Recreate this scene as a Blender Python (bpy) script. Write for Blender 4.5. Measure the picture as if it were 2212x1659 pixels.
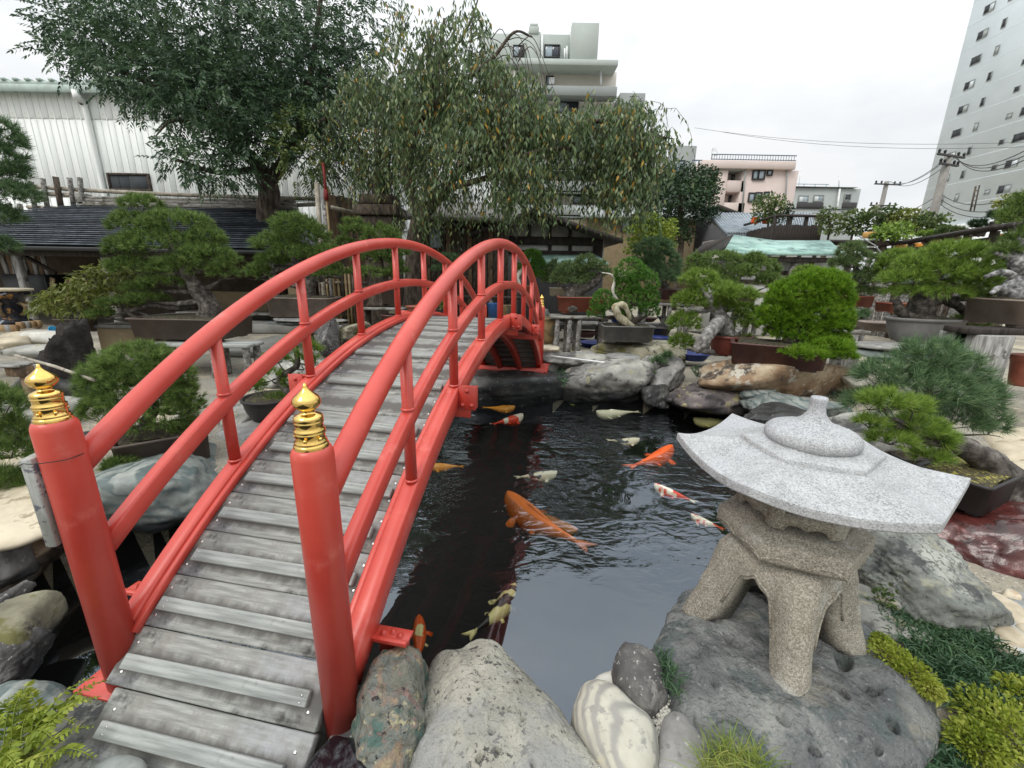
import bpy, math, random
import numpy as np
from mathutils import Matrix, Vector
for o in list(bpy.data.objects): bpy.data.objects.remove(o)
sc = bpy.context.scene
rad = math.radians

# ------------------------------------------------------------------ camera
FOC, PITCH, ROLL, EYE = 891.0, .2607, .0185, 1.6      # focal length for a 2212 x 1659 picture
_c, _s, _cr, _sr = math.cos(PITCH), math.sin(PITCH), math.cos(ROLL), math.sin(ROLL)
FW = np.array([0, _c, -_s]); _R = np.array([1., 0, 0]); _U = np.array([0, _s, _c])
RT = _cr * _R + _sr * _U; UP = -_sr * _R + _cr * _U
cam = bpy.data.cameras.new('camera'); cam.sensor_width = 36; cam.lens = 36 * FOC / 2212
cam.clip_start = .05; cam.clip_end = 3000
camo = bpy.data.objects.new('camera', cam); sc.collection.objects.link(camo); sc.camera = camo
camo.matrix_world = Matrix(((RT[0], UP[0], -FW[0], 0), (RT[1], UP[1], -FW[1], 0), (RT[2], UP[2], -FW[2], EYE), (0, 0, 0, 1)))

# ------------------------------------------------------------------ sky, sun, exposure
SUN_EL, SUN_AZ = rad(48), rad(222)
w = bpy.data.worlds.new("World"); sc.world = w; w.use_nodes = True
nt = w.node_tree; N, L = nt.nodes, nt.links; N.clear()
out = N.new('ShaderNodeOutputWorld'); bg = N.new('ShaderNodeBackground'); bg.inputs[1].default_value = .1
sky = N.new('ShaderNodeTexSky'); sky.sky_type = 'NISHITA'; sky.sun_disc = False
sky.sun_elevation = SUN_EL; sky.sun_rotation = SUN_AZ; sky.air_density = 1; sky.dust_density = 3
tc = N.new('ShaderNodeTexCoord'); mp = N.new('ShaderNodeMapping'); mp.inputs['Scale'].default_value = (1, 1, 2.6)
n1 = N.new('ShaderNodeTexNoise'); n1.inputs['Scale'].default_value = 1.7; n1.inputs['Detail'].default_value = 6; n1.inputs['Roughness'].default_value = .55
r1 = N.new('ShaderNodeValToRGB'); e = r1.color_ramp.elements
e[0].position = .34; e[0].color = (.59, .67, .75, 1); e[1].position = .60; e[1].color = (.86, .87, .88, 1)
x = r1.color_ramp.elements.new(.46); x.color = (.73, .765, .79, 1)
sep = N.new('ShaderNodeSeparateXYZ'); mr = N.new('ShaderNodeMapRange'); mr.interpolation_type = 'SMOOTHSTEP'   # overcast dome: brighter towards the zenith
mr.inputs[1].default_value = .15; mr.inputs[2].default_value = 1.1; mr.inputs[3].default_value = 11.2; mr.inputs[4].default_value = 28
vm = N.new('ShaderNodeVectorMath'); vm.operation = 'SCALE'
mx = N.new('ShaderNodeMix'); mx.data_type = 'RGBA'; mx.inputs[0].default_value = .93
L.new(tc.outputs['Generated'], mp.inputs[0]); L.new(mp.outputs[0], n1.inputs['Vector']); L.new(n1.outputs[0], r1.inputs[0])
L.new(tc.outputs['Generated'], sep.inputs[0]); L.new(sep.outputs[2], mr.inputs[0])
L.new(r1.outputs[0], vm.inputs[0]); L.new(mr.outputs[0], vm.inputs['Scale'])
L.new(sky.outputs[0], mx.inputs[6]); L.new(vm.outputs[0], mx.inputs[7]); L.new(mx.outputs[2], bg.inputs[0]); L.new(bg.outputs[0], out.inputs[0])
sun = bpy.data.lights.new('sun', 'SUN'); sun.energy = 1.5; sun.angle = rad(22); sun.color = (1, .96, .9)
so = bpy.data.objects.new('sun', sun); sc.collection.objects.link(so)
so.rotation_euler = (rad(90) - SUN_EL, 0, math.pi - SUN_AZ)
vs = sc.view_settings; vs.view_transform = 'Standard'; vs.look = 'None'; vs.exposure = 0; vs.gamma = 1; vs.use_curve_mapping = False
cy = sc.cycles; cy.max_bounces = 10; cy.diffuse_bounces = 4; cy.transparent_max_bounces = 24; cy.caustics_reflective = False; cy.caustics_refractive = False

# ------------------------------------------------------------------ geometry helpers
EYEP = np.array([0, 0, EYE])
def ray(x, y): return FW + RT * (x - 1106) / FOC + UP * (829.5 - y) / FOC
def az(x, y, z):
    d = ray(x, y); return EYEP + d * ((z - EYE) / d[2])
def ay(x, y, Y):
    d = ray(x, y); return EYEP + d * (Y / d[1])
def mpp(P): return float((np.asarray(P) - EYEP) @ FW) / FOC          # metres per picture unit at a point

_rs = np.random.RandomState(7)
_perm = np.concatenate([_rs.permutation(256)] * 3); _g = _rs.randn(256, 3); _g /= np.linalg.norm(_g, axis=1)[:, None]
def noise(P):
    P = np.asarray(P, float); i = np.floor(P).astype(int); f = P - i; i &= 255
    u = f * f * f * (f * (f * 6 - 15) + 10); r = 0
    for dx in (0, 1):
        wx = u[:, 0] if dx else 1 - u[:, 0]
        for dy in (0, 1):
            wy = u[:, 1] if dy else 1 - u[:, 1]
            for dz in (0, 1):
                wz = u[:, 2] if dz else 1 - u[:, 2]
                h = _perm[_perm[_perm[i[:, 0] + dx] + i[:, 1] + dy] + i[:, 2] + dz]
                r = r + wx * wy * wz * (_g[h] * (f - [dx, dy, dz])).sum(1)
    return r
def fbm(P, o=4, rough=.5):
    P = np.asarray(P, float); a, r = 1., 0
    for k in range(o): r = r + a * noise(P * 2 ** k + 17.3 * k); a *= rough
    return r
def nrm(v): return v / np.maximum(np.linalg.norm(v, axis=-1, keepdims=True), 1e-9)

def mk(name, V, Fs, m=None, parent=None, smooth=False, loc=None, rotz=0, abs_=False):
    """one mesh object; Fs is a list of integer arrays (faces of one size each)"""
    me = bpy.data.meshes.new(name); V = np.asarray(V, np.float32)
    Fs = [np.asarray(f, np.int32) for f in Fs if len(f)]
    me.vertices.add(len(V)); me.vertices.foreach_set('co', V.ravel())
    li = np.concatenate([f.ravel() for f in Fs]); tot = np.concatenate([np.full(len(f), f.shape[1], np.int32) for f in Fs])
    me.loops.add(len(li)); me.loops.foreach_set('vertex_index', li)
    me.polygons.add(len(tot)); me.polygons.foreach_set('loop_start', np.concatenate([[0], np.cumsum(tot)[:-1]]).astype(np.int32))
    me.polygons.foreach_set('loop_total', tot)
    if smooth: me.polygons.foreach_set('use_smooth', np.ones(len(tot), bool))
    me.update(calc_edges=True)
    if m: me.materials.append(m if not isinstance(m, str) else MAT[m])
    o = bpy.data.objects.new(name, me); sc.collection.objects.link(o)
    if parent is not None:
        o.parent = parent
        if abs_: o.matrix_parent_inverse = Matrix.Translation(-parent.location)
    if loc is not None: o.location = loc
    o.rotation_euler = (0, 0, rotz)
    return o
def tag(o, label=None, cat=None, group=None, kind=None):
    for k, v in (('label', label), ('category', cat), ('group', group), ('kind', kind)):
        if v: o[k] = v
    return o
def thing(name, label, cat, loc=(0, 0, 0), rotz=0, group=None):
    o = bpy.data.objects.new(name, None); sc.collection.objects.link(o); o.empty_display_size = .1
    o.location = loc; o.rotation_euler = (0, 0, rotz); return tag(o, label, cat, group)
def part(name, geo, m, t, smooth=False, label=None, kind=None):       # geometry in world coordinates
    return tag(mk(name, geo[0], geo[1], m, t, smooth, abs_=True), label, None, None, kind)
def lpart(name, geo, m, t, smooth=False, label=None, kind=None):      # geometry in the thing's own coordinates
    return tag(mk(name, geo[0], geo[1], m, t, smooth), label, None, None, kind)
def dup(o, parent=None):
    c = o.copy(); sc.collection.objects.link(c); c.parent = parent
    if parent is not None: c.matrix_parent_inverse = o.matrix_parent_inverse.copy()
    for ch in list(o.children): dup(ch, c)
    return c
def join(*gs):
    V, Fs, n = [], [], 0
    for v, fs in gs:
        V.append(np.asarray(v, float)); Fs += [np.asarray(f) + n for f in fs if len(f)]; n += len(v)
    by = {}
    for f in Fs: by.setdefault(f.shape[1], []).append(f)
    return np.concatenate(V), [np.concatenate(f) for f in by.values()]
def mv(g, t=(0, 0, 0), rz=0, rx=0, ry=0, s=1):
    V = np.asarray(g[0], float) * s
    R = np.array((Matrix.Rotation(rz, 3, 'Z') @ Matrix.Rotation(ry, 3, 'Y') @ Matrix.Rotation(rx, 3, 'X')))
    return V @ R.T + np.asarray(t, float), g[1]
def box(sx, sy, sz, c=(0, 0, 0), ch=.004):
    """chamfered box"""
    h = np.array([sx, sy, sz]) / 2; ch = min(ch, h.min() * .6); V, ix = [], {}
    for a in (-1, 1):
        for b in (-1, 1):
            for d in (-1, 1):
                for k in range(3):
                    p = h - ch; p = p.copy(); p[k] = h[k]; ix[a, b, d, k] = len(V); V.append(p * [a, b, d])
    V = np.array(V); q, t = [], []
    S = ((-1, -1), (1, -1), (1, 1), (-1, 1))
    for s in (-1, 1):
        q.append([ix[s, a, b, 0] for a, b in S]); q.append([ix[a, s, b, 1] for a, b in S]); q.append([ix[a, b, s, 2] for a, b in S])
    for a in (-1, 1):
        for b in (-1, 1):
            q.append([ix[a, b, -1, 0], ix[a, b, 1, 0], ix[a, b, 1, 1], ix[a, b, -1, 1]])
            q.append([ix[a, -1, b, 0], ix[a, 1, b, 0], ix[a, 1, b, 2], ix[a, -1, b, 2]])
            q.append([ix[-1, a, b, 1], ix[1, a, b, 1], ix[1, a, b, 2], ix[-1, a, b, 2]])
            for d in (-1, 1): t.append([ix[a, b, d, k] for k in range(3)])
    def fix(F):
        F = np.array(F); n = np.cross(V[F[:, 1]] - V[F[:, 0]], V[F[:, 2]] - V[F[:, 0]]); bad = (n * V[F].mean(1)).sum(1) < 0
        F[bad] = F[bad][:, ::-1]; return F
    return V + np.asarray(c, float), [fix(q), fix(t)]
def lathe(prof, seg=24, c=(0, 0, 0), ph=0):
    a = np.arange(seg) * 2 * np.pi / seg + ph; p = np.array(prof, float); p[:, 0] = np.maximum(p[:, 0], 1e-4)
    V = np.stack([np.outer(p[:, 0], np.cos(a)), np.outer(p[:, 0], np.sin(a)), np.repeat(p[:, 1:2], seg, 1)], -1).reshape(-1, 3)
    i = np.arange(len(p) - 1)[:, None] * seg; j = np.arange(seg)[None]; k = (j + 1) % seg
    F = np.stack([i + j, i + k, i + seg + k, i + seg + j], -1).reshape(-1, 4)
    return V + np.asarray(c, float), [F]
def cyl(r, h, seg=12, c=(0, 0, 0), r2=None):
    r2 = r if r2 is None else r2
    return lathe([(0, 0), (r, 0), (r2, h), (0, h)], seg, c)
def spline(P, sub):
    P = np.array(P, float); Q = np.concatenate([[2 * P[0] - P[1]], P, [2 * P[-1] - P[-2]]]); o = []
    for i in range(1, len(Q) - 2):
        t = np.linspace(0, 1, sub, endpoint=False)[:, None]; a, b, c, d = Q[i - 1:i + 3]
        o.append(.5 * (2 * b + (c - a) * t + (2 * a - 5 * b + 4 * c - d) * t * t + (3 * b - a - 3 * c + d) * t ** 3))
    return np.concatenate(o + [P[-1:]])
def tube(P, r, seg=8, sub=1, rough=0, seed=0, freq=6.):
    P = np.array(P, float); r = np.broadcast_to(np.asarray(r, float), (len(P),))
    if sub > 1: PR = spline(np.c_[P, r], sub); P, r = PR[:, :3], np.maximum(PR[:, 3], .0008)
    T = nrm(np.gradient(P, axis=0)); ref = np.array([0, 0, 1.]) if abs(T[0][2]) < .9 else np.array([1., 0, 0])
    a = nrm(np.cross(T[0], ref)); A = []
    for t in T: a = nrm(a - t * (a @ t)); A.append(a)
    A = np.array(A); B = np.cross(T, A); th = np.arange(seg) * 2 * np.pi / seg
    rr = np.repeat(r[:, None], seg, 1)
    D = A[:, None] * np.cos(th)[None, :, None] + B[:, None] * np.sin(th)[None, :, None]
    if rough:
        q = (P[:, None] + D * r[:, None, None]).reshape(-1, 3)
        rr = rr * (1 + rough * fbm(q * freq / max(r.max() * 8, .02) + seed * 3.7, 3).reshape(rr.shape) * 2)
    V = (P[:, None] + D * rr[:, :, None]).reshape(-1, 3); n = len(P)
    i = np.arange(n - 1)[:, None] * seg; j = np.arange(seg)[None]; k = (j + 1) % seg
    F = np.stack([i + j, i + k, i + seg + k, i + seg + j], -1).reshape(-1, 4)
    return V, [F, np.array([np.arange(seg)[::-1], np.arange(seg) + (n - 1) * seg])]
def sweep(P, sec, side):
    """cross-section (list of (across, up)) carried along a path; side = constant across vector"""
    P = np.array(P, float); side = nrm(np.array(side, float)); T = nrm(np.gradient(P, axis=0)); U = nrm(np.cross(side, T)); sec = np.array(sec, float); m = len(sec)
    V = (P[:, None] + side * sec[None, :, :1] + U[:, None] * sec[None, :, 1:]).reshape(-1, 3); n = len(P)
    i = np.arange(n - 1)[:, None] * m; j = np.arange(m)[None]; k = (j + 1) % m
    F = np.stack([i + j, i + k, i + m + k, i + m + j], -1).reshape(-1, 4)
    return V, [F, np.array([np.arange(m)[::-1], np.arange(m) + (n - 1) * m])]
def rsec(w, h, ch=.006, top=True):
    a, y1 = w / 2, 0; y0 = -h
    return [(-a, y0 + ch), (-a + ch, y0), (a - ch, y0), (a, y0 + ch), (a, y1 - ch), (a - ch, y1), (-a + ch, y1), (-a, y1 - ch)]
def prism(poly, z0, z1):
    p = np.array(poly, float); n = len(p); V = np.concatenate([np.c_[p, np.full(n, z0)], np.c_[p, np.full(n, z1)]]); i = np.arange(n); k = (i + 1) % n
    return V, [np.stack([i, k, k + n, i + n], -1), np.array([i[::-1], i + n])]
def sheet(V4): return np.array(V4, float), [np.array([[0, 1, 2, 3]])]
def slab(a, b, c, d, t):
    """a thin plate with corners a b c d (top face) and thickness t downwards"""
    V = np.array([a, b, c, d], float); n = nrm(np.cross(V[1] - V[0], V[3] - V[0])); n = n if n[2] > 0 or abs(n[2]) < 1e-6 else -n
    return np.concatenate([V, V - n * t]), [np.array([[0, 1, 2, 3], [7, 6, 5, 4], [0, 4, 5, 1], [1, 5, 6, 2], [2, 6, 7, 3], [3, 7, 4, 0]])]
_ico = {}
def ico(sub):
    if sub not in _ico:
        import bmesh
        b = bmesh.new(); bmesh.ops.create_icosphere(b, subdivisions=sub, radius=1); b.verts.ensure_lookup_table()
        _ico[sub] = (np.array([v.co[:] for v in b.verts]), np.array([[v.index for v in f.verts] for f in b.faces])); b.free()
    return _ico[sub]
def rockgeo(size, seed, planes=11, p=11, rough=.05, sub=4, freq=3., layers=0., flat=0.):
    rs = np.random.RandomState(seed); V, F = ico(sub); n = nrm(rs.randn(planes, 3)); d = rs.uniform(.62, 1., planes)
    n = np.concatenate([n, [[0, 0, 1.], [0, 0, -1.]]]); d = np.concatenate([d, [1 - flat, .8]])
    s = np.maximum(V @ n.T, 0) / d; r = 1 / np.maximum((s ** p).sum(1) ** (1 / p), .72)
    P = V * r[:, None]
    P = P + V * (fbm(P * freq + seed, 5, .55)[:, None] * rough * 2.2)
    if layers:                                                   # weathered strata
        q = (P @ nrm(np.array([.25, .1, 1.]))) * 9 + 2 * fbm(P * 1.5 + seed, 3)
        P = P + V * (np.abs(q % 1 - .5)[:, None] - .25) * layers * [1, 1, .4]
    return P * np.asarray(size, float), [F]
def mound(outline, z0, top, seed, pw=2.6, q=2.2, rough=.02, freq=5., tilt=(0, 0), nr=44, seg=132, lay=0., zo=None, pits=(), sharp=False):
    """a boulder seen from above: plan outline at height zo, base height, top height"""
    zo = z0 if zo is None else min(zo, top - .01)
    o = np.array(outline, float)[:, :2]; c = o.mean(0); o = np.concatenate([o, o[:1]])
    P = spline(o, 1 if sharp else 12)[:-1]; dl = np.concatenate([[0], np.cumsum(np.linalg.norm(np.diff(np.r_[P, P[:1]], axis=0), axis=1))])
    u = np.linspace(0, dl[-1], seg, endpoint=False); Pc = np.r_[P, P[:1]]
    B = np.stack([np.interp(u, dl, Pc[:, k]) for k in (0, 1)], -1)
    ns = 0 if zo <= z0 + .01 else max(6, nr // 6); t = np.linspace(0, 1, nr - ns) ** .8; t[0] = .004
    zz = zo + (top - zo) * np.maximum(1 - t ** pw, 0) ** (1 / q)
    if ns: k_ = np.linspace(0, 1, ns + 1)[1:]; zz = np.r_[zz, zo + (z0 - zo) * k_]; t = np.r_[t, 1 + .05 * np.sin(k_ * 2.6) - .12 * k_ ** 2]
    V = np.zeros((nr, seg, 3)); V[:, :, :2] = c + (B - c)[None] * t[:, None, None]; V[:, :, 2] = zz[:, None]
    V[:, :, 2] += ((V[:, :, :2] - c) @ np.array(tilt)) * (1 - np.minimum(t, 1)[:, None] ** 3)
    V = V.reshape(-1, 3); T = np.minimum(np.repeat(t, seg), 1)
    nn = nrm(np.c_[(V[:, :2] - c) / np.abs(B - c).max() * T[:, None] ** 2 * 1.3, 1 - T ** 2 * .9])
    V = V + nn * (fbm(V * freq + seed * 1.3, 5, .5) * rough * 2)[:, None]
    if lay: V = V + nn * ((np.abs((V @ nrm(np.array([.5, .3, 1.])) * 22 + 3 * fbm(V * 2.5 + seed, 3)) % 1 - .5) - .25) * lay)[:, None]
    for k, (x_, y_, r_) in enumerate(pits):
        d = (V[:, :2] - [x_, y_]) @ np.array([[math.cos(k), -math.sin(k)], [math.sin(k), math.cos(k)]]) / [r_ * 1.4, r_ * .7]; V[:, 2] -= r_ * 2.4 * np.exp(-((d ** 2).sum(1) ** 2)) * (T < .98)
    i = np.arange(nr - 1)[:, None] * seg; j = np.arange(seg)[None]; k = (j + 1) % seg
    F = np.stack([i + j, i + seg + j, i + seg + k, i + k], -1).reshape(-1, 4)
    return V, [F, np.array([np.arange(seg)])]
# ------------------------------------------------------------------ materials
MAT = {}
WET = ('grey_rock', 'teal_rock', 'brown_rock', 'purple_rock', 'bank_rock', 'moss_rock', 'sand_slab', 'blue_rock', 'pitted_rock', 'green_rock', 'dark_rock')
def newmat(name):
    m = bpy.data.materials.new(name); m.use_nodes = True; MAT[name] = m
    return m, m.node_tree.nodes, m.node_tree.links, m.node_tree.nodes['Principled BSDF']
def c4(c): return (c[0], c[1], c[2], 1)
def ramp(N, stops):
    if len(stops) > 1 and stops[0][0] > 0: stops = [(.5 + (p - .5) * .6, c) for p, c in stops]      # noise values gather round one half
    r = N.new('ShaderNodeValToRGB'); e = r.color_ramp.elements
    e[0].position, e[0].color = stops[0][0], c4(stops[0][1]); e[1].position, e[1].color = stops[-1][0], c4(stops[-1][1])
    for p, c in stops[1:-1]: x = e.new(p); x.color = c4(c)
    return r
def coords(N, L, stretch=None, rot=None, kind='Object'):
    t = N.new('ShaderNodeTexCoord'); o = t.outputs[kind]
    if stretch or rot:
        m = N.new('ShaderNodeMapping'); m.inputs['Scale'].default_value = stretch or (1, 1, 1)
        if rot: m.inputs['Rotation'].default_value = rot
        L.new(o, m.inputs[0]); o = m.outputs[0]
    return o
def nz(N, L, co, scale, detail=6, rough=.55, dist=0.):
    n = N.new('ShaderNodeTexNoise'); n.inputs['Scale'].default_value = scale; n.inputs['Detail'].default_value = detail
    n.inputs['Roughness'].default_value = rough; n.inputs['Distortion'].default_value = dist; L.new(co, n.inputs['Vector']); return n.outputs[0]
def mixc(N, L, fac, a, b, mode='MIX'):
    m = N.new('ShaderNodeMix'); m.data_type = 'RGBA'; m.blend_type = mode
    for s, v in ((0, fac), (6, a), (7, b)):
        if hasattr(v, 'links'): L.new(v, m.inputs[s])
        else: m.inputs[s].default_value = c4(v) if s else v
    return m.outputs[2]
def maskr(N, L, v, lo, hi):
    m = N.new('ShaderNodeMapRange'); m.interpolation_type = 'SMOOTHSTEP'; m.inputs[1].default_value = lo; m.inputs[2].default_value = hi; L.new(v, m.inputs[0]); return m.outputs[0]
def bumpn(N, L, b, pairs):
    prev = None
    for h, st, d in pairs:
        n = N.new('ShaderNodeBump'); n.inputs['Strength'].default_value = st; n.inputs['Distance'].default_value = d; L.new(h, n.inputs['Height'])
        if prev: L.new(prev, n.inputs['Normal'])
        prev = n.outputs[0]
    if prev: L.new(prev, b.inputs['Normal'])
def mat(name, stops, scale=3., rough=.75, detail=8, bump=((8, .3, .01),), stains=(), stretch=None, rot=None, metal=0, spec=.4, speck=None, dist=0., wave=None, coat=0):
    """noise-ramped colour + stains [(scale, colour, lo, hi)] + fine relief [(scale, strength, distance)]"""
    m, N, L, b = newmat(name); co = coords(N, L, stretch, rot); raw = coords(N, L)
    h = nz(N, L, co, scale, detail, .6, dist); col = ramp(N, stops); L.new(h, col.inputs[0]); c = col.outputs[0]
    if wave:
        wv = N.new('ShaderNodeTexWave'); wv.inputs['Scale'].default_value = wave[0]; wv.inputs['Distortion'].default_value = wave[1]; wv.inputs['Detail'].default_value = 4; wv.inputs['Detail Scale'].default_value = wave[4] if len(wave) > 4 else 1.5
        L.new(co, wv.inputs['Vector']); c = mixc(N, L, maskr(N, L, wv.outputs['Fac'], wave[3][0], wave[3][1]), c, wave[2])
    for k, (s, cc, lo, hi) in enumerate(stains):
        mm = N.new('ShaderNodeMapping'); mm.inputs['Location'].default_value = (3.1 * k + 1, 7.7 * k, 1.9 * k); L.new(raw, mm.inputs[0])
        c = mixc(N, L, maskr(N, L, nz(N, L, mm.outputs[0], s, 9, .65), .5 + (lo - .5) * .62, .5 + (hi - .5) * .62), c, cc)
    if speck:
        v = N.new('ShaderNodeTexVoronoi'); v.inputs['Scale'].default_value = speck[0]; L.new(raw, v.inputs['Vector'])
        rr = ramp(N, speck[1]); sp = N.new('ShaderNodeSeparateColor'); L.new(v.outputs['Color'], sp.inputs[0]); L.new(sp.outputs[0], rr.inputs[0]); c = mixc(N, L, speck[2], c, rr.outputs[0])
    b.inputs['Roughness'].default_value = rough
    if name in WET:                                                       # stone soaked by the pond up to a ragged water line
        g = N.new('ShaderNodeNewGeometry'); sz = N.new('ShaderNodeSeparateXYZ'); L.new(g.outputs['Position'], sz.inputs[0]); wn = N.new('ShaderNodeMath'); wn.operation = 'MULTIPLY_ADD'; wn.inputs[1].default_value = .22; L.new(nz(N, L, g.outputs['Position'], 3.5, 4), wn.inputs[0]); L.new(sz.outputs[2], wn.inputs[2])
        wm = maskr(N, L, wn.outputs[0], .02, -.07); c = mixc(N, L, wm, c, mixc(N, L, .78, c, (.012, .012, .012)))
        rm = N.new('ShaderNodeMapRange'); rm.inputs[3].default_value = rough; rm.inputs[4].default_value = .35; L.new(wm, rm.inputs[0]); L.new(rm.outputs[0], b.inputs['Roughness'])
    L.new(c, b.inputs['Base Color']); b.inputs['Metallic'].default_value = metal
    b.inputs['Specular IOR Level'].default_value = spec
    if coat: b.inputs['Coat Weight'].default_value = coat; b.inputs['Coat Roughness'].default_value = .15
    bumpn(N, L, b, [(nz(N, L, co if stretch else raw, s, 8, .6), st, d) for s, st, d in bump]); return m
def plain(name, c, rough=.6, metal=0, var=.12, scale=4, bump=((20, .15, .004),), spec=.4, coat=0):
    return mat(name, [(.3, tuple(v * (1 - var) for v in c)), (.7, tuple(min(1, v * (1 + var)) for v in c))], scale, rough, 5, bump, metal=metal, spec=spec, coat=coat)
def leafmat(name, stops, tr=.25, rough=.5, clump=5., isl=.5, spec=.35):
    m, N, L, b = newmat(name); g = N.new('ShaderNodeNewGeometry'); h = nz(N, L, coords(N, L), clump, 3)
    a = N.new('ShaderNodeMath'); a.operation = 'MULTIPLY_ADD'; a.inputs[1].default_value = isl; L.new(g.outputs['Random Per Island'], a.inputs[0])
    k = N.new('ShaderNodeMath'); k.operation = 'MULTIPLY'; k.inputs[1].default_value = 1 - isl; L.new(maskr(N, L, h, .3, .7), k.inputs[0]); L.new(k.outputs[0], a.inputs[2])
    r = ramp(N, stops); L.new(a.outputs[0], r.inputs[0]); L.new(r.outputs[0], b.inputs['Base Color']); b.inputs['Roughness'].default_value = rough; b.inputs['Specular IOR Level'].default_value = spec
    t = N.new('ShaderNodeBsdfTranslucent'); L.new(r.outputs[0], t.inputs[0]); s = N.new('ShaderNodeMixShader'); s.inputs[0].default_value = tr
    L.new(b.outputs[0], s.inputs[1]); L.new(t.outputs[0], s.inputs[2]); L.new(s.outputs[0], N['Material Output'].inputs[0]); return m

# bridge
m = mat('red_paint', [(.3, (.49, .052, .036)), (.55, (.55, .066, .046)), (.75, (.57, .084, .060))], 2.2, .36, 6, ((40, .06, .002), (6, .1, .004)),
        stains=((5, (.62, .13, .10), .60, .85), (34, (.40, .04, .03), .74, .9)), spec=.55)
mat('weathered_plank', [(.25, (.155, .155, .138)), (.5, (.265, .27, .245)), (.72, (.37, .375, .345))], 3.2, .85, 9, ((4, .5, .006), (14, .35, .003)),
    stains=((2.6, (.05, .046, .042), .56, .74), (9, (.22, .21, .19), .5, .75), (1.3, (.36, .37, .38), .5, .75)), stretch=(1.2, 14, 14))
mat('weathered_batten', [(.25, (.21, .22, .205)), (.5, (.31, .325, .305)), (.75, (.41, .42, .395))], 3.2, .85, 9, ((4, .4, .004), (16, .3, .002)),
    stains=((5, (.12, .11, .1), .6, .75),), stretch=(1.2, 16, 16))
mat('gold', [(.3, (.72, .46, .12)), (.7, (.88, .62, .22))], 5, .14, 4, ((60, .03, .001),), metal=1, stains=((14, (.5, .26, .06), .62, .8),))
plain('screw_steel', (.6, .6, .58), .35, 1)
mat('grey_board', [(.3, (.28, .29, .26)), (.7, (.42, .43, .4))], 5, .8, 6, ((10, .3, .003),), stretch=(10, 10, 1.5), stains=((26, (.12, .12, .14), .6, .68),))
# stone
mat('granite', [(.3, (.28, .285, .28)), (.7, (.40, .41, .41))], 9, .8, 6, ((120, .35, .004), (14, .12, .01)), speck=(260, [(0, (.08, .08, .08)), (.3, (.30, .30, .30)), (.6, (.5, .51, .52)), (1, (.62, .63, .64))], .4),
    stains=((2.5, (.36, .375, .40), .5, .75), (6, (.22, .22, .20), .6, .8)))
mat('granite_warm', [(.3, (.20, .18, .14)), (.7, (.33, .30, .24))], 5, .85, 7, ((110, .4, .005), (12, .2, .01)), speck=(240, [(0, (.06, .055, .045)), (.35, (.22, .2, .16)), (.7, (.38, .35, .29)), (1, (.58, .56, .49))], .5),
    stains=((3, (.19, .165, .12), .5, .72), (6, (.46, .46, .42), .58, .72)))
mat('pitted_rock', [(.28, (.28, .27, .225)), (.5, (.42, .405, .335)), (.75, (.54, .52, .43))], 3.4, .9, 9, ((30, 1., .02), (75, 1., .012), (7, .5, .05)),
    stains=((20, (.09, .088, .08), .64, .70), (52, (.12, .115, .1), .63, .69), (1.6, (.33, .33, .31), .5, .7)))
mat('green_rock', [(.26, (.07, .09, .07)), (.42, (.17, .165, .13)), (.55, (.15, .17, .15)), (.68, (.26, .19, .13)), (.8, (.34, .27, .16))], 4.5, .45, 9, ((18, 1., .03), (7, .8, .06), (50, .5, .006)),
    stains=((9, (.075, .13, .11), .54, .66), (13, (.22, .15, .13), .6, .7), (22, (.36, .33, .2), .64, .72), (30, (.03, .03, .028), .66, .72)), dist=1.2)
mat('dark_rock', [(.3, (.045, .043, .042)), (.6, (.10, .095, .09)), (.8, (.2, .195, .18))], 5, .85, 9, ((34, .5, .008), (9, .3, .015)), stains=((46, (.38, .37, .34), .64, .72), (5, (.22, .21, .195), .62, .75)))
mat('banded_rock', [(.3, (.33, .315, .26)), (.55, (.46, .44, .36)), (.75, (.52, .50, .42))], 3, .8, 8, ((30, .25, .005), (5, .25, .02)), wave=(9, 2.2, (.29, .28, .25), (.2, 1.), 1.6), stains=((3.5, (.5, .45, .3), .57, .7), (12, (.28, .27, .24), .6, .72)), rot=(.3, 1.2, .5))
mat('grey_rock', [(.3, (.2, .195, .185)), (.7, (.34, .33, .31))], 5, .85, 9, ((30, .4, .006), (8, .3, .015)), stains=((8, (.14, .14, .135), .58, .7), (24, (.42, .42, .4), .66, .74)))
mat('blue_rock', [(.28, (.09, .095, .095)), (.5, (.18, .185, .18)), (.65, (.25, .255, .24)), (.8, (.34, .34, .31))], 3.2, .5, 10, ((7, .9, .08), (20, .9, .03), (60, .6, .01)),
    stains=((2.2, (.22, .21, .175), .54, .68), (7, (.11, .13, .125), .52, .66), (15, (.06, .06, .063), .60, .82), (34, (.30, .305, .30), .60, .85)), dist=.8)
mat('schist', [(.28, (.10, .105, .095)), (.5, (.22, .23, .205)), (.7, (.35, .355, .31)), (.85, (.42, .40, .33))], 3.5, .8, 9, ((14, .6, .015), (40, .4, .006)), wave=(9, 9, (.13, .135, .12), (.6, 1.), 4.), stains=((6, (.27, .265, .2), .56, .75), (5, (.06, .062, .06), .55, .68), (26, (.05, .05, .05), .62, .75)), rot=(.5, .6, .3))
mat('teal_rock', [(.3, (.13, .145, .135)), (.6, (.235, .255, .235)), (.8, (.37, .38, .345))], 4, .6, 8, ((20, .4, .008), (6, .3, .02)), wave=(3, 8, (.10, .13, .125), (.6, 1.), 1.5), rot=(.2, .9, .2))
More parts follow.
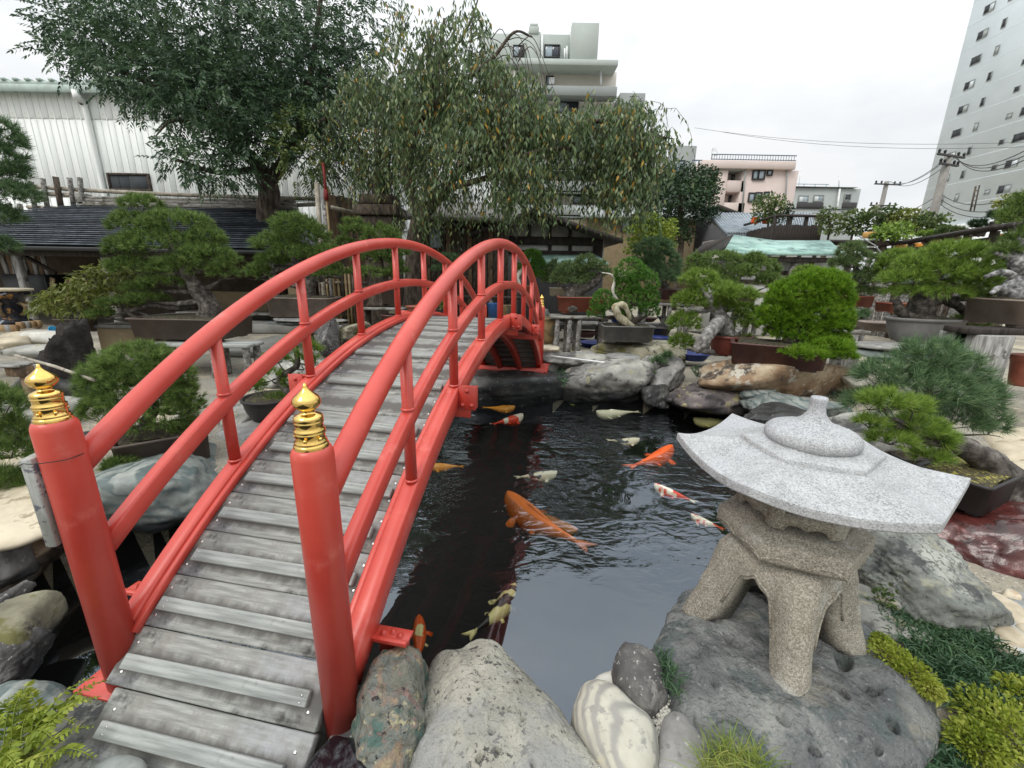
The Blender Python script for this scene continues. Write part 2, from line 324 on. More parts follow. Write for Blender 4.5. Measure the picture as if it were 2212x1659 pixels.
mat('jasper', [(.3, (.05, .014, .012)), (.55, (.10, .026, .022)), (.8, (.16, .055, .045))], 4, .22, 8, ((7, .35, .03), (30, .15, .005)), stains=((12, (.24, .12, .11), .64, .8), (5, (.035, .014, .012), .58, .7)), spec=.6, dist=1)
mat('brown_rock', [(.3, (.17, .105, .06)), (.5, (.30, .21, .13)), (.75, (.44, .36, .25))], 2.6, .85, 9, ((16, .5, .015), (5, .4, .03)), stains=((3, (.07, .06, .05), .57, .68), (4, (.46, .43, .36), .58, .68), (20, (.24, .15, .085), .6, .7)))
mat('purple_rock', [(.3, (.07, .06, .06)), (.6, (.16, .135, .13)), (.8, (.3, .26, .2))], 3.4, .75, 9, ((14, .6, .02), (40, .3, .006)), stains=((5, (.30, .27, .14), .6, .72), (8, (.045, .04, .042), .58, .7)))
mat('wet_rock', [(.3, (.018, .018, .018)), (.6, (.05, .05, .048)), (.8, (.12, .115, .1))], 3, .45, 9, ((12, .7, .02), (36, .4, .008)), stains=((16, (.2, .2, .18), .66, .75),))
mat('bank_rock', [(.3, (.16, .155, .14)), (.55, (.30, .295, .265)), (.75, (.42, .41, .36))], 3, .85, 9, ((14, .6, .02), (40, .3, .006)), stains=((4, (.09, .088, .085), .55, .68), (7, (.30, .28, .18), .62, .74)))
mat('moss_rock', [(.3, (.13, .12, .085)), (.55, (.24, .225, .155)), (.8, (.36, .345, .27))], 3, .9, 9, ((14, .6, .02), (40, .3, .006)), stains=((3, (.12, .115, .04), .55, .7), (6, (.07, .065, .055), .6, .7)))
mat('sand_slab', [(.3, (.40, .34, .24)), (.7, (.58, .51, .38))], 3, .9, 8, ((20, .35, .008),), stains=((6, (.3, .25, .17), .6, .72),))
mat('lava', [(.3, (.012, .010, .009)), (.7, (.04, .034, .03))], 6, .95, 8, ((14, .9, .04), (40, .8, .02)))
plain('black_stone', (.008, .008, .011), .12, 0, .3, 4, ((5, .35, .02), (30, .25, .006)), .7)
mat('pale_pebble', [(.3, (.42, .40, .34)), (.7, (.6, .58, .52))], 6, .8)
# ground
mat('ground', [(.3, (.17, .15, .115)), (.5, (.28, .25, .195)), (.7, (.39, .35, .265))], 1.1, .95, 8, ((60, .6, .012), (14, .3, .02)),
    stains=((.55, (.24, .225, .19), .5, .65), (45, (.14, .13, .11), .6, .68), (70, (.52, .5, .44), .62, .7), (.9, (.47, .40, .28), .6, .75)))
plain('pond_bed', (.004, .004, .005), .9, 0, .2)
mat('mortar', [(.3, (.32, .33, .32)), (.7, (.46, .47, .46))], 12, .95, 6, ((80, .5, .006),))
mat('paver_tan', [(.3, (.36, .30, .21)), (.7, (.56, .49, .37))], 6, .9, 8, ((40, .4, .006),), stains=((9, (.45, .30, .18), .6, .74),))
mat('concrete', [(.3, (.17, .165, .15)), (.7, (.27, .265, .245))], 1.5, .95, 8, ((40, .3, .006),))
# water
N, L, b = (lambda q: (q.node_tree.nodes, q.node_tree.links, q.node_tree.nodes['Principled BSDF']))(MAT['weathered_plank'])   # grime and painted batten shadow along both edges of each tread batten
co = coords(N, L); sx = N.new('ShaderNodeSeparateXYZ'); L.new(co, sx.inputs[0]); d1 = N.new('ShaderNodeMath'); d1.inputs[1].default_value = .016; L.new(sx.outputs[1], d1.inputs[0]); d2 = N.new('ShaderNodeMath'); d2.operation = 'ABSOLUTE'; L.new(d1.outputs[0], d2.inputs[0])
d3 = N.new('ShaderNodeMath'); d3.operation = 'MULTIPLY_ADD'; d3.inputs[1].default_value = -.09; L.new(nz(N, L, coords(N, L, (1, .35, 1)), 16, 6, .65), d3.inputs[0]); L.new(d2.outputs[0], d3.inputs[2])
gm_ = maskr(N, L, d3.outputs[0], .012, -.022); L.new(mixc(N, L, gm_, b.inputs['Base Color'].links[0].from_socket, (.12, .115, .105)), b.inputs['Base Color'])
m, N, L, b = newmat('pond_water')
co = coords(N, L, (1., 1.7, 1)); raw = coords(N, L)
sx = N.new('ShaderNodeSeparateXYZ'); L.new(raw, sx.inputs[0])
far = maskr(N, L, sx.outputs[1], 1.9, 3.3)
a = nz(N, L, co, 4.2, 2, .5, 1.2); a2 = nz(N, L, co, 13, 2, .5, .6); calm = nz(N, L, raw, 1.1, 3, .6)
h = N.new('ShaderNodeMath'); h.operation = 'MULTIPLY_ADD'; h.inputs[1].default_value = .35; L.new(a2, h.inputs[0]); L.new(a, h.inputs[2])
amp = N.new('ShaderNodeMath'); amp.operation = 'MULTIPLY'; L.new(far, amp.inputs[0]); L.new(maskr(N, L, calm, .36, .60), amp.inputs[1])
am2 = N.new('ShaderNodeMath'); am2.operation = 'ADD'; am2.inputs[1].default_value = .004; L.new(amp.outputs[0], am2.inputs[0])
hh = N.new('ShaderNodeMath'); hh.operation = 'MULTIPLY'; L.new(h.outputs[0], hh.inputs[0]); L.new(am2.outputs[0], hh.inputs[1])
bp = N.new('ShaderNodeBump'); bp.inputs['Strength'].default_value = .55; bp.inputs['Distance'].default_value = .034; L.new(hh.outputs[0], bp.inputs['Height'])
gl = N.new('ShaderNodeBsdfGlossy'); gl.inputs['Roughness'].default_value = .0; gl.inputs[0].default_value = (.80, .89, 1, 1); L.new(bp.outputs[0], gl.inputs['Normal'])
tr = N.new('ShaderNodeBsdfTransparent'); tr.inputs[0].default_value = (.86, .87, .82, 1)
fr = N.new('ShaderNodeFresnel'); fr.inputs['IOR'].default_value = 2.15; L.new(bp.outputs[0], fr.inputs['Normal'])
gm = N.new('ShaderNodeNewGeometry'); fm = N.new('ShaderNodeMath'); fm.operation = 'SUBTRACT'; fm.inputs[0].default_value = 1; L.new(gm.outputs['Backfacing'], fm.inputs[1])
ff = N.new('ShaderNodeMath'); ff.operation = 'MULTIPLY'; L.new(fr.outputs[0], ff.inputs[0]); L.new(fm.outputs[0], ff.inputs[1])
ms = N.new('ShaderNodeMixShader'); L.new(ff.outputs[0], ms.inputs[0]); L.new(tr.outputs[0], ms.inputs[1]); L.new(gl.outputs[0], ms.inputs[2]); L.new(ms.outputs[0], N['Material Output'].inputs[0])
# wood, bamboo, pots
mat('grey_wood', [(.3, (.15, .145, .13)), (.5, (.27, .265, .25)), (.75, (.40, .39, .37))], 3, .9, 8, ((6, .5, .006),), stretch=(9, 9, 1), stains=((6, (.1, .095, .085), .58, .7),))
mat('grey_wood_flat', [(.3, (.13, .12, .105)), (.5, (.22, .21, .19)), (.75, (.34, .33, .31))], 3, .9, 8, ((6, .5, .006),), stretch=(1.4, 10, 10), stains=((6, (.075, .075, .05), .56, .7),))
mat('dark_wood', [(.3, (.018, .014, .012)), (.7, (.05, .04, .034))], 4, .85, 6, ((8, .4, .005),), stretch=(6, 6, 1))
mat('brown_board', [(.3, (.10, .062, .036)), (.5, (.18, .118, .07)), (.75, (.27, .19, .12))], 4, .85, 8, ((8, .4, .005),), stretch=(9, 9, 1), stains=((3, (.075, .052, .036), .55, .7),))
mat('bamboo_pole', [(.3, (.25, .22, .17)), (.7, (.42, .38, .31))], 4, .6, 6, ((20, .2, .003),), stains=((8, (.16, .14, .11), .58, .7),))
mat('bamboo_gold', [(.3, (.22, .15, .07)), (.7, (.36, .27, .14))], 4, .5, 6, ((20, .2, .003),))
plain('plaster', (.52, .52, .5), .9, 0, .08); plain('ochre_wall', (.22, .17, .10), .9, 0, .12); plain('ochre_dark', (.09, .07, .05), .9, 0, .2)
for n_, c_ in (('pot_brown', (.105, .078, .065)), ('pot_grey', (.17, .165, .16)), ('pot_taupe', (.24, .195, .165)), ('pot_brick', (.28, .085, .052)), ('pot_red', (.15, .036, .026)), ('pot_maroon', (.095, .043, .038)), ('pot_cream', (.40, .36, .26)), ('pot_blue', (.02, .035, .16)), ('pot_dark', (.03, .026, .025))):
    plain(n_, c_, .5, 0, .18, 5, ((30, .12, .003),), .45)
mat('pot_ochre', [(.3, (.13, .09, .045)), (.7, (.28, .19, .09))], 5, .4, 6, stains=((4, (.1, .11, .09), .55, .7),))
mat('soil', [(.3, (.02, .017, .012)), (.7, (.075, .06, .04))], 30, .95, 6, ((60, .8, .01),), stains=((25, (.09, .11, .03), .6, .68),))
mat('soil_moss', [(.3, (.05, .045, .025)), (.7, (.12, .10, .05))], 30, .95, 6, ((60, .8, .01),), stains=((40, (.34, .31, .06), .55, .64),))
mat('bark', [(.3, (.03, .025, .021)), (.55, (.09, .078, .066)), (.8, (.2, .185, .165))], 14, .9, 9, ((22, .9, .02), (60, .5, .006)))
mat('bark_brown', [(.3, (.035, .026, .019)), (.55, (.085, .066, .05)), (.8, (.16, .13, .10))], 5, .9, 9, ((12, .9, .03), (40, .5, .01)), stretch=(3, 3, 1))
mat('bark_grey', [(.3, (.09, .085, .078)), (.55, (.21, .2, .185)), (.8, (.40, .39, .37))], 18, .9, 9, ((24, .8, .012),))
mat('bark_white', [(.3, (.06, .06, .058)), (.5, (.2, .2, .2)), (.75, (.5, .5, .5))], 16, .9, 9, ((20, .9, .02),))
mat('deadwood', [(.3, (.26, .23, .14)), (.7, (.48, .45, .33))], 5, .8, 8, ((14, .5, .006),), stretch=(5, 5, 1), stains=((8, (.22, .2, .08), .6, .72),))
plain('bleached', (.55, .53, .46), .8, 0, .1)
# foliage
leafmat('pine', [(0, (.03, .058, .018)), (.3, (.08, .14, .034)), (.6, (.165, .255, .06)), (.85, (.26, .35, .10)), (1, (.38, .44, .18))], .28, .5, 22., .45)
leafmat('pine_bright', [(0, (.035, .075, .012)), (.3, (.11, .19, .028)), (.65, (.22, .34, .05)), (1, (.40, .48, .13))], .3, .5, 22., .45)
leafmat('pine_lush', [(0, (.03, .08, .005)), (.35, (.095, .21, .010)), (.7, (.19, .34, .02)), (1, (.33, .47, .06))], .28, .5, 7., .7)
leafmat('pine_blue', [(0, (.03, .065, .028)), (.4, (.085, .165, .072)), (.75, (.17, .26, .115)), (1, (.28, .37, .19))], .25, .5, 22., .45)
leafmat('pine_dull', [(0, (.035, .06, .024)), (.4, (.10, .16, .055)), (.75, (.18, .25, .09)), (1, (.29, .34, .16))], .25, .5, 22., .45)
leafmat('juniper', [(0, (.02, .07, .010)), (.4, (.075, .19, .025)), (.75, (.13, .28, .04)), (1, (.22, .38, .08))], .22, .5, 8., .7)
leafmat('dark_leaf', [(0, (.022, .046, .024)), (.45, (.052, .105, .05)), (.8, (.10, .17, .08)), (1, (.17, .24, .11))], .25, .36, 1.2, .6, .45)
leafmat('cherry_leaf', [(0, (.04, .07, .032)), (.4, (.10, .165, .068)), (.75, (.175, .24, .10)), (.91, (.28, .32, .13)), (.94, (.34, .34, .11)), (.955, (.55, .29, .03)), (1, (.5, .3, .04))], .38, .38, 1.2, .93, .45)
leafmat('yellow_leaf', [(0, (.06, .10, .02)), (.5, (.17, .24, .035)), (1, (.34, .38, .08))], .3, .5, 2)
leafmat('round_leaf', [(0, (.008, .022, .010)), (.5, (.028, .062, .024)), (1, (.06, .115, .04))], .12, .4, 1.2)
leafmat('maple_leaf', [(0, (.09, .14, .02)), (.5, (.20, .27, .035)), (1, (.36, .40, .07))], .35, .55, 1.5)
leafmat('hedge_leaf', [(0, (.03, .055, .018)), (.5, (.09, .14, .035)), (1, (.22, .24, .08))], .25, .55, 1.5)
leafmat('olive_leaf', [(0, (.05, .065, .012)), (.5, (.15, .18, .035)), (1, (.34, .35, .10))], .3, .5, 6)
leafmat('turf', [(0, (.015, .04, .018)), (.5, (.045, .10, .045)), (1, (.12, .20, .09))], .15, .45, 6)
leafmat('fern', [(0, (.10, .16, .015)), (.5, (.28, .34, .04)), (1, (.5, .5, .12))], .35, .5, 8)
leafmat('grass_green', [(0, (.08, .14, .02)), (.6, (.22, .30, .05)), (1, (.38, .36, .12))], .3, .5, 8)
# buildings
plain('white_cladding', (.82, .84, .81), .55, 0, .03, 1, ((3, .05, .01),))
mat('siding', [(.3, (.80, .83, .80)), (.7, (.88, .90, .87))], 1.2, .5, 6, ((3, .05, .01),), stretch=(3, 1, .25), stains=((.9, (.62, .58, .46), .62, .8),))
plain('gutter', (.38, .46, .42), .5); plain('glass_dark', (.03, .035, .045), .12, 0, .3, .5, (), .6); plain('glass_pale', (.30, .36, .40), .15, 0, .2, .6, (), .6)
plain('glass_matt', (.06, .065, .07), .7, 0, .3, .5, (), .1); plain('curtain', (.62, .66, .68), .6); plain('frame_dark', (.03, .03, .032), .5); plain('grey_green_wall', (.42, .46, .43), .8, 0, .05, .4); plain('grey_wall', (.27, .29, .28), .8, 0, .05, .4)
plain('cream_wall', (.58, .55, .49), .8, 0, .05, .4); plain('pink_wall', (.62, .52, .48), .8, 0, .05, .4); plain('tower_wall', (.76, .83, .86), .75, 0, .04, .3); plain('white_metal', (.75, .76, .76), .5)
plain('blue_rail', (.10, .13, .17), .5); plain('sage_wall', (.36, .39, .38), .8, 0, .05, .4); plain('charcoal', (.06, .058, .06), .8)
m = mat('shingle', [(.3, (.045, .055, .066)), (.7, (.10, .115, .135))], 5, .6, 6, ((30, .4, .004),)); N, L = m.node_tree.nodes, m.node_tree.links
oi = N.new('ShaderNodeObjectInfo'); om = N.new('ShaderNodeMapRange'); om.inputs[3].default_value = .45; om.inputs[4].default_value = 1.5; L.new(oi.outputs['Random'], om.inputs[0]); hv = N.new('ShaderNodeHueSaturation'); b_ = N['Principled BSDF']; L.new(b_.inputs['Base Color'].links[0].from_socket, hv.inputs['Color']); L.new(om.outputs[0], hv.inputs['Value']); L.new(hv.outputs[0], b_.inputs['Base Color'])
mat('copper_roof', [(.3, (.15, .26, .23)), (.5, (.27, .42, .37)), (.7, (.35, .51, .45))], 2.2, .75, 8, ((6, .3, .01),), stains=((3.5, (.09, .10, .11), .62, .76),))
mat('blue_tile', [(.3, (.14, .17, .2)), (.7, (.25, .29, .32))], 3, .4, 5)
plain('black_plastic', (.012, .012, .013), .4); plain('wire_black', (.02, .02, .022), .6); plain('pole_concrete', (.24, .23, .21), .9); plain('blue_plastic', (.06, .36, .62), .3); plain('bucket_blue', (.03, .10, .28), .4)
plain('aluminium', (.7, .7, .7), .35, 1); plain('orange_paint', (.65, .26, .03), .6); plain('red_tape', (.22, .02, .02), .5); plain('pale_blue_metal', (.38, .46, .52), .5); plain('crate_orange', (.6, .33, .1), .6)
mat('ceramic', [(.3, (.008, .009, .014)), (.7, (.03, .03, .04))], 4, .2, 5, ((8, .4, .02),), stains=((5, (.36, .17, .04), .62, .66), (4, (.32, .36, .42), .68, .71)))
mat('brick_tan', [(.3, (.22, .13, .06)), (.7, (.36, .25, .13))], 6, .8)
# koi
def koimat(name, base, pats):
    m, N, L, b = newmat(name); co = coords(N, L); c = base
    for k, (s, col, lo, hi) in enumerate(pats):
        mm = N.new('ShaderNodeMapping'); mm.inputs['Location'].default_value = (2.3 * k + len(name), 1.7 * k, 0); L.new(co, mm.inputs[0])
        c = mixc(N, L, maskr(N, L, nz(N, L, mm.outputs[0], s, 2, .4), lo, hi), c, col)
    if hasattr(c, 'links'): L.new(c, b.inputs['Base Color'])
    else: b.inputs['Base Color'].default_value = c4(c)
    b.inputs['Roughness'].default_value = .35; bumpn(N, L, b, [(nz(N, L, co, 90, 2), .15, .003)])
koimat('koi_gold', (.62, .25, .02), [(6, (.75, .38, .05), .55, .65)])
koimat('koi_redwhite', (.72, .66, .56), [(7, (.62, .045, .012), .47, .51)])
koimat('koi_pale', (.66, .64, .5), [(5, (.5, .5, .36), .55, .7)])
koimat('koi_yellow', (.62, .58, .28), [(5, (.5, .45, .2), .55, .7)])
koimat('koi_spotted', (.70, .64, .48), [(9, (.02, .02, .03), .55, .58), (13, (.55, .06, .02), .63, .66)])
koimat('koi_red', (.74, .11, .015), [(5, (.8, .26, .06), .6, .7)])
koimat('koi_orange', (.48, .13, .025), [(4, (.36, .085, .02), .5, .65)])
koimat('koi_dark', (.32, .12, .03), [(8, (.05, .05, .02), .48, .56)])
koimat('koi_black_yellow', (.62, .55, .26), [(8, (.018, .018, .02), .54, .57)])
koimat('koi_red_patch', (.62, .56, .28), [(9, (.6, .09, .015), .46, .5)])
# ------------------------------------------------------------------ ground, pond
WZ = -.35
POND = np.array([(.25, 1.18), (.72, 1.28), (1.02, 1.75), (1.6, 2.1), (2.3, 3.0), (2.9, 4.0), (3.3, 5.2), (3.45, 6.2), (2.6, 6.35), (1.5, 6.45), (.4, 6.6), (-.6, 6.9), (-1.6, 6.6),
    (-1.75, 5.6), (-1.95, 4.6), (-2.1, 3.7), (-2.35, 3.1), (-2.9, 2.75), (-3.3, 2.1), (-3.0, 1.3), (-2.3, 1.05), (-1.75, 1.17), (-1.45, 1.28), (-1.0, 1.3), (-.5, 1.35), (0, 1.33)])
def sdist(P, poly):
    """signed distance to a polygon (positive inside)"""
    d = np.full(len(P), 1e9); ins = np.zeros(len(P), bool)
    for a, b in zip(poly, np.roll(poly, -1, 0)):
        ab = b - a; t = np.clip(((P - a) @ ab) / (ab @ ab), 0, 1); d = np.minimum(d, np.linalg.norm(P - a - t[:, None] * ab, axis=1))
        ins ^= ((a[1] > P[:, 1]) != (b[1] > P[:, 1])) & (P[:, 0] < (b[0] - a[0]) * (P[:, 1] - a[1]) / (b[1] - a[1] + 1e-12) + a[0])
    return np.where(ins, d, -d)
gx = np.concatenate([[-900, -300, -100, -50, -30], np.arange(-20, -5, .4), np.arange(-5, 6, .08), np.arange(6, 20, .4), [30, 50, 100, 300, 900]])
gy = np.concatenate([[-300, -60, -15, -5], np.arange(-2, 0, .25), np.arange(0, 8.2, .08), np.arange(8.2, 24, .4), [35, 60, 120, 400, 1500]])
X, Y = np.meshgrid(gx, gy); P2 = np.c_[X.ravel(), Y.ravel()]
sd = sdist(P2, POND); t_ = np.clip((sd + .03) / .22, 0, 1); t_ = t_ * t_ * (3 - 2 * t_)
near = np.exp(-((P2[:, 0] / 14) ** 2 + ((P2[:, 1] - 4) / 12) ** 2))
zz = -1.3 * t_ + (1 - t_) * near * .02 * fbm(np.c_[P2 * .8, 0 * sd], 4) - .012
ft = np.clip((.10 - P2[:, 0]) / .2, 0, 1) * np.clip((1.5 - P2[:, 1]) / .2, 0, 1) * np.clip((P2[:, 0] + 2.2) / .2, 0, 1); zz = np.minimum(zz, -.012 - .13 * ft)
nx, ny = len(gx), len(gy); ii = (np.arange(ny - 1)[:, None] * nx + np.arange(nx - 1)[None]).ravel()
tag(mk('ground', np.c_[P2, zz], [np.stack([ii, ii + 1, ii + nx + 1, ii + nx], -1)], 'ground', smooth=True), kind='structure')
zq = zz.reshape(ny, nx); wet = ((zq[:-1, :-1] < -.05) & (zq[1:, 1:] < -.05) & (zq[:-1, 1:] < -.05) & (zq[1:, :-1] < -.05)).ravel()
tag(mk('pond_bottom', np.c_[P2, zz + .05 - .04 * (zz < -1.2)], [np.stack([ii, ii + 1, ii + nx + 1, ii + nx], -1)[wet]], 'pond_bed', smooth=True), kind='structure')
wp = np.concatenate([POND + nrm(POND - POND.mean(0)) * .3]); 
tag(mk('pond_water', np.c_[wp, np.full(len(wp), WZ)], [np.arange(len(wp))[None]], 'pond_water'), kind='structure')
gravel = []
for (x, y, r, n_) in [(*az(a_, b_, .03)[:2], r_, m_) for a_, b_, r_, m_ in ((1425, 1540, .05, 130), (1408, 1580, .045, 110), (1462, 1525, .05, 120), (1440, 1560, .05, 110), (1500, 1575, .06, 140), (1405, 1640, .03, 60))]:
    rs = np.random.RandomState(int(x * 1000) % 991); 
    for k in range(n_):
        a, q = rs.rand() * 6.28, r * rs.rand() ** .5; V, F = ico(1)
        gravel.append((V * (.004 + .004 * rs.rand()) * [1, 1, .7] + [x + q * math.cos(a), y + q * math.sin(a), .022 + .012 * rs.rand()], [F]))
tag(mk('white_gravel', *join(*gravel), 'pale_pebble'), kind='stuff')

# ------------------------------------------------------------------ arched bridge
BX, BY, BTH, BL, BW = -.5968, 1.1434, .1828, 5.8067, .9827
bridge = thing('arched_bridge', 'red painted steel arched footbridge with grey plank deck over the pond', 'bridge', (BX, BY, 0), -BTH)
def arcz(s, z0, h):
    r = h - z0; R = (BL * BL / 4 + r * r) / (2 * r); s = np.asarray(s, float); m = BL / 2
    z = h - R + np.sqrt(np.maximum(R * R - (np.clip(s, 0, BL) - m) ** 2, 1e-6)); k = m / math.sqrt(R * R - m * m)
    return z + np.where(s < 0, s * k, 0) - np.where(s > BL, (s - BL) * k, 0)
def apath(x, z0, h, a=0, b=BL, n=72):
    s = np.linspace(a, b, n); return np.c_[np.full(n, x), s, arcz(s, z0, h)]
STR, MID, RAI = (.185, 1.2087), (.575, 1.535), (.885, 1.8556)
fin = [(.0, .19), (.004, .189), (.006, .18), (.010, .172), (.022, .160), (.034, .150), (.0395, .139), (.039, .130), (.033, .119), (.024, .112), (.019, .108), (.019, .103), (.026, .099),
       (.037, .094), (.041, .088), (.041, .081), (.0385, .079), (.0415, .076), (.0415, .073), (.039, .071), (.039, .054), (.0435, .051), (.0435, .047), (.040, .045), (.0435, .042), (.0435, .039), (.041, .036),
       (.041, .018), (.0455, .015), (.0455, .012), (.043, .010), (.047, .007), (.049, .003), (.049, -.006)]
for px in (0, -BW):
    for py in (0, BL):
        b0 = -.22 if py == 0 else -.05
        po = lpart('post', lathe([(0, b0), (.061, b0), (.061, 1.06), (.0595, 1.074), (.055, 1.085), (.048, 1.092), (.03, 1.094), (0, 1.094)], 40), 'red_paint', bridge, True); po.location = (px, py, 0)
        g = lathe(fin[::-1], 40, (0, 0, 1.096)); kn = [mv((ico(2)[0], [ico(2)[1]]), (.044 * math.cos(q), .044 * math.sin(q), 1.096 + .027), s=.006) for q in (-.3, 1.5, 3.4, 5)]
        lpart('finial', join(g, *kn), 'gold', po, True)
for px in (0, -BW):
    lpart('handrail', tube(apath(px, *RAI, .02, BL - .02), .0435, 20), 'red_paint', bridge, True)
    lpart('middle_rail', sweep(apath(px, *MID, .02, BL - .02), rsec(.058, .07), (1, 0, 0)), 'red_paint', bridge)
    lpart('stringer', sweep(apath(px, *STR, .0, BL), rsec(.075, .115), (1, 0, 0)), 'red_paint', bridge)
    q = -1 if px == 0 else 1
    lpart('deck_edge_angle', sweep(apath(px + q * .052, STR[0] - .012, STR[1] - .012, .02, BL - .02), rsec(.028, .035, .004), (1, 0, 0)), 'red_paint', bridge)
    for k in range(8):
        s = .667 + .657 * k
        if s > BL - .15: break
        z0, z1 = float(arcz(s, *STR)) - .02, float(arcz(s, *RAI)) - .02
        zm = float(arcz(s, *MID))
        lpart('baluster', join(cyl(.0275, z1 - z0, 20, (px, s, z0)), lathe([(.027, 0), (.034, .0), (.0345, .005), (.028, .010)], 20, (px, s, zm - .0005)), lathe([(.027, 0), (.034, .0), (.0345, .005), (.028, .010)], 20, (px, s, z0 + .0195))), 'red_paint', bridge, True)
rs = np.random.RandomState(3); scr = []
def deckframe(s):
    h = .02; z = float(arcz(s, *STR)) - .052; a = math.atan2(float(arcz(s + h, *STR)) - float(arcz(s - h, *STR)), 2 * h); return z, a
def ond(g, s, x=0, up=0):
    z, a = deckframe(s); V = np.asarray(g[0]) + [0, 0, up]; c, d = math.cos(a), math.sin(a)
    return np.c_[V[:, 0] + x, s + V[:, 1] * c - V[:, 2] * d, z + V[:, 1] * d + V[:, 2] * c], g[1]
sl, s, k = .2, -.25, 0
while s < BL + .2:
    z, a = deckframe(s + .08); w_ = .2 * math.cos(a); wl = .2
    wd = BW - .085 + rs.uniform(-.008, .008) - (.05 if s < -.1 else 0); xo = -BW / 2 + rs.uniform(-.004, .004) + (.025 if s < -.1 else 0)
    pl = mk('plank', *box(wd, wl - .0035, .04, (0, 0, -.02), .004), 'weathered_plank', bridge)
    zc, ac = deckframe(s + w_ / 2); pl.location = (xo, s + w_ / 2, zc + rs.uniform(-.0015, .0015)); pl.rotation_euler = (ac, 0, rs.uniform(-.003, .003))
    for sx in (-1, 1):
        for v in (-.05, .045): scr.append(ond(lathe([(0, .0016), (.003, .002), (.0062, .0016), (.0065, -.002)], 8, (xo + sx * (wd / 2 - .045 + rs.uniform(-.006, .006)), v + rs.uniform(-.01, .01), 0)), s + w_ / 2))
    if k < 8 or k in (9, 11) or s > BL - 1.3:
        ln = (.755 if k == 0 else .80) - rs.uniform(0, .03)
        bt = mk('tread_batten', *box(ln, .05, .026, (0, 0, .0135), .003), 'weathered_batten', bridge)
        bt.location = (xo + .0 + rs.uniform(-.015, .015), s + w_ * .42, zc - math.sin(ac) * .0); bt.rotation_euler = (ac, 0, rs.uniform(-.012, .012))
        zz0, aa = deckframe(s + w_ * .42); bt.location.z = zz0 + .001
        for sx in (-.5, .5):
            for v in (-.011, .011): scr.append(ond(lathe([(0, .0282), (.003, .0284), (.0035, .0265), (.0036, .021)], 7, (xo + sx * ln * .93, v, 0)), s + w_ * .42))
    s += w_; k += 1
lpart('screw_head', join(*scr), 'screw_steel', bridge, True, kind='stuff')
for fx in (-.33, -.67): lpart('girder', sweep(apath(fx * BW, STR[0] - .1, STR[1] - .1, .1, BL - .05), rsec(.07, .12), (1, 0, 0)), 'red_paint', bridge)
def bolt(parent, p, ax):
    g = join(cyl(.011, .009, 6), cyl(.0145, .003, 14), cyl(.006, .013, 10))
    o = mk('bolt', *g, 'red_paint', parent); o.location = p
    if ax == 'y': o.rotation_euler = (rad(90), 0, 0)
for s in (1.31, 2.95, 4.45):
    z, a = deckframe(s); zt = float(arcz(s, *STR))
    lpart('cross_beam', join(box(BW + .22, .012, .13, (-BW / 2, s, zt - .125), .002), box(BW + .22, .06, .012, (-BW / 2, s + .036, zt - .066), .002)), 'red_paint', bridge)
    for sx in (1, -1):
        x = .092 if sx > 0 else -BW - .092
        br = lpart('bracket', join(box(.105, .011, .15, (x, s - .014, zt - .06), .002), box(.105, .05, .011, (x, s + .018, zt + .0), .002), box(.02, .06, .14, (x + sx * .04, s + .02, zt - .065), .002)), 'red_paint', bridge)
        for bx, bz in ((.0, .045), (-.03, -.045), (.028, -.045)): bolt(br, (x + bx, s - .0195, zt - .06 + bz), 'y')
for s, zt, q in ((.2, .205, 1), (BL - .06, .14, -1)):
    for sx in (1, -1):
        x = .105 if sx > 0 else -BW - .105
        br = lpart('bracket', join(box(.15, .075, .011, (x, s, zt), .002), box(.13, .012, .15, (x - sx * .01, s + .03 * q, zt - .08), .002), box(.15, .02, .01, (x, s - .03, zt + .011), .002)), 'red_paint', bridge)
        for bx, by in ((-.035, 0), (-.0, .012), (.035, .0)): bolt(br, (x + bx, s + by, zt + .0055), 'z')
fb = lpart('end_beam', join(box(BW + .30, .012, .12, (-BW / 2, BL - .14, .01), .002), box(BW + .30, .09, .012, (-BW / 2, BL - .10, .075), .002)), 'red_paint', bridge)
for bx in (.02, .05, .085, .12): bolt(fb, (bx, BL - .147, -.005 if bx < .11 else .03), 'y')
for px, py in ((-BW, 0), (0, BL), (-BW, BL)): lpart('base_plate', box(.22, .17, .014, (px - (.05 if px else -.05), py, -.012 if py else -.05), .003), 'red_paint', bridge)
# name board tied to the near post
pb = thing('wooden_plaque', 'narrow weathered grey board tied to the near red bridge post', 'plaque', (-1.635, 1.30, .80), rad(12))
for nm, g, mm in (('board', box(.035, .085, .34, (0, 0, 0), .004), 'grey_board'), ('wire', join(tube([(0, -.05, .16), (.05, -.07, .165), (.12, -.05, .165), (.14, .0, .165)], .0016, 5, 4), tube([(-.02, -.045, .15), (0, -.05, .16)], .0016, 5)), 'wire_black')): lpart(nm, g, mm, pb)

# ------------------------------------------------------------------ stone lantern
LX, LY, LZ = 1.173, 1.51, .10
lan = thing('stone_lantern', 'grey granite snow viewing lantern with wide hexagonal roof standing on a blue grey rock', 'lantern', (LX, LY, LZ), rad(-23.5))
def hexr(t): return math.cos(math.pi / 6) / math.cos((t % (math.pi / 3)) - math.pi / 6)
def hexlathe(prof, ph=0, per=8):
    n_ = 6 * per; a = np.arange(n_) * 2 * np.pi / n_; f = np.array([hexr(t) for t in a]); V = []
    for r, z in prof: V.append(np.c_[r * f * np.cos(a + ph), r * f * np.sin(a + ph), np.full(n_, z)])
    V = np.concatenate(V); i = np.arange(len(prof) - 1)[:, None] * n_; j = np.arange(n_)[None]; k = (j + 1) % n_
    return V, [np.stack([i + j, i + k, i + n_ + k, i + n_ + j], -1).reshape(-1, 4)]
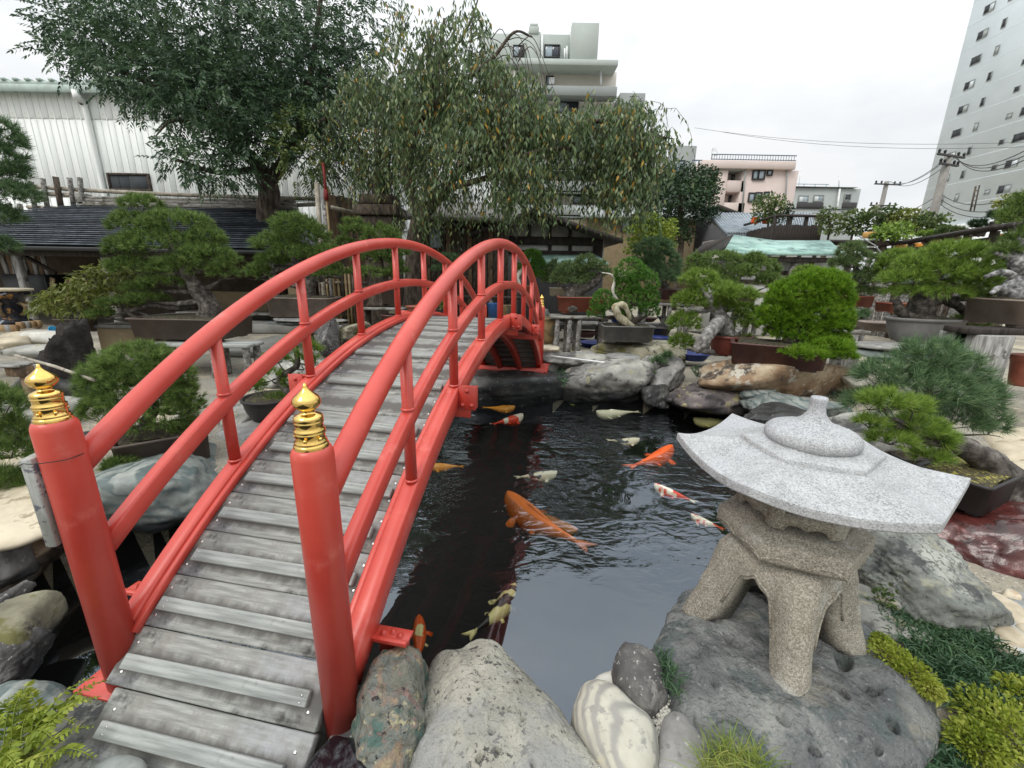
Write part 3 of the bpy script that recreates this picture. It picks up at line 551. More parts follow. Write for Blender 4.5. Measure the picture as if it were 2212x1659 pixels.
# four-legged base as one carved block (leg angles are relative to the roof corner)
legs = [rad(q + 23.5) for q in (-17, 73, 163, 253)]; na, nb = 160, 26
A = np.arange(na) * 2 * np.pi / na
dl = np.min([np.abs((A - l + np.pi) % (2 * np.pi) - np.pi) for l in legs], 0); xx = np.clip((np.degrees(dl) - 14.5) / 30.5, 0, 1)
zb = .315 * (1 - (1 - np.clip(xx * 1.0, 0, 1)) ** 3.2) * (xx > 0); zb = zb * (1 - .04 * np.cos(xx * 9)) - .03 * np.clip(1 - np.degrees(dl) / 15, 0, 1)
lm = 1 - np.clip((np.degrees(dl) - 4) / 26, 0, 1); lm = lm * lm * (3 - 2 * lm)
def rprof(z, m): 
    rl = np.interp(z, [0, .06, .14, .24, .32, .38, .43, .455], [.335, .315, .285, .268, .268, .252, .215, .15]); rg = np.interp(z, [0, .2, .32, .38, .43, .455], [.19, .20, .205, .20, .18, .15])
    return rg + (rl - rg) * m
Vo, Vi = [], []
for k in range(nb):
    t = k / (nb - 1); z = .44 + (zb - .44) * t; r = rprof(z + .015, lm); r = r + .032 * np.clip(1 - np.degrees(dl) / 15, 0, 1) * np.clip((.30 - z) / .12, 0, 1); Vo.append(np.c_[r * np.cos(A), r * np.sin(A), z])
    ri = np.maximum(r - np.interp(z, [0, .3, .455], [.085, .075, .1]), .03); Vi.append(np.c_[ri * np.cos(A), ri * np.sin(A), np.minimum(z, .40)])
V = np.concatenate(Vo + Vi[::-1]); i = np.arange(2 * nb - 1)[:, None] * na; j = np.arange(na)[None]; k = (j + 1) % na
base = lpart('leg_base', (V, [np.stack([i + j, i + na + j, i + na + k, i + k], -1).reshape(-1, 4), np.array([np.arange(na)]), np.array([np.arange(na) + (2 * nb - 1) * na])]), 'granite_warm', lan, True)
lip = []
for l0 in range(4):                                              # carved rim that follows each arch
    m_ = [q for q in range(na) if 0 < xx[q] and abs(((A[q] - legs[l0] + np.pi) % (2 * np.pi)) - np.pi - rad(45)) < rad(27)]
    m_ = sorted(m_, key=lambda q: ((A[q] - legs[l0]) % (2 * np.pi)))
    z = zb[m_] + .022; r = rprof(z, lm[m_]) + .002; lip.append(tube(np.c_[r * np.cos(A[m_]), r * np.sin(A[m_]), z], .006, 6))
[lpart('arch_rim', g_, 'granite_warm', lan, True) for g_ in lip]
pf = lpart('platform', join(hexlathe([(.15, .437), (.215, .439), (.245, .447), (.268, .462), (.276, .472), (.276, .538), (.270, .543), (.228, .549), (.224, .562), (.20, .572), (0, .588)])), 'granite_warm', lan)
pet = []
for kx in range(6):
    for q in (-.075, .075):
        for w_, z_, r_ in ((.060, .468, .2385), (.042, .472, .2385)):
            a = np.linspace(0, math.pi, 9); pet.append(mv(tube(np.c_[np.full(9, r_), q + w_ * np.cos(a), z_ + .022 * np.sin(a) * (w_ / .05) ** .5], .0045, 6), rz=rad(60 * kx + 30)))
lpart('petal_carving', join(*pet), 'granite_warm', pf, True, kind='stuff')
fbx = lpart('fire_box', join(hexlathe([(.12, .58), (.14, .58), (.14, .81), (0, .81)])), 'dark_rock', lan)
for kx in range(6):
    ap, hw = .205 * .866, .1025
    pts = [(-hw, .585)] + [(x_, .585 + .012 + .014 * abs(math.sin(x_ * 42))) if abs(x_) < .07 else (x_, .585) for x_ in np.linspace(-.085, .085, 24)] + [(hw, .585), (hw, .655), (-hw, .655)]
    pr = prism(pts, -.012, .012); Vp = pr[0]; pr = (np.c_[ap + Vp[:, 2], Vp[:, 0], Vp[:, 1]], pr[1])
    g = join(pr, box(.026, .034, .21, (ap, -hw + .012, .69), .003), box(.026, .034, .21, (ap, hw - .012, .69), .003), box(.022, 2 * hw, .03, (ap, 0, .795), .003))
    sp = lpart('side_panel', mv(g, rz=rad(60 * kx + 30)), 'granite_warm', lan)
    lat = []
    for cy_ in (-.037, .037):
        for q in (45, 135):
            z_ = np.linspace(-1, 1, 9); P_ = np.c_[np.full(9, ap - .004), cy_ + .05 * z_ * math.cos(rad(q)), .705 + .058 * z_ * math.sin(rad(q))]
            lat.append(tube(P_, .0035 + .0085 * np.abs(np.sin(z_ * np.pi)), 6))
    lpart('lattice', mv(join(*lat), rz=rad(60 * kx + 30)), 'granite_warm', sp, True)
# roof: six concave slopes with lifted corners
per, nr = 16, 18; n_ = 6 * per; a = np.arange(n_) * 2 * np.pi / n_; u_ = ((a % (math.pi / 3)) - math.pi / 6) / (math.pi / 6); cn = np.abs(u_) ** 2.4; f = np.array([hexr(t) for t in a])
sag = 1 - .010 * (1 - u_ ** 2)
def rlevel(rho, z): return np.c_[.48 * rho * f * sag * np.cos(a), .48 * rho * f * sag * np.sin(a), z + 0 * a]
tops = [rlevel(t, .905 - .105 * t ** 1.05 + (.038 * cn * t ** 2.2)) for t in np.linspace(.05, 1, nr)]
edge = .905 - .105 + .038 * cn; bots = [rlevel(t, (edge - .036) * t ** 2 + (1 - t ** 2) * .80 - .012 * t * (1 - t)) for t in (.992, .9, .6, .3, .05)]
bev = [rlevel(1.004, edge - .008), rlevel(1.004, edge - .03)]
V = np.concatenate(tops + bev + bots); m_ = len(tops + bev + bots); i = np.arange(m_ - 1)[:, None] * n_; j = np.arange(n_)[None]; k = (j + 1) % n_
rf = lpart('roof', (V, [np.stack([i + j, i + n_ + j, i + n_ + k, i + k], -1).reshape(-1, 4)]), 'granite', lan)
for p_ in rf.data.polygons: p_.use_smooth = False
lpart('roof_step', (np.concatenate([rlevel(t, z) for t, z in ((.50, .845), (.50, .872), (.49, .876), (.3, .893), (.05, .905))]), [np.stack([i + j, i + n_ + j, i + n_ + k, i + k], -1).reshape(-1, 4)[:4 * n_]]), 'granite', rf)
lpart('finial', lathe([(0, 1.068), (.026, 1.068), (.0285, 1.062), (.027, 1.05), (.026, 1.03), (.031, 1.005), (.045, .983), (.068, .965), (.1, .952), (.125, .946), (.145, .938), (.158, .924), (.160, .905), (.152, .889), (.135, .880), (.0, .878)][::-1], 48), 'granite', lan, True)

# ------------------------------------------------------------------ boulders round the pond
def px(o, z): return np.array([az(x, y, z)[:2] for x, y in o])
def boulder(label, o, z, top, m, seed, base=-.45, group=None, **kw):
    return tag(mk('boulder', *mound(px(o, z), base, top, seed, zo=z, **kw), m, smooth=True), label, 'rock', group)
boulder('large pale pitted boulder at the near tip of the pond', [(895, 1560), (915, 1480), (945, 1420), (990, 1412), (1040, 1390), (1085, 1402), (1135, 1465), (1215, 1545), (1285, 1640), (1340, 1740), (1250, 1850), (1000, 1850), (870, 1760), (862, 1650)], .0, .15, 'pitted_rock', 1, pw=2.6, q=1.4, rough=.012, freq=7, nr=90, seg=240,
    pits=[(*az(hx, hy, .12)[:2], hr) for hx, hy, hr in ((1062, 1590, .008), (1035, 1640, .010), (1075, 1625, .007), (1020, 1560, .007), (1130, 1560, .007), (1150, 1650, .008), (1100, 1545, .006), (985, 1590, .007), (1118, 1480, .006), (1060, 1500, .006), (960, 1640, .007), (1180, 1700, .009))])
boulder('green and brown mottled boulder against the near red post', [(760, 1580), (790, 1490), (845, 1425), (895, 1418), (920, 1470), (925, 1560), (912, 1630), (862, 1700), (800, 1710), (762, 1650)], .04, .20, 'green_rock', 5, pw=2.6, q=2, rough=.022, freq=7)
boulder('small dark brown pointed stone between the striped stone and the lantern rock', [(1322, 1450), (1338, 1402), (1380, 1408), (1440, 1448), (1444, 1520), (1402, 1556), (1352, 1530), (1325, 1495)], .03, .13, 'dark_rock', 3, pw=5, q=1.5, rough=.009, nr=36, seg=110, sharp=True)
boulder('cream and grey striped smooth stone beside the pale pitted boulder', [(1236, 1540), (1258, 1494), (1310, 1492), (1362, 1532), (1412, 1580), (1424, 1650), (1396, 1730), (1330, 1720), (1278, 1650), (1245, 1590)], .03, .14, 'banded_rock', 4, pw=3.2, q=2, rough=.007)
boulder('small pale yellow stone behind the striped stone at the water', [(1268, 1500), (1290, 1470), (1330, 1462), (1345, 1490), (1330, 1520), (1290, 1525)], -.05, .02, 'pale_pebble', 6, rough=.008, nr=24, seg=70)
boulder('plain grey rounded stone between striped stone and grass tuft', [(1420, 1600), (1436, 1556), (1472, 1553), (1512, 1600), (1538, 1660), (1545, 1740), (1480, 1760), (1416, 1740), (1412, 1650)], .02, .10, 'grey_rock', 7, pw=3, q=2, rough=.006)
boulder('huge blue grey boulder with holes carrying the stone lantern', [(1405, 1410), (1435, 1325), (1475, 1285), (1560, 1272), (1690, 1270), (1830, 1330), (1950, 1425), (2030, 1510), (2040, 1590), (1970, 1680), (1760, 1740), (1600, 1710), (1530, 1640), (1462, 1570), (1440, 1500)], .02, .115, 'blue_rock', 8, pw=5, q=1.5, rough=.022, freq=4.5, sharp=True, nr=110, seg=260,
    pits=[(*az(hx, hy, .1)[:2], hr) for hx, hy, hr in ((1590, 1392, .024), (1820, 1425, .034), (1812, 1500, .02), (1885, 1492, .018), (1930, 1560, .024), (1690, 1560, .014), (1760, 1618, .013), (1545, 1480, .012), (1655, 1300, .02), (1480, 1345, .012), (1900, 1610, .014), (1700, 1650, .016))])
def rk(label, x, y, z, size, m, seed, rz=0, name='rock', group=None, sub=5, cat='rock', P=None, **kw):
    P = az(x, y, z) if P is None else P
    return tag(mk(name, *mv(rockgeo(size, seed, sub=sub, **kw), rz=rz), m, loc=P, smooth=True), label, cat, group)
def rkp(label, x0, x1, y0, y1, Y, depth, m, seed, rz=0, name='rock', cat='rock', group=None, sub=5, **kw):
    """a rock filling x0..x1, y0..y1 of the view at distance Y"""
    c = ay((x0 + x1) / 2, (y0 + y1) / 2, Y); s = mpp(c); kw.setdefault('rough', .05)
    return tag(mk(name, *mv(rockgeo(((x1 - x0) / 2 * s * 1.06, depth, (y1 - y0) / 2 * s * 1.12), seed, sub=sub, **kw), rz=rz), m, loc=c, smooth=True), label, cat, group)
rkp('grey green layered rock behind the lantern and the dark turf', 1842, 2085, 1142, 1325, 1.92, .26, 'schist', 21, .3, rough=.06, layers=.07, p=9, sub=6)
rkp('deep red polished jasper rock beside the cobbled path', 1992, 2330, 1098, 1272, 2.25, .30, 'jasper', 33, .1, rough=.03, p=12, planes=9, flat=.15)
rk('pale rounded log shaped stone behind the lantern leg', 1880, 1302, .02, (.17, .09, .07), 'bank_rock', 14, -.5, sub=4)
rk('flat grey stone under the rear lantern leg by the ferns', 1905, 1352, -.02, (.26, .16, .10), 'bank_rock', 15, .3, sub=4)
boulder('broad layered grey stone under the foot of the bridge', [(40, 1740), (90, 1600), (190, 1495), (262, 1440), (480, 1510), (735, 1540), (780, 1760)], -.09, -.075, 'schist', 9, base=-.5, pw=7, q=1.5, rough=.010, freq=6, lay=.012)
boulder('grey green wet stone at the water behind the yellow fern', [(-60, 1520), (20, 1488), (110, 1488), (160, 1505), (178, 1550), (140, 1600), (60, 1640), (-60, 1640)], -.12, -.04, 'teal_rock', 10, base=-.6, pw=4, q=1.6, rough=.016)
boulder('small flat bluish oval stone below the bridge foot', [(205, 1660), (240, 1640), (290, 1638), (318, 1660), (300, 1720), (220, 1720)], -.01, .02, 'teal_rock', 11, base=-.1, rough=.004, nr=24, seg=70)
boulder('small rough brown stone at the foot of the near red post', [(700, 1640), (712, 1590), (745, 1555), (790, 1560), (800, 1640), (760, 1680)], .0, .03, 'dark_rock', 12, base=-.3, rough=.012, nr=24, seg=70)
rk('glossy black rounded stone at the very bottom by the bridge foot', 750, 1688, .05, (.10, .13, .10), 'black_stone', 13, .3, rough=.03)
# left bank
boulder('wide flat pale sandstone slab on the left bank beyond the near post', [(-220, 1090), (-120, 1045), (10, 1010), (110, 1020), (160, 1060), (158, 1125), (90, 1150), (0, 1175), (-160, 1190)], .10, .12, 'sand_slab', 16, base=.03, pw=7, q=1.6, rough=.012)
rkp('rusty brown rock face under the pale sandstone slab', -70, 135, 1130, 1258, 2.25, .42, 'brown_rock', 17, rough=.08)
rkp('grey stone at the left edge above the dark water', -60, 34, 1150, 1290, 2.0, .25, 'grey_rock', 18)
rkp('rounded olive oblong stone lying in the left water', -30, 92, 1325, 1400, 1.62, .16, 'moss_rock', 19, planes=5, p=5, rough=.015)
rkp('small dark stone above the olive oblong stone', -30, 18, 1290, 1335, 1.75, .12, 'dark_rock', 20)
rkp('rough dark stone low at the left edge of the water', -40, 45, 1415, 1500, 1.42, .16, 'dark_rock', 22, rough=.08)
rkp('long greenish boulder overhanging the water behind the near handrail', 205, 500, 985, 1135, 2.95, .5, 'teal_rock', 23, rough=.05, planes=9, p=7)
rkp('dark wet bank stone under the greenish boulder', 150, 520, 1110, 1200, 3.3, .4, 'wet_rock', 24)
rkp('low grey bank stone by the round bonsai pot', 480, 560, 880, 965, 4.2, .3, 'bank_rock', 25)
rkp('flat grey bank stone behind the red stringer', 520, 700, 905, 975, 4.0, .35, 'grey_rock', 26)
rkp('squared grey stone block beside the far stringer', 690, 735, 690, 765, 5.6, .25, 'dark_rock', 27, p=20, planes=6)
rkp('tan lumpy stone next to the squared grey block', 725, 790, 700, 740, 6.0, .3, 'moss_rock', 28)
rkp('small round grey pebble on the back wall of stones', 668, 700, 688, 712, 6.2, .15, 'grey_rock', 29, planes=4, p=5, sub=4)
rkp('dark grey layered bank stone left of the far stringer', 560, 720, 765, 830, 5.2, .3, 'bank_rock', 30)
rkp('mossy back bank stone between the two handrails', 780, 900, 735, 790, 7.4, .4, 'bank_rock', 31)
rkp('tall black lava rock with rough pores on the left bank', 132, 212, 706, 905, 4.9, .28, 'lava', 32, rough=.13, freq=2.6, planes=7)
rkp('smooth oval beige boulder near the blue scoop', 70, 140, 716, 752, 6.1, .2, 'pale_pebble', 34, planes=4, p=4, rough=.01, sub=4)
rkp('flat beige stone beside the smooth oval boulder', -10, 76, 718, 748, 6.3, .3, 'sand_slab', 35, sub=4)
rkp('pale flat rounded stone at the left edge of the bank', -20, 44, 728, 765, 5.6, .2, 'sand_slab', 36, sub=4)
rkp('long narrow grey slab set in the left bank', 36, 150, 742, 768, 5.4, .2, 'bank_rock', 37, sub=4)
rkp('dark flat stone in the left stream bed', 90, 160, 768, 800, 4.8, .3, 'grey_rock', 38, sub=4)
rkp('dark rounded stream stone under the bamboo pole', 140, 250, 930, 990, 3.6, .3, 'wet_rock', 39, sub=4)
rkp('grey stone between the lava rock and the mound pine', 20, 130, 870, 940, 3.9, .35, 'bank_rock', 40, sub=4)
rkp('dark mossy stone beneath the bird table', 40, 150, 800, 880, 4.6, .3, 'wet_rock', 43, sub=4)
rkp('flat stone behind the far left bridge post', 860, 960, 690, 740, 8.4, .4, 'bank_rock', 44, sub=4)
# far bank
rkp('long dark wet rock under the far end of the bridge', 940, 1225, 795, 885, 6.75, .42, 'wet_rock', 50, flat=.2, rough=.06, planes=9)
rkp('large pale topped rock at the far waterline', 1195, 1400, 775, 875, 6.6, .45, 'bank_rock', 51, rough=.06, planes=10)
rkp('flat weathered slab lying on the pale topped rock', 1308, 1396, 788, 822, 6.45, .26, 'bank_rock', 52, flat=.4, sub=4)
rkp('low cracked grey rock below the white net pole', 1190, 1330, 754, 800, 7.1, .3, 'bank_rock', 53, rough=.08)
rkp('big rounded tan boulder carrying the deadwood juniper', 1262, 1440, 733, 797, 7.75, .42, 'moss_rock', 54, rough=.045, planes=8, p=7, flat=.22)
rkp('dark grey rock at the waterline below the pine sprig', 1385, 1480, 765, 850, 6.5, .35, 'grey_rock', 55)
rkp('small black wet stone in the far water corner', 1380, 1440, 825, 880, 6.2, .25, 'wet_rock', 56)
rkp('purple brown wrinkled rock at the far right waterline', 1428, 1625, 822, 900, 5.95, .4, 'purple_rock', 57, rough=.07, layers=.06)
rkp('large angular brown slab carrying two potted bonsai', 1492, 1830, 762, 868, 5.85, .55, 'brown_rock', 64, rough=.035, planes=10, p=14, flat=.25, rz=-.12)
rkp('small flat teal stone under the angular brown slab', 1592, 1672, 834, 862, 5.4, .2, 'teal_rock', 59, flat=.3, sub=4)
rkp('long flat grey green stone at the water behind the lantern', 1618, 1800, 852, 905, 5.0, .35, 'teal_rock', 60, flat=.25, layers=.04)
rkp('dark wet rock under the flat grey green stone', 1600, 1790, 880, 930, 4.7, .3, 'wet_rock', 61)
rkp('pinkish flat stone on the sand behind the bright mound bonsai', 1830, 1880, 812, 838, 5.6, .2, 'pale_pebble', 62, sub=4)
rkp('white flat capstone beside the far red post', 1160, 1212, 744, 766, 7.2, .22, 'sand_slab', 63, flat=.4, sub=4)
rkp('squat grey stone pillar beside the far red post', 1155, 1206, 758, 818, 7.15, .18, 'grey_rock', 65, p=16, planes=5, sub=4)
rkp('sunken bank rock behind the lantern roof and blue pine', 1790, 1960, 900, 1000, 3.7, .45, 'bank_rock', 66)
rkp('moss stained bank rock beside the lantern rock', 1770, 1900, 1060, 1160, 2.75, .35, 'bank_rock', 67)
# millstone and landing net
ms_ = ay(1345, 776, 6.95); s_ = mpp(ms_); gr = [mv(box(.004, .05, .10, (0, -.27, .0), .001), rz=rad(q)) for q in range(0, 360, 8)]
mst = thing('millstone', 'grooved grey millstone lying on the far bank under the net', 'millstone', tuple(ms_)); lpart('disc', cyl(.275, .13, 48, (0, 0, -.065)), 'grey_rock', mst); lpart('groove_rib', join(*gr), 'bank_rock', mst, kind='stuff')
net = thing('landing_net', 'long white poled pond net with dark mesh head lying on the rocks', 'net', tuple(ay(1190, 768, 6.9))); A0, A1, A2 = ay(1190, 769, 6.9), ay(1340, 787, 6.5), ay(1386, 792, 6.4)
part('pole', tube([A0, A1, A2], .013, 10, 4), 'white_metal', net, True); c_ = (A1 + A2) / 2 + [.02, 0, -.05]
part('net_frame', tube([c_ + [-.16, -.1, .05], c_ + [.17, -.1, .04], c_ + [.18, .1, .04], c_ + [-.15, .12, .05], c_ + [-.16, -.1, .05]], .008, 6), 'white_metal', net)
part('mesh_bag', mv(rockgeo((.16, .1, .06), 5, sub=3, rough=.03, flat=.4), c_ + [0, 0, .0]), 'black_plastic', net, True)
# cobbled path at the right
path = tag(mk('cobbled_path', *slab(az(2050, 1290, .03), az(2300, 1290, .03), az(2420, 1440, .03), az(2110, 1430, .03), .12), 'mortar'), kind='structure')
rs = np.random.RandomState(11); spots = [(2092, 1300, 28), (2112, 1318, 24), (2150, 1288, 26), (2135, 1330, 28), (2175, 1305, 34), (2150, 1350, 34), (2205, 1330, 34), (2110, 1345, 30), (2185, 1372, 38), (2225, 1290, 26), (2135, 1378, 30), (2190, 1282, 20), (2240, 1365, 34), (2170, 1400, 30)]
for x_, y_, r_ in spots:
    c_ = az(x_, y_, .04); s_ = mpp(c_); q = rs.uniform(0, 3)
    th_ = np.linspace(0, 2 * np.pi, 9)[:-1]; o_ = np.c_[c_[0] + np.cos(th_) * r_ * s_ * rs.uniform(.75, 1.15, 8) * 1.1, c_[1] + np.sin(th_) * r_ * s_ * rs.uniform(.7, 1.1, 8) * .9]
    mk('cobble', *mound(o_, .0, .048 + rs.uniform(-.004, .006), 70 + len(o_), pw=6, q=1.6, rough=.003, nr=10, seg=28), 'paver_tan' if rs.rand() < .75 else 'grey_rock', path, True)
for k_, (lab, o_) in enumerate((('large beige flagstone at the right edge above the jasper rock', [(2120, 930), (2200, 915), (2330, 930), (2340, 985), (2190, 985)]), ('second beige flagstone at the right edge nearer the dark pot', [(2150, 990), (2340, 990), (2360, 1060), (2215, 1070)]))):
    tag(mk('flagstone', *mound(px(o_, .05), -.05, .06, 80 + k_, pw=7, q=1.5, rough=.008, nr=20, seg=70), 'sand_slab', smooth=True), lab, 'flagstone')
tag(mk('flagstone', *mound(px([(1216, 768), (1230, 757), (1330, 757), (1345, 770)], .0), -.05, .03, 84, pw=8, q=1.5, rough=.004, nr=12, seg=60), 'sand_slab', smooth=True), 'beige flagstone behind the net pole on the far bank', 'flagstone')
tag(mk('flagstone', *mound(px([(1790, 800), (1810, 768), (1930, 770), (1950, 800)], .0), -.05, .03, 85, pw=8, q=1.5, rough=.004, nr=12, seg=60), 'sand_slab', smooth=True), 'beige flagstone beside the wooden stand leg', 'flagstone')

# ------------------------------------------------------------------ koi
def koi(label, head, tail, L_, m, bend=.0, dz=-.018, W=1.5):
    """head and tail are picture points on the water surface"""
    h = az(*head, WZ); t = az(*tail, WZ); d = nrm(t - h); ln = np.linalg.norm(t - h) if L_ is None else L_; n_ = np.array([-d[1], d[0], 0])
    u = np.linspace(0, 1, 26); rad_ = np.interp(u, [0, .015, .04, .09, .18, .32, .45, .6, .75, .86, .93, 1], [.02, .040, .056, .074, .090, .098, .092, .072, .045, .026, .020, .014]) * ln * W
    P = np.array([[0, 0, 0]] * 26, float); ctr = h + d * (u[:, None] * ln) + n_ * (bend * ln * np.sin(u * 3.6) * u)[:, None]
    k = thing('koi', label, 'koi', tuple(h[:2]) + (WZ + dz,), 0, 'koi in the pond'); off = np.array([h[0], h[1], WZ + dz]); C = ctr - off; C[:, 2] = -rad_ * .8
    T = nrm(np.gradient(C, axis=0)); S = nrm(np.cross(T, [0, 0, 1.])); th_ = np.arange(14) * 2 * np.pi / 14
    V = (C[:, None] + S[:, None] * (rad_[:, None] * .86 * np.cos(th_))[:, :, None] + np.array([0, 0, 1.]) * (rad_[:, None] * 1.0 * np.sin(th_))[:, :, None]).reshape(-1, 3)
    i = np.arange(25)[:, None] * 14; j = np.arange(14)[None]; kk = (j + 1) % 14
    lpart('body', (V, [np.stack([i + j, i + kk, i + 14 + kk, i + 14 + j], -1).reshape(-1, 4), np.array([np.arange(14)[::-1], np.arange(14) + 25 * 14])]), m, k, True)
    def fin_(nm, root, dirs, th=.002):
        pts = np.array([root] + [root + q for q in dirs]); n2 = len(pts); up = np.array([0, 0, th]); V = np.concatenate([pts + up, pts - up]); a_ = np.arange(n2)
        lpart(nm, (V, [np.array([a_, a_[::-1] + n2]), np.stack([a_, (a_ + 1) % n2, (a_ + 1) % n2 + n2, a_ + n2], -1)]), m, k)
    for sgn in (1, -1):
        r0 = C[7] + S[7] * sgn * rad_[7] * .75 - [0, 0, .01]; fin_('pectoral_fin', r0, [(S[7] * sgn * a + T[7] * b) * ln for a, b in ((.05, .0), (.13, .05), (.14, .10), (.09, .13), (.02, .07))])
        r1 = C[14] + S[14] * sgn * rad_[14] * .7 - [0, 0, .012]; fin_('pelvic_fin', r1, [(S[14] * sgn * a + T[14] * b) * ln for a, b in ((.04, .0), (.08, .05), (.06, .09), (.01, .05))])
    e_ = C[-1] - T[-1] * .01; fin_('tail_fin', e_ , [(T[-1] * a + S[-1] * b) * ln for a, b in ((.03, .03), (.2, .085), (.15, .02), (.12, 0), (.15, -.02), (.19, -.075), (.03, -.03))], .003)
    D = C[8:18] + np.array([0, 0, 1.]) * rad_[8:18, None] * .9; top = D + np.array([0, 0, .035 * ln]) * np.interp(np.arange(10), [0, 2, 9], [.2, 1, .3])[:, None]; V = np.concatenate([D + S[8:18] * .002, top, D - S[8:18] * .002]); q = np.arange(9)
    lpart('dorsal_fin', (V, [np.concatenate([np.stack([q, q + 1, q + 11, q + 10], -1), np.stack([q + 10, q + 11, q + 21, q + 20], -1)])]), m, k)
koi('golden orange koi swimming by the bolted red bracket', (1113, 870), (1052, 873), None, 'koi_gold', .03, -.05)
koi('red and black koi with white nose near the bracket', (1129, 889), (1072, 908), None, 'koi_redwhite', -.03, -.03)
koi('plain white koi heading away below the far pale rock', (1288, 885), (1368, 886), None, 'koi_pale', .02)
koi('pale yellow koi half hidden behind the lantern roof corner', (1498, 900), (1585, 908), None, 'koi_yellow', .02)
koi('small white koi with black spots in the ripples', (1382, 940), (1322, 944), None, 'koi_spotted', .03, -.04)
koi('bright vermilion koi breaking the ripples', (1452, 960), (1375, 1002), None, 'koi_red', .03, -.004, 1.3)
koi('red and white koi near the front corner of the lantern roof', (1414, 1043), (1492, 1078), None, 'koi_redwhite', .02, -.003, 1.4)
koi('faint white and pink koi trailing toward the lantern', (1497, 1083), (1560, 1112), None, 'koi_redwhite', .02, -.12)
koi('white koi with red and black spots beside the post reflection', (1203, 1015), (1125, 1026), None, 'koi_spotted', -.03, -.012)
koi('golden koi half under the bridge stringer', (925, 992), (992, 997), None, 'koi_gold', .02, -.05)
koi('large rust orange koi seen from above in the middle', (1096, 1060), (1240, 1165), None, 'koi_orange', -.04, -.004, 1.45)
koi('dark orange koi alongside the large rust orange one', (1248, 1138), (1150, 1090), None, 'koi_dark', .03, -.03, 1.4)
koi('cream koi with black patches near the pale boulder', (1113, 1256), (1030, 1358), None, 'koi_black_yellow', .05, -.012)
koi('deep swimming yellow koi with red patches beside the bridge', (903, 1282), (900, 1378), None, 'koi_red_patch', .03, -.16)
koi('reddish white koi blurred by the water behind the near post', (195, 1458), (262, 1420), None, 'koi_redwhite', .02, -.12)
for x_, y_, q in ((1209, 860, .3), (1237, 875, -.5)):
    c_ = az(x_, y_, WZ); u = np.linspace(-1, 1, 7); w_ = .012 * (1 - u * u); V = np.concatenate([np.c_[u * .045, w_, .004 + .008 * u * u], np.c_[u * .045, -w_, .004 + .008 * u * u]]); k = np.arange(6)
    tag(mk('floating_leaf', *mv((V, [np.stack([k, k + 7, k + 8, k + 1], -1)]), rz=q), 'fern', loc=c_), 'small yellow leaf floating on the far dark water' + (' nearest the rocks' if q > 0 else ' farther from the rocks'), 'leaf', 'leaves floating on the pond')
# ------------------------------------------------------------------ foliage builders
def needles(C, D, ln, n, spread, w, rs):
    """n needles from each point C fanning about direction D; returns triangles"""
    m_ = len(C); c = np.repeat(C, n, 0); d = nrm(np.repeat(D, n, 0) + spread * rs.randn(m_ * n, 3)); l = ln * rs.uniform(.65, 1.1, (m_ * n, 1))
    c = c + rs.randn(m_ * n, 3) * ln * .08; s = nrm(np.cross(d, rs.randn(m_ * n, 3))) * w * .5
    tip = c + d * l; tip[:, 2] -= (l[:, 0] ** 2) * .25
    V = np.stack([c - s, c + s, tip], 1).reshape(-1, 3); return V, [np.arange(len(V)).reshape(-1, 3)]
def leaves(C, D, ln, w, rs, droop=0., fold=.25):
    """one pointed leaf (two quads folded along the midrib -> 1 bent quad strip) per point"""
    d = nrm(D); s = nrm(np.cross(d, rs.randn(len(C), 3))); l = ln * rs.uniform(.7, 1.15, (len(C), 1)); wv = w * rs.uniform(.8, 1.15, (len(C), 1)); u = np.cross(s, d)
    a = C; b = C + d * l * .45 + s * wv * .5 + u * wv * fold * .5; e = C + d * l * .45 - s * wv * .5 + u * wv * fold * .5; t = C + d * l; t[:, 2] -= l[:, 0] * droop
    V = np.stack([a, b, t, e], 1).reshape(-1, 3); return V, [np.arange(len(V)).reshape(-1, 4)]
def shellpts(c, r, n, rs, lo=-.25, inner=.72):
    v = nrm(rs.randn(n * 3, 3)); v = v[v[:, 2] > lo][:n]; k = rs.uniform(inner, 1.0, (len(v), 1)) * (1 + .16 * fbm(v * 2.2 + c * 3.1, 2)[:, None])
    return c + v * r * k, nrm(v / r * r.min())
def pot_rect(w, d, h, flare=1.14, rim=.02, feet=True):
    def ring(s, z, r=.12):
        a, b = w / 2 * s, d / 2 * s; q = min(a, b) * r; return [(x * a - (x * q if k else 0), y * b - (0 if k else y * q), z) for x, y, k in ((1, 1, 1), (1, 1, 0), (1, -1, 0), (1, -1, 1), (-1, -1, 1), (-1, -1, 0), (-1, 1, 0), (-1, 1, 1))][::-1]
    s0, s1 = 2 / (1 + flare) * 1.0, 1.0; L_ = [ring(s0 * .94, 0), ring(s0, .004), ring(s0 + (s1 - s0) * .9 - .02, h - rim), ring(s1 + .02, h - rim * .9), ring(s1 + .02, h), ring(s1 - .06, h), ring(s1 - .09, h - rim * 1.6)]
    V = np.array([p for l in L_ for p in l]); i = np.arange(len(L_) - 1)[:, None] * 8; j = np.arange(8)[None]; k = (j + 1) % 8
    g = (V, [np.stack([i + j, i + k, i + 8 + k, i + 8 + j], -1).reshape(-1, 4), np.array([np.arange(8)[::-1]])])
    if feet: g = join(mv(g, (0, 0, h * .1)), *[box(w * .16, d * .16, h * .14, (x * w * .33, y * d * .33, h * .06), .004) for x in (-1, 1) for y in (-1, 1)])
    return g, (w * .43, d * .43, h * (1.1 if feet else 1) - rim * 1.2)
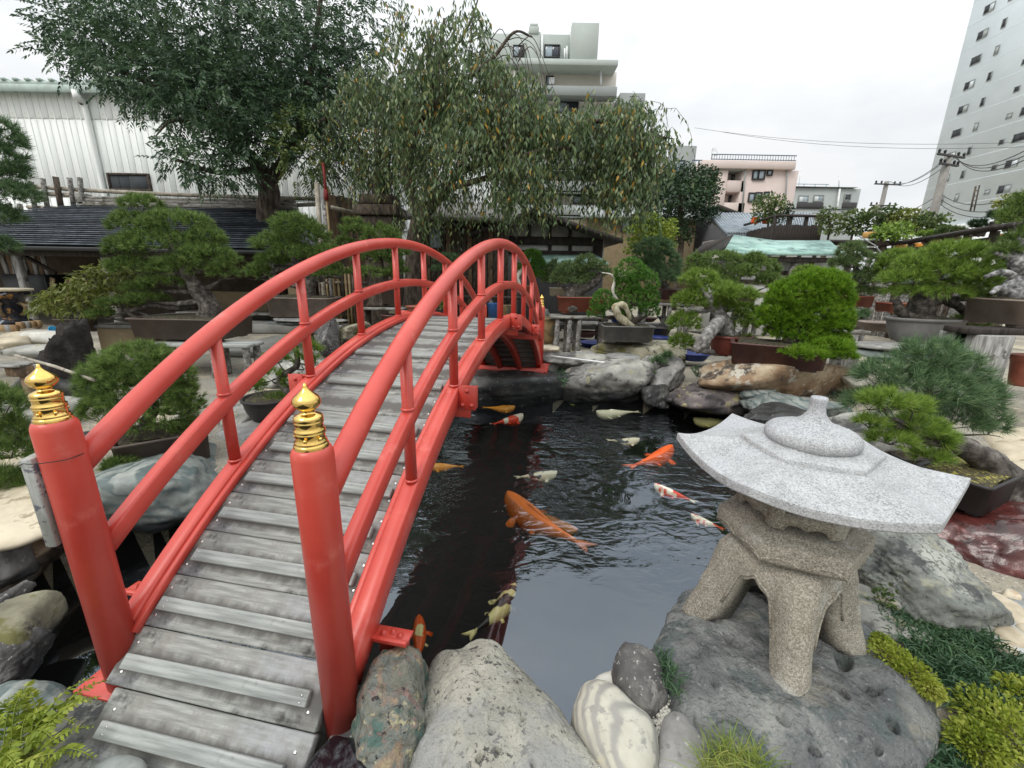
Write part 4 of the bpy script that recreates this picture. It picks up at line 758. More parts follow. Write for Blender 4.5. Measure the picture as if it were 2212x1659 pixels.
def pot_round(w, d, h, seg=40, squat=1.):
    g = lathe([(0, 0), (.36, 0), (.37, .03), (.44, .45), (.47, .8), (.475, .86), (.5, .88), (.505, .95), (.5, 1.), (.45, 1.), (.44, .88)], seg); V = g[0] * [w, d, h]
    return (V, g[1]), (w * .44, d * .44, h * .9)
def bonsai(label, potpx, Y, pads, foliage, trunk, pot='pot_brown', shape='rect', potd=.7, rz=0, ln=.05, dens=1., n=14, spread=.55, w=.0035, bark='bark', tr=None, seed=1, group='bonsai in pots', kind='needle', up=.55, name='bonsai', cat='bonsai', potname='pot', twigs=6, extra=(), soil='soil', dz=.85, limbs=(), nopot=False, hang=0.):
    """potpx = (x0, x1, ytop, ybottom); pads = [(x, y, rx, ry[, dY])]; trunk = [(x, y, radius in picture units[, dY])]"""
    rs = np.random.RandomState(seed); x0, x1, y0, y1 = potpx; bc = ay((x0 + x1) / 2, y1, Y); s = mpp(bc); w = max(w, 1.15 * s); ln = ln * 1.2; spread = spread * .85; n = int(n * 1.5) if kind == 'needle' else n
    pw = (x1 - x0) * s; ph = (y1 - y0) * s * (.92 if shape == 'rect' else 1); Y = Y + pw * potd * .42; bc = bc + [0, pw * potd * .42, 0]; bc[0] = ay((x0 + x1) / 2, y1, Y)[0] if abs(rz) < .01 else bc[0]; t = thing(name, label, cat, tuple(bc), 0, group)
    if not nopot:
        g, so_ = (pot_rect if shape == 'rect' else pot_round)(pw, pw * potd, ph)
        po = part(potname, mv(g, bc, rz=rz), pot, t, shape != 'rect')
        V, F = ico(3); sg = V * [so_[0] * .98, so_[1] * .98, ph * .16]; 
        if shape == 'rect': sg[:, :2] = np.clip(V[:, :2] * 1.4, -1, 1) * [so_[0], so_[1]]
        sg[:, 2] += fbm(V * 4 + seed, 3) * .02 * (1 + ph * 3); part('soil', mv((sg + [0, 0, so_[2]], [F]), bc, rz=rz), soil, t, True)
    TP = []
    for q in trunk: c = ay(q[0], q[1], Y + (q[3] if len(q) > 3 else 0)); TP.append((*c, q[2] * s))
    TP = np.array(TP); TP = TP if nopot else np.concatenate([[TP[0] - [0, 0, ph * .55 + TP[0, 3] * .5, -TP[0, 3] * .25]], TP]); part('trunk', tube(TP[:, :3], TP[:, 3], 14, 7, .22, seed, 7), bark, t, True)
    TS = spline(TP, 8); pc = []; br = []
    for l_ in limbs:
        Q = np.array([(*ay(q[0], q[1], Y + (q[3] if len(q) > 3 else 0)), q[2] * s) for q in l_]); br.append(tube(Q[:, :3], Q[:, 3], 10, 6, .2, seed + 3, 7))
    G = []
    for k, q in enumerate(pads):
        c = ay(q[0], q[1], Y + (q[4] if len(q) > 4 else rs.uniform(-.12, .12) * q[2] * s)); q = (q[0], q[1], q[2] * 1.06, q[3] * 1.3); r = np.array([q[2] * s, min(q[2] * s * dz, q[3] * s * 3.2), q[3] * s]); pc.append((c, r))
        area = r[0] * r[1] + r[2] * (r[0] + r[1])
        if kind == 'needle':
            m_ = max(10, int(area * dens * 10.5 / (n * w * ln))); P, Nn = shellpts(c, r * np.maximum(1 - ln * .75 / np.maximum(r, .01), .35), m_, rs)
            G.append(needles(P, nrm(Nn + [0, 0, up] + .25 * rs.randn(len(P), 3)), ln, n, spread, w, rs))
        elif kind == 'scale':
            m_ = max(14, int(area * dens * 34 / (n * w * ln))); P, Nn = shellpts(c, r * np.maximum(1 - ln * .5 / r, .4), m_, rs, -.45, .9)
            for b_ in range(1): G.append(needles(P, nrm(Nn + [0, 0, .35]), ln, n, .9, w, rs))
        else:
            m_ = max(14, int(area * dens * 4.5 / (ln * w))); P, Nn = shellpts(c, r, m_, rs, -.6, .5); G.append(leaves(P, nrm(Nn + .9 * rs.randn(len(P), 3) + [0, 0, -hang]), ln, w, rs, .2))
        j = np.argmin(np.linalg.norm(TS[:, :3] - (c - [0, 0, r[2] * .4]), axis=1) + .3 * np.maximum(TS[:, 2] - c[2] + r[2] * .2, 0) * 5); a = TS[j, :3]; b = c - [0, 0, r[2] * .35]; mid = (a + b) / 2 + rs.randn(3) * .06 * np.linalg.norm(b - a) + [0, 0, -.02]
        br.append(tube([a, mid, b], [max(TS[j, 3] * .42, .006), max(TS[j, 3] * .3, .005), .004], 7, 5, .2, k + seed, 8))
        for z_ in range(twigs):
            e = c + nrm(rs.randn(3)) * r * .8 * [1, 1, .7]; br.append(tube([b, (b + e) / 2 + rs.randn(3) * .1 * r, e], [.004, .003, .0015], 4, 3))
    if br: part('branch', join(*br), bark, t, True, kind='stuff')
    part('foliage', join(*G), foliage, t, kind='stuff')
    for nm, P_, R_, mm in extra:
        Q = np.array([ay(x_, y_, Y + (d_[0] if d_ else 0)) for x_, y_, *d_ in P_]); part(nm, tube(Q, np.array(R_) * s, 8, 6, .25, seed + 5, 6), mm, t, True)
    return t

# ------------------------------------------------------------------ bonsai, nearest ones first
bonsai('dense mound shaped pine in a dark brown angular pot behind the near handrail', (238, 402, 945, 1018), 3.05, [(300, 785, 85, 42), (230, 835, 62, 55), (365, 815, 62, 50), (300, 850, 95, 58), (400, 872, 46, 50), (215, 895, 45, 40), (330, 900, 95, 45), (405, 925, 40, 26), (262, 1008, 40, 24, -.35)],
    'pine', [(330, 955, 16), (315, 920, 13), (330, 880, 11), (300, 830, 8), (290, 800, 5)], 'pot_brown', 'rect', .8, rad(38), .055, .85, 16, .6, .0028, seed=2)
bonsai('small open pine with star like needle tufts in a round dark pot', (534, 646, 868, 915), 4.0, [(642, 745, 42, 24), (600, 775, 36, 20), (585, 812, 44, 24), (655, 785, 36, 30), (560, 842, 34, 24), (640, 830, 40, 22), (600, 862, 40, 18), (680, 770, 26, 34)],
    'pine_bright', [(610, 880, 9), (625, 850, 10), (605, 820, 8), (640, 790, 6), (640, 760, 4)], 'pot_dark', 'round', 1., 0, .075, .42, 26, .8, .003, seed=3)
bonsai('large layered pine in a long brown tray pot in front of the shingled shed', (325, 530, 690, 738), 6.2, [(305, 443, 46, 22), (300, 490, 62, 30), (385, 487, 72, 30), (445, 518, 48, 26), (268, 540, 46, 28), (350, 532, 86, 36), (450, 560, 64, 34), (290, 580, 60, 26), (395, 582, 76, 30), (482, 590, 38, 24), (360, 608, 60, 16), (322, 645, 46, 18), (262, 655, 50, 15), (212, 680, 36, 12), (300, 622, 40, 16)],
    'pine', [(452, 692, 24), (448, 660, 20), (430, 625, 17), (412, 600, 14), (395, 560, 11), (360, 510, 8), (320, 465, 5)], 'pot_brown', 'rect', .6, .0, .085, .8, 16, .55, .0045, seed=4,
    limbs=[[(440, 655, 8), (380, 665, 6), (330, 660, 5), (280, 672, 4), (230, 690, 3)], [(350, 700, 5), (300, 690, 5), (270, 668, 4)]])
bonsai('domed pine on stacked slates seen through the near handrail', (596, 732, 645, 690), 8.2, [(636, 492, 56, 30), (600, 530, 58, 28), (668, 515, 52, 32), (640, 553, 62, 26), (560, 592, 36, 24), (705, 548, 40, 22), (705, 592, 34, 18), (590, 565, 44, 20), (725, 580, 20, 14)],
    'pine', [(666, 650, 18), (664, 620, 15), (672, 600, 12), (640, 570, 9), (640, 530, 6), (636, 505, 4)], 'pot_taupe', 'rect', .6, 0, .10, .8, 15, .55, .006, seed=5, limbs=[[(668, 605, 8), (710, 595, 6), (735, 600, 4)], [(655, 590, 8), (610, 580, 6), (570, 600, 4)]])
bonsai('low wide pine with a thick dark trunk between the two handrails', (776, 868, 622, 660), 8.8, [(768, 503, 40, 20), (762, 480, 26, 10), (822, 512, 46, 26), (840, 545, 52, 24), (805, 560, 50, 18), (800, 590, 62, 15), (862, 585, 26, 26), (745, 525, 26, 14)],
    'pine', [(818, 628, 26), (815, 605, 22), (815, 580, 15), (810, 540, 9), (790, 510, 5)], 'pot_brown', 'rect', .6, 0, .10, .8, 15, .55, .006, bark='bark_brown', seed=6)
bonsai('left edge pine with long soft needles close to the near red post', (-160, -60, 1100, 1150), 2.5, [(0, 880, 60, 48), (28, 930, 40, 40), (20, 975, 62, 34), (-20, 1040, 70, 30), (45, 1050, 44, 20)],
    'pine', [(-100, 1110, 14), (-80, 1040, 12), (-60, 980, 10), (-40, 920, 7)], 'pot_brown', 'rect', .7, 0, .07, .8, 18, .6, .0028, seed=7, limbs=[[(-70, 1075, 6), (-10, 1068, 5), (45, 1062, 4)]])
bonsai('tall layered conifer cut by the left edge of the view above the shed eave', (-110, -30, 700, 760), 5.6, [(8, 300, 46, 40), (0, 355, 56, 44), (22, 425, 62, 34), (-10, 470, 56, 30), (0, 535, 40, 26), (30, 380, 36, 22)],
    'pine_blue', [(-60, 720, 16), (-50, 600, 13), (-40, 470, 10), (-30, 360, 7), (-10, 290, 4)], 'pot_grey', 'rect', .8, 0, .10, .8, 15, .6, .0045, seed=8, bark='bark_brown')
bonsai('cloud pruned juniper with twisted pale deadwood in a grey tray on the boulder', (1294, 1404, 705, 740), 7.35, [(1362, 590, 34, 26), (1388, 615, 34, 28), (1355, 622, 28, 22), (1400, 648, 24, 24), (1370, 652, 44, 26), (1302, 652, 26, 22), (1288, 676, 20, 16), (1330, 668, 34, 16), (1404, 672, 22, 18), (1345, 605, 20, 18)],
    'juniper', [(1362, 708, 15), (1356, 690, 14), (1348, 672, 11), (1362, 650, 9), (1368, 620, 6)], 'pot_grey', 'rect', .62, 0, .045, .30, 18, .9, .010, bark='bark_brown', seed=9, kind='scale', twigs=2,
    extra=[('deadwood', [(1372, 712, -.12), (1352, 696, -.2), (1334, 678, -.25), (1330, 662, -.25), (1348, 660, -.25), (1362, 690, -.2)], [6, 10, 8, 7, 6.5, 5], 'deadwood'), ('deadwood_branch', [(1334, 652), (1324, 628), (1328, 606), (1320, 593), (1300, 589)], [4, 4.2, 3.2, 2, .8], 'bleached'), ('deadwood_twig', [(1328, 604), (1340, 592), (1352, 583)], [1.6, 1.1, .5], 'bleached'), ('deadwood_twig', [(1332, 600), (1338, 588), (1336, 578)], [1.2, .8, .4], 'bleached'), ('deadwood_twig', [(1336, 596), (1348, 596), (1358, 590)], [1.2, .8, .4], 'bleached')])
bonsai('pine with a thick grey limb slanting down beside its dark red round pot', (1526, 1618, 728, 770), 6.0, [(1510, 608, 46, 26), (1540, 636, 60, 30), (1490, 655, 44, 30), (1592, 640, 54, 22), (1480, 702, 44, 30), (1600, 672, 44, 20), (1604, 702, 40, 26), (1470, 742, 36, 24), (1560, 660, 40, 22), (1612, 732, 24, 12)],
    'pine_bright', [(1575, 735, 17), (1566, 700, 15), (1548, 672, 13), (1535, 650, 9), (1515, 622, 5)], 'pot_red', 'round', .9, 0, .085, .75, 16, .55, .0045, bark='bark_grey', seed=10, limbs=[[(1556, 690, 13, -.15), (1538, 712, 14, -.35), (1516, 740, 13, -.45), (1500, 760, 8, -.45)]])
bonsai('bright lush cushion pine like a green mound in a maroon rectangular pot', (1608, 1790, 748, 798), 5.35, [(1772, 616, 62, 32), (1728, 642, 74, 38), (1795, 655, 50, 46), (1690, 682, 62, 36), (1752, 690, 84, 46), (1806, 706, 38, 36), (1720, 722, 70, 32), (1780, 742, 60, 30), (1668, 700, 34, 20), (1740, 765, 50, 18, -.45), (1790, 755, 50, 26, -.4), (1815, 770, 36, 16, -.45)],
    'pine_lush', [(1700, 752, 16), (1715, 720, 14), (1735, 690, 10), (1755, 650, 6)], 'pot_maroon', 'rect', .62, rad(-28), .06, 1.35, 16, .5, .0045, seed=11, up=.9)
bonsai('spreading bright pine with a gnarled trunk in an oval grey tray on slates', (1903, 2068, 690, 742), 5.5, [(2060, 548, 70, 26), (1990, 572, 60, 24), (2110, 575, 56, 34), (2040, 592, 84, 28), (1958, 605, 58, 22), (2100, 615, 62, 26), (2010, 632, 92, 18), (2140, 640, 34, 18), (2090, 700, 44, 20), (2120, 672, 30, 16)],
    'pine_bright', [(1985, 700, 26), (1992, 665, 24), (2000, 635, 18), (2020, 600, 11), (2050, 565, 6)], 'pot_grey', 'round', .6, 0, .09, .85, 16, .5, .0045, bark='bark', seed=12, limbs=[[(2000, 640, 10), (2060, 655, 9), (2100, 690, 7)], [(1975, 690, 14), (1945, 672, 10), (1935, 650, 7)]])
bonsai('dark blue green pine with long shaggy needles behind the stone lantern', (1900, 2010, 985, 1040), 3.2, [(2010, 775, 80, 46), (1930, 815, 90, 40), (2070, 810, 70, 50), (2000, 850, 110, 56), (1880, 870, 62, 34), (2110, 870, 66, 56), (2060, 905, 80, 50), (2140, 920, 46, 44), (1950, 900, 70, 40)],
    'pine_blue', [(1985, 1000, 12), (2010, 950, 10), (2005, 890, 8), (2010, 820, 5)], 'pot_dark', 'rect', .7, 0, .095, .5, 20, .65, .0032, seed=13)
bonsai('front pine with a gnarled leaning trunk in a dark pot by the jasper rock', (2040, 2215, 1030, 1105), 2.35, [(1912, 868, 62, 30), (1975, 880, 50, 26), (1880, 915, 44, 22), (1985, 925, 66, 30), (1925, 950, 60, 24), (2030, 950, 46, 28), (2010, 985, 50, 24)],
    'pine_bright', [(2170, 1035, 34), (2140, 1000, 30), (2095, 975, 24), (2040, 950, 15), (1980, 930, 9), (1930, 905, 6)], 'pot_dark', 'rect', .7, rad(25), .06, .7, 18, .55, .0026, bark='bark', seed=14, soil='soil_moss', limbs=[[(2060, 958, 9), (2000, 952, 8), (1930, 915, 6)]])
bonsai('thick pale barked pine in a big taupe pot on the heavy wooden table', (2118, 2290, 650, 708), 4.9, [(2190, 470, 40, 24), (2215, 520, 50, 30), (2170, 545, 36, 22), (2230, 440, 50, 30), (2200, 700, 20, 12)],
    'pine', [(2200, 655, 26), (2188, 625, 22), (2208, 595, 17), (2192, 560, 12), (2210, 510, 7)], 'pot_taupe', 'rect', .7, 0, .085, .75, 16, .55, .0045, bark='bark_white', seed=15, limbs=[[(2200, 600, 8), (2165, 588, 7), (2128, 598, 4)], [(2190, 630, 8), (2160, 622, 7), (2140, 634, 4)], [(2195, 560, 6), (2150, 545, 4)]])
bonsai('grey green shrub with a massive twisted trunk in a long brick red pot', (1202, 1302, 643, 677), 8.6, [(1230, 585, 36, 20), (1268, 572, 34, 22), (1290, 590, 34, 26), (1240, 608, 40, 14), (1210, 604, 28, 20), (1265, 600, 30, 14)],
    'pine_dull', [(1235, 645, 20), (1250, 628, 18), (1272, 615, 13), (1292, 600, 8), (1288, 585, 5)], 'pot_brick', 'rect', .5, 0, .075, .7, 12, 1.0, .009, bark='bark', seed=16)
bonsai('silvery green shrub in a cream pot beyond the brick red pot', (1186, 1226, 622, 640), 9.6, [(1200, 588, 30, 26), (1182, 605, 20, 16), (1222, 595, 22, 20)], 'pine_dull', [(1206, 624, 5), (1204, 605, 4), (1200, 590, 3)], 'pot_cream', 'rect', .6, 0, .09, .6, 12, 1., .012, seed=17)
bonsai('small cloud juniper with white deadwood seen behind the far handrail', (1120, 1162, 618, 636), 9.6, [(1150, 552, 20, 12), (1162, 570, 18, 12), (1148, 590, 16, 8), (1166, 592, 16, 10), (1120, 578, 12, 8)], 'juniper', [(1128, 620, 6), (1124, 600, 5), (1136, 580, 4), (1142, 560, 3)], 'pot_brick', 'rect', .6, 0, .06, .6, 14, .9, .014, kind='scale', seed=18, twigs=1,
    extra=[('deadwood', [(1126, 618), (1120, 595), (1130, 575), (1134, 552), (1142, 545)], [5, 5, 4, 2.5, 1], 'bleached')])
bonsai('tall dome shaped blue green pine behind the deadwood juniper', (1424, 1484, 626, 648), 9.8, [(1412, 540, 46, 26), (1396, 570, 40, 26), (1430, 572, 46, 30), (1414, 600, 62, 24), (1450, 600, 30, 20)], 'pine_blue', [(1440, 628, 9), (1428, 605, 8), (1418, 575, 6), (1412, 550, 4)], 'pot_maroon', 'rect', .6, 0, .10, .8, 14, .6, .0075, seed=19)
bonsai('pine with layered pads and a white jin in front of the copper roofed hut', (1540, 1620, 640, 662), 8.4, [(1558, 560, 46, 18), (1525, 585, 34, 20), (1588, 590, 50, 20), (1500, 578, 26, 30), (1640, 590, 46, 34), (1626, 560, 26, 16), (1660, 610, 34, 20), (1555, 610, 44, 16)], 'pine', [(1580, 642, 12), (1570, 620, 10), (1576, 600, 8), (1562, 575, 5)], 'pot_brown', 'rect', .6, 0, .09, .75, 14, .6, .0065, seed=20,
    extra=[('deadwood', [(1572, 620), (1570, 606), (1574, 592), (1568, 588)], [2.5, 3, 2.5, 1], 'bleached')])
bonsai('tiny ball topped pine before the white hut wall', (1640, 1680, 632, 644), 9.2, [(1672, 600, 14, 14), (1668, 585, 10, 8), (1670, 618, 18, 9)], 'pine', [(1664, 634, 3), (1668, 615, 3), (1672, 600, 2)], 'pot_cream', 'rect', .7, 0, .07, .8, 12, .6, .008, seed=21)
bonsai('pale green pine bush right of the white hut wall', (1715, 1775, 628, 645), 9.0, [(1742, 590, 34, 16), (1722, 608, 34, 16), (1760, 600, 34, 20), (1700, 622, 20, 12)], 'pine_bright', [(1745, 630, 5), (1742, 605, 4)], 'pot_brown', 'rect', .6, 0, .08, .8, 12, .6, .007, seed=22)
bonsai('airy pine with dark branches in a red pot behind the green mound', (1808, 1872, 640, 664), 7.6, [(1842, 545, 34, 22), (1862, 572, 46, 26), (1826, 570, 34, 20), (1880, 600, 36, 24), (1846, 604, 40, 18), (1862, 632, 44, 16), (1835, 625, 26, 16)], 'pine_dull', [(1840, 642, 9), (1845, 615, 8), (1850, 590, 6), (1845, 560, 4)], 'pot_brick', 'rect', .6, 0, .09, .7, 14, .6, .006, seed=23)
bonsai('light green pine between the airy pine and the spreading bright pine', (1900, 1970, 655, 676), 7.2, [(1942, 556, 40, 20), (1925, 580, 36, 22), (1960, 585, 40, 20), (1915, 605, 26, 20)], 'pine_bright', [(1930, 658, 8), (1936, 620, 7), (1940, 580, 4)], 'pot_brick', 'rect', .6, 0, .09, .8, 14, .6, .006, seed=24)
bonsai('low spreading pine in an oval brown pot on the wooden stand', (1800, 1868, 690, 712), 7.3, [(1832, 680, 40, 10), (1858, 676, 24, 10)], 'pine_blue', [(1832, 692, 5), (1834, 682, 4)], 'pot_brown', 'round', .7, 0, .07, .7, 12, .7, .006, seed=25)
bonsai('small dark pine by the tree trunk behind the handrails', (950, 1010, 598, 612), 10, [(965, 560, 34, 14), (985, 575, 30, 12), (950, 580, 22, 10)], 'pine_blue', [(975, 600, 5), (972, 580, 4)], 'pot_dark', 'rect', .6, 0, .09, .7, 12, .7, .009, seed=26)
bonsai('leafy yellow variegated plant in a dark bowl past the far red post', (925, 970, 668, 684), 9, [(945, 656, 22, 12), (952, 648, 14, 8)], 'yellow_leaf', [(947, 670, 2), (947, 660, 1.5)], 'pot_dark', 'round', .9, 0, .07, 1.2, 1, 1, .03, kind='leaf', seed=27, name='potted_plant', cat='potted plant', group='potted plants')
t_ = bonsai('olive leaved shrub with drooping pointed leaves left of the layered pine', (140, 200, 690, 720), 6.6, [(240, 585, 40, 18), (205, 610, 46, 24), (165, 635, 50, 24), (130, 655, 44, 22), (220, 640, 56, 26), (95, 668, 30, 12), (180, 668, 54, 16), (265, 600, 34, 20)], 'olive_leaf', [(170, 692, 5), (180, 660, 4), (205, 620, 3), (240, 590, 2)], 'pot_brown', 'rect', .7, 0, .085, .8, 1, 1, .035, kind='leaf', seed=28, name='shrub', cat='shrub', group=None, hang=.8, bark='bark_grey')
# pine sprig over the far rocks, small plants
bonsai('short pine sprig reaching over the far water between rocks', (1440, 1450, 800, 806), 6.3, [(1400, 802, 20, 14), (1420, 782, 22, 12), (1440, 770, 16, 12)], 'pine_blue', [(1462, 800, 2.5), (1440, 790, 2), (1405, 800, 1.5)], nopot=True, ln=.10, dens=.7, n=14, spread=.6, w=.005, seed=29, name='pine_sapling', cat='pine', group=None)

# ------------------------------------------------------------------ big trees
def treething(name, label, base, cat='tree', group=None): return thing(name, label, cat, tuple(base), 0, group)
# dark pinnate tree growing through the shed roof
TY = 12.0; base = ay(578, 470, TY); base[2] = 0; tr_ = treething('pinnate_tree', 'big dark green tree with feathery leaves growing up through the shed roof', base)
def tp(pts, Y): return np.array([(*ay(q[0], q[1], Y + (q[3] if len(q) > 3 else 0)), q[2] * mpp(ay(q[0], q[1], Y))) for q in pts])
tk = tp([(578, 470, 21), (580, 440, 19), (578, 400, 21), (560, 360, 15), (520, 320, 12), (470, 270, 10), (420, 220, 8), (350, 190, 6), (250, 150, 4)], TY); tk = np.concatenate([[[base[0], base[1], 0, tk[0, 3] * 1.1]], tk])
tl = [tube(tk[:, :3], tk[:, 3], 14, 8, .12, 2, 5)]
for l_ in ([(578, 395, 14), (612, 352, 12), (640, 300, 10), (660, 220, 8), (680, 100, 6), (700, -60, 4)], [(530, 330, 9, .3), (520, 250, 8, .8), (500, 130, 7, 1.2), (480, -20, 5, 1.5)], [(480, 280, 5, -.5), (380, 260, 3, -1.2), (330, 300, .6, -1.6)], [(640, 300, 7, -.5), (700, 260, 5, -1), (740, 200, 4, -1.2)], [(560, 365, 7, -.5), (470, 372, 5, -1.2), (380, 345, 3, -1.6)], [(420, 220, 6), (360, 100, 5, 1), (320, -40, 3, 1.4)]):
    q = tp(l_, TY); tl.append(tube(q[:, :3], q[:, 3], 9, 7, .12, 3, 5))
part('trunk', join(*tl), 'bark_brown', tr_, True)
rs = np.random.RandomState(41); LV = []; LC = []
def sprays(c, r, n, rs, down, out, LNG=.40, pairs=6, lw=.042, ll=.125):
    P, Nn = shellpts(c, r, n, rs, -1., .35); d = nrm(Nn * out + .55 * rs.randn(len(P), 3) + [0, 0, -down]); L0 = LNG * rs.uniform(.7, 1.15, len(P)); s = nrm(np.cross(d, np.array([0, 0, 1.]) + .35 * rs.randn(len(P), 3)))
    C, D = [], []
    for k in range(pairs):
        u = (k + .6) / pairs; q = P + d * (L0 * u)[:, None] - np.array([0, 0, .10]) * (u * u * L0)[:, None]
        for sg in (-1, 1): C.append(q); D.append(nrm(s * sg + d * .75 - [0, 0, .25]))
    C.append(P + d * L0[:, None] - np.array([0, 0, .10]) * L0[:, None]); D.append(d - [0, 0, .2])
    return leaves(np.concatenate(C), np.concatenate(D), ll, lw, rs, .15)
for x_, y_, rx, ry, dy, n_ in ((440, 60, 300, 110, 0, 1200), (300, 140, 150, 80, -.6, 420), (600, 110, 190, 120, .4, 800), (480, 215, 170, 75, -.8, 620), (690, 200, 90, 120, -.4, 430), (400, 180, 120, 70, .8, 220), (165, 55, 70, 55, -.3, 80), (150, 115, 50, 36, -.3, 45), (770, 80, 70, 100, 0, 190), (240, 60, 130, 90, .5, 260), (520, -60, 330, 90, 1.2, 420), (555, 290, 90, 45, -.9, 200), (700, 330, 60, 70, -.5, 110)):
    c = ay(x_, y_, TY + dy); s = mpp(c); LV.append(sprays(c, np.array([rx * s, min(rx * s * .9, 3.2), ry * s]), n_, rs, .35, .9))
for x_, y_, rx, ry, dy, n_ in ((440, 320, 76, 36, -1.5, 85), (385, 345, 46, 20, -1.7, 32), (470, 370, 60, 26, -1.5, 50), (520, 350, 40, 30, -1.3, 30), (300, 215, 50, 30, -1, 30)):
    c = ay(x_, y_, TY + dy); s = mpp(c); LV.append(sprays(c, np.array([rx * s, rx * s * .8, ry * s]), n_, rs, .35, 1.2))
part('crown', join(*LV), 'dark_leaf', tr_, kind='stuff')
yl = []
for x_, y_, rx, ry, n_ in ((640, 290, 55, 34, 34), (650, 345, 60, 50, 46)):
    c = ay(x_, y_, TY - 1.3); s = mpp(c); yl.append(sprays(c, np.array([rx * s, .5, ry * s]), n_, rs, .5, 1.))
part('young_shoots', join(*yl), 'hedge_leaf', tr_, label='paler yellow green young shoots low on the crown', kind='stuff')

# weeping cherry
CY = 10.3; base = ay(885, 640, CY); base[2] = 0; ct = treething('weeping_cherry', 'broad weeping cherry tree with drooping green and orange leaves behind the bridge', base)
q = tp([(895, 560, 19), (900, 500, 18), (912, 462, 17), (930, 440, 15), (960, 415, 11), (975, 395, 9), (985, 370, 8)], CY); q = np.concatenate([[[q[0, 0] - .1, q[0, 1], 0, q[0, 3] * 1.25]], q]); cl_ = [tube(q[:, :3], q[:, 3], 14, 8, .12, 5, 5)]
for l_ in ([(912, 462, 12), (892, 430, 12), (882, 380, 11), (885, 320, 10), (900, 250, 9), (930, 180, 7), (950, 110, 5), (960, 40, 3)], [(985, 375, 8), (1040, 350, 7, -.3), (1090, 310, 6, -.5), (1180, 275, 5, -.8), (1290, 262, 4, -1), (1370, 255, 3, -1.2)], [(890, 330, 7), (850, 260, 6, .4), (800, 200, 4, .7)], [(900, 260, 7, -.3), (980, 190, 5, -.7), (1060, 130, 4, -.8), (1110, 70, 2.5, -.8), (1150, 80, 1.6, -.8)], [(960, 410, 7, -.5), (1060, 380, 5, -1), (1150, 330, 4, -1.4), (1230, 320, 3, -1.6)], [(930, 180, 4), (1010, 60, 2.5, .3), (1040, -30, 1.5, .4)], [(1290, 262, 3, -1), (1400, 290, 2, -1.2), (1455, 300, 1, -1.2)]):
    z = tp(l_, CY); cl_.append(tube(z[:, :3], z[:, 3], 9, 7, .15, 6, 5))
rs = np.random.RandomState(52)
for k in range(26):                                             # bare arching twigs at the top
    x_, y_ = rs.choice([1060, 1090, 1120, 960, 1010]), rs.uniform(60, 150); dx = rs.uniform(20, 90) * (1 if x_ > 1000 else rs.choice([-1, 1])); z = tp([(x_, y_, 1.2), (x_ + dx * .5, y_ - rs.uniform(5, 40), .9), (x_ + dx, y_ + rs.uniform(10, 60), .6), (x_ + dx * 1.25, y_ + rs.uniform(50, 140), .35)], CY + rs.uniform(-.8, .3)); cl_.append(tube(z[:, :3], z[:, 3], 4, 4))
part('trunk', join(*cl_), 'bark_brown', ct, True)
CC, DD = [], []; tw = []
def strands(x_, y_, rx, ry, dy, n_, l0, l1, fill=.7):
    c = ay(x_, y_, CY + dy); s = mpp(c); r = np.array([rx * s, min(rx * s, 2.6), ry * s]); P, Nn = shellpts(c, r, max(4, n_ // 7), rs, -.5, .3); P, Nn = np.repeat(P, 7, 0), np.repeat(Nn, 7, 0); P = P + rs.randn(*P.shape) * [.17, .17, .10]
    for p, nn in zip(P, Nn):
        l_ = rs.uniform(l0, l1) * s; m_ = max(5, int(l_ / .052)); u = np.linspace(0, 1, m_); h = nrm(np.array([nn[0], nn[1], 0]) + .5 * np.r_[rs.randn(2), 0]); out_ = rs.uniform(.1, .45) * l_
        Q = p + h * (out_ * (1 - (1 - u) ** 2))[:, None] + np.array([0, 0, 1.]) * ((.18 * u - 1.0 * u ** 1.7) * l_)[:, None] + rs.randn(m_, 3) * .02
        if rs.rand() < .5: tw.append(tube(Q[::3] if m_ > 6 else Q, .0045, 3))
        keep = rs.rand(m_) < fill; CC.append(Q[keep]); a = rs.uniform(0, 6.28, keep.sum()); DD.append(np.c_[np.cos(a) * .55, np.sin(a) * .55, np.full(keep.sum(), -.85)])
for a in ((960, 120, 130, 70, 0, 230, 60, 150), (900, 190, 120, 80, .5, 240, 70, 170), (1000, 210, 150, 80, -.5, 300, 80, 180), (820, 240, 80, 90, .4, 190, 90, 200), (1090, 250, 110, 60, -.8, 230, 80, 170), (1000, 320, 130, 60, -1., 240, 70, 140), (1200, 275, 110, 34, -1., 170, 50, 130), (1310, 255, 90, 40, -1.1, 220, 70, 190), (1400, 300, 44, 24, -1.2, 70, 40, 120), (1345, 320, 46, 40, -1.1, 190, 90, 200), (860, 330, 70, 50, .6, 120, 70, 140), (800, 360, 50, 40, .6, 80, 60, 110), (1120, 370, 80, 30, -1.4, 140, 60, 130), (1060, 160, 60, 40, -.6, 70, 60, 120), (1345, 410, 34, 40, -1.3, 100, 50, 110), (960, 400, 60, 40, -.6, 90, 60, 110), (1420, 340, 30, 20, -1.2, 24, 30, 60), (740, 320, 40, 60, .8, 60, 60, 120), (1160, 420, 40, 20, -1.6, 50, 40, 80), (900, 470, 60, 20, -.4, 50, 30, 70), (1075, 430, 40, 20, -1.6, 40, 40, 80)): strands(*a)
part('crown', leaves(np.concatenate(CC), np.concatenate(DD), .125, .042, rs, .1), 'cherry_leaf', ct, kind='stuff'); part('hanging_twigs', join(*tw), 'bark_brown', ct, kind='stuff')

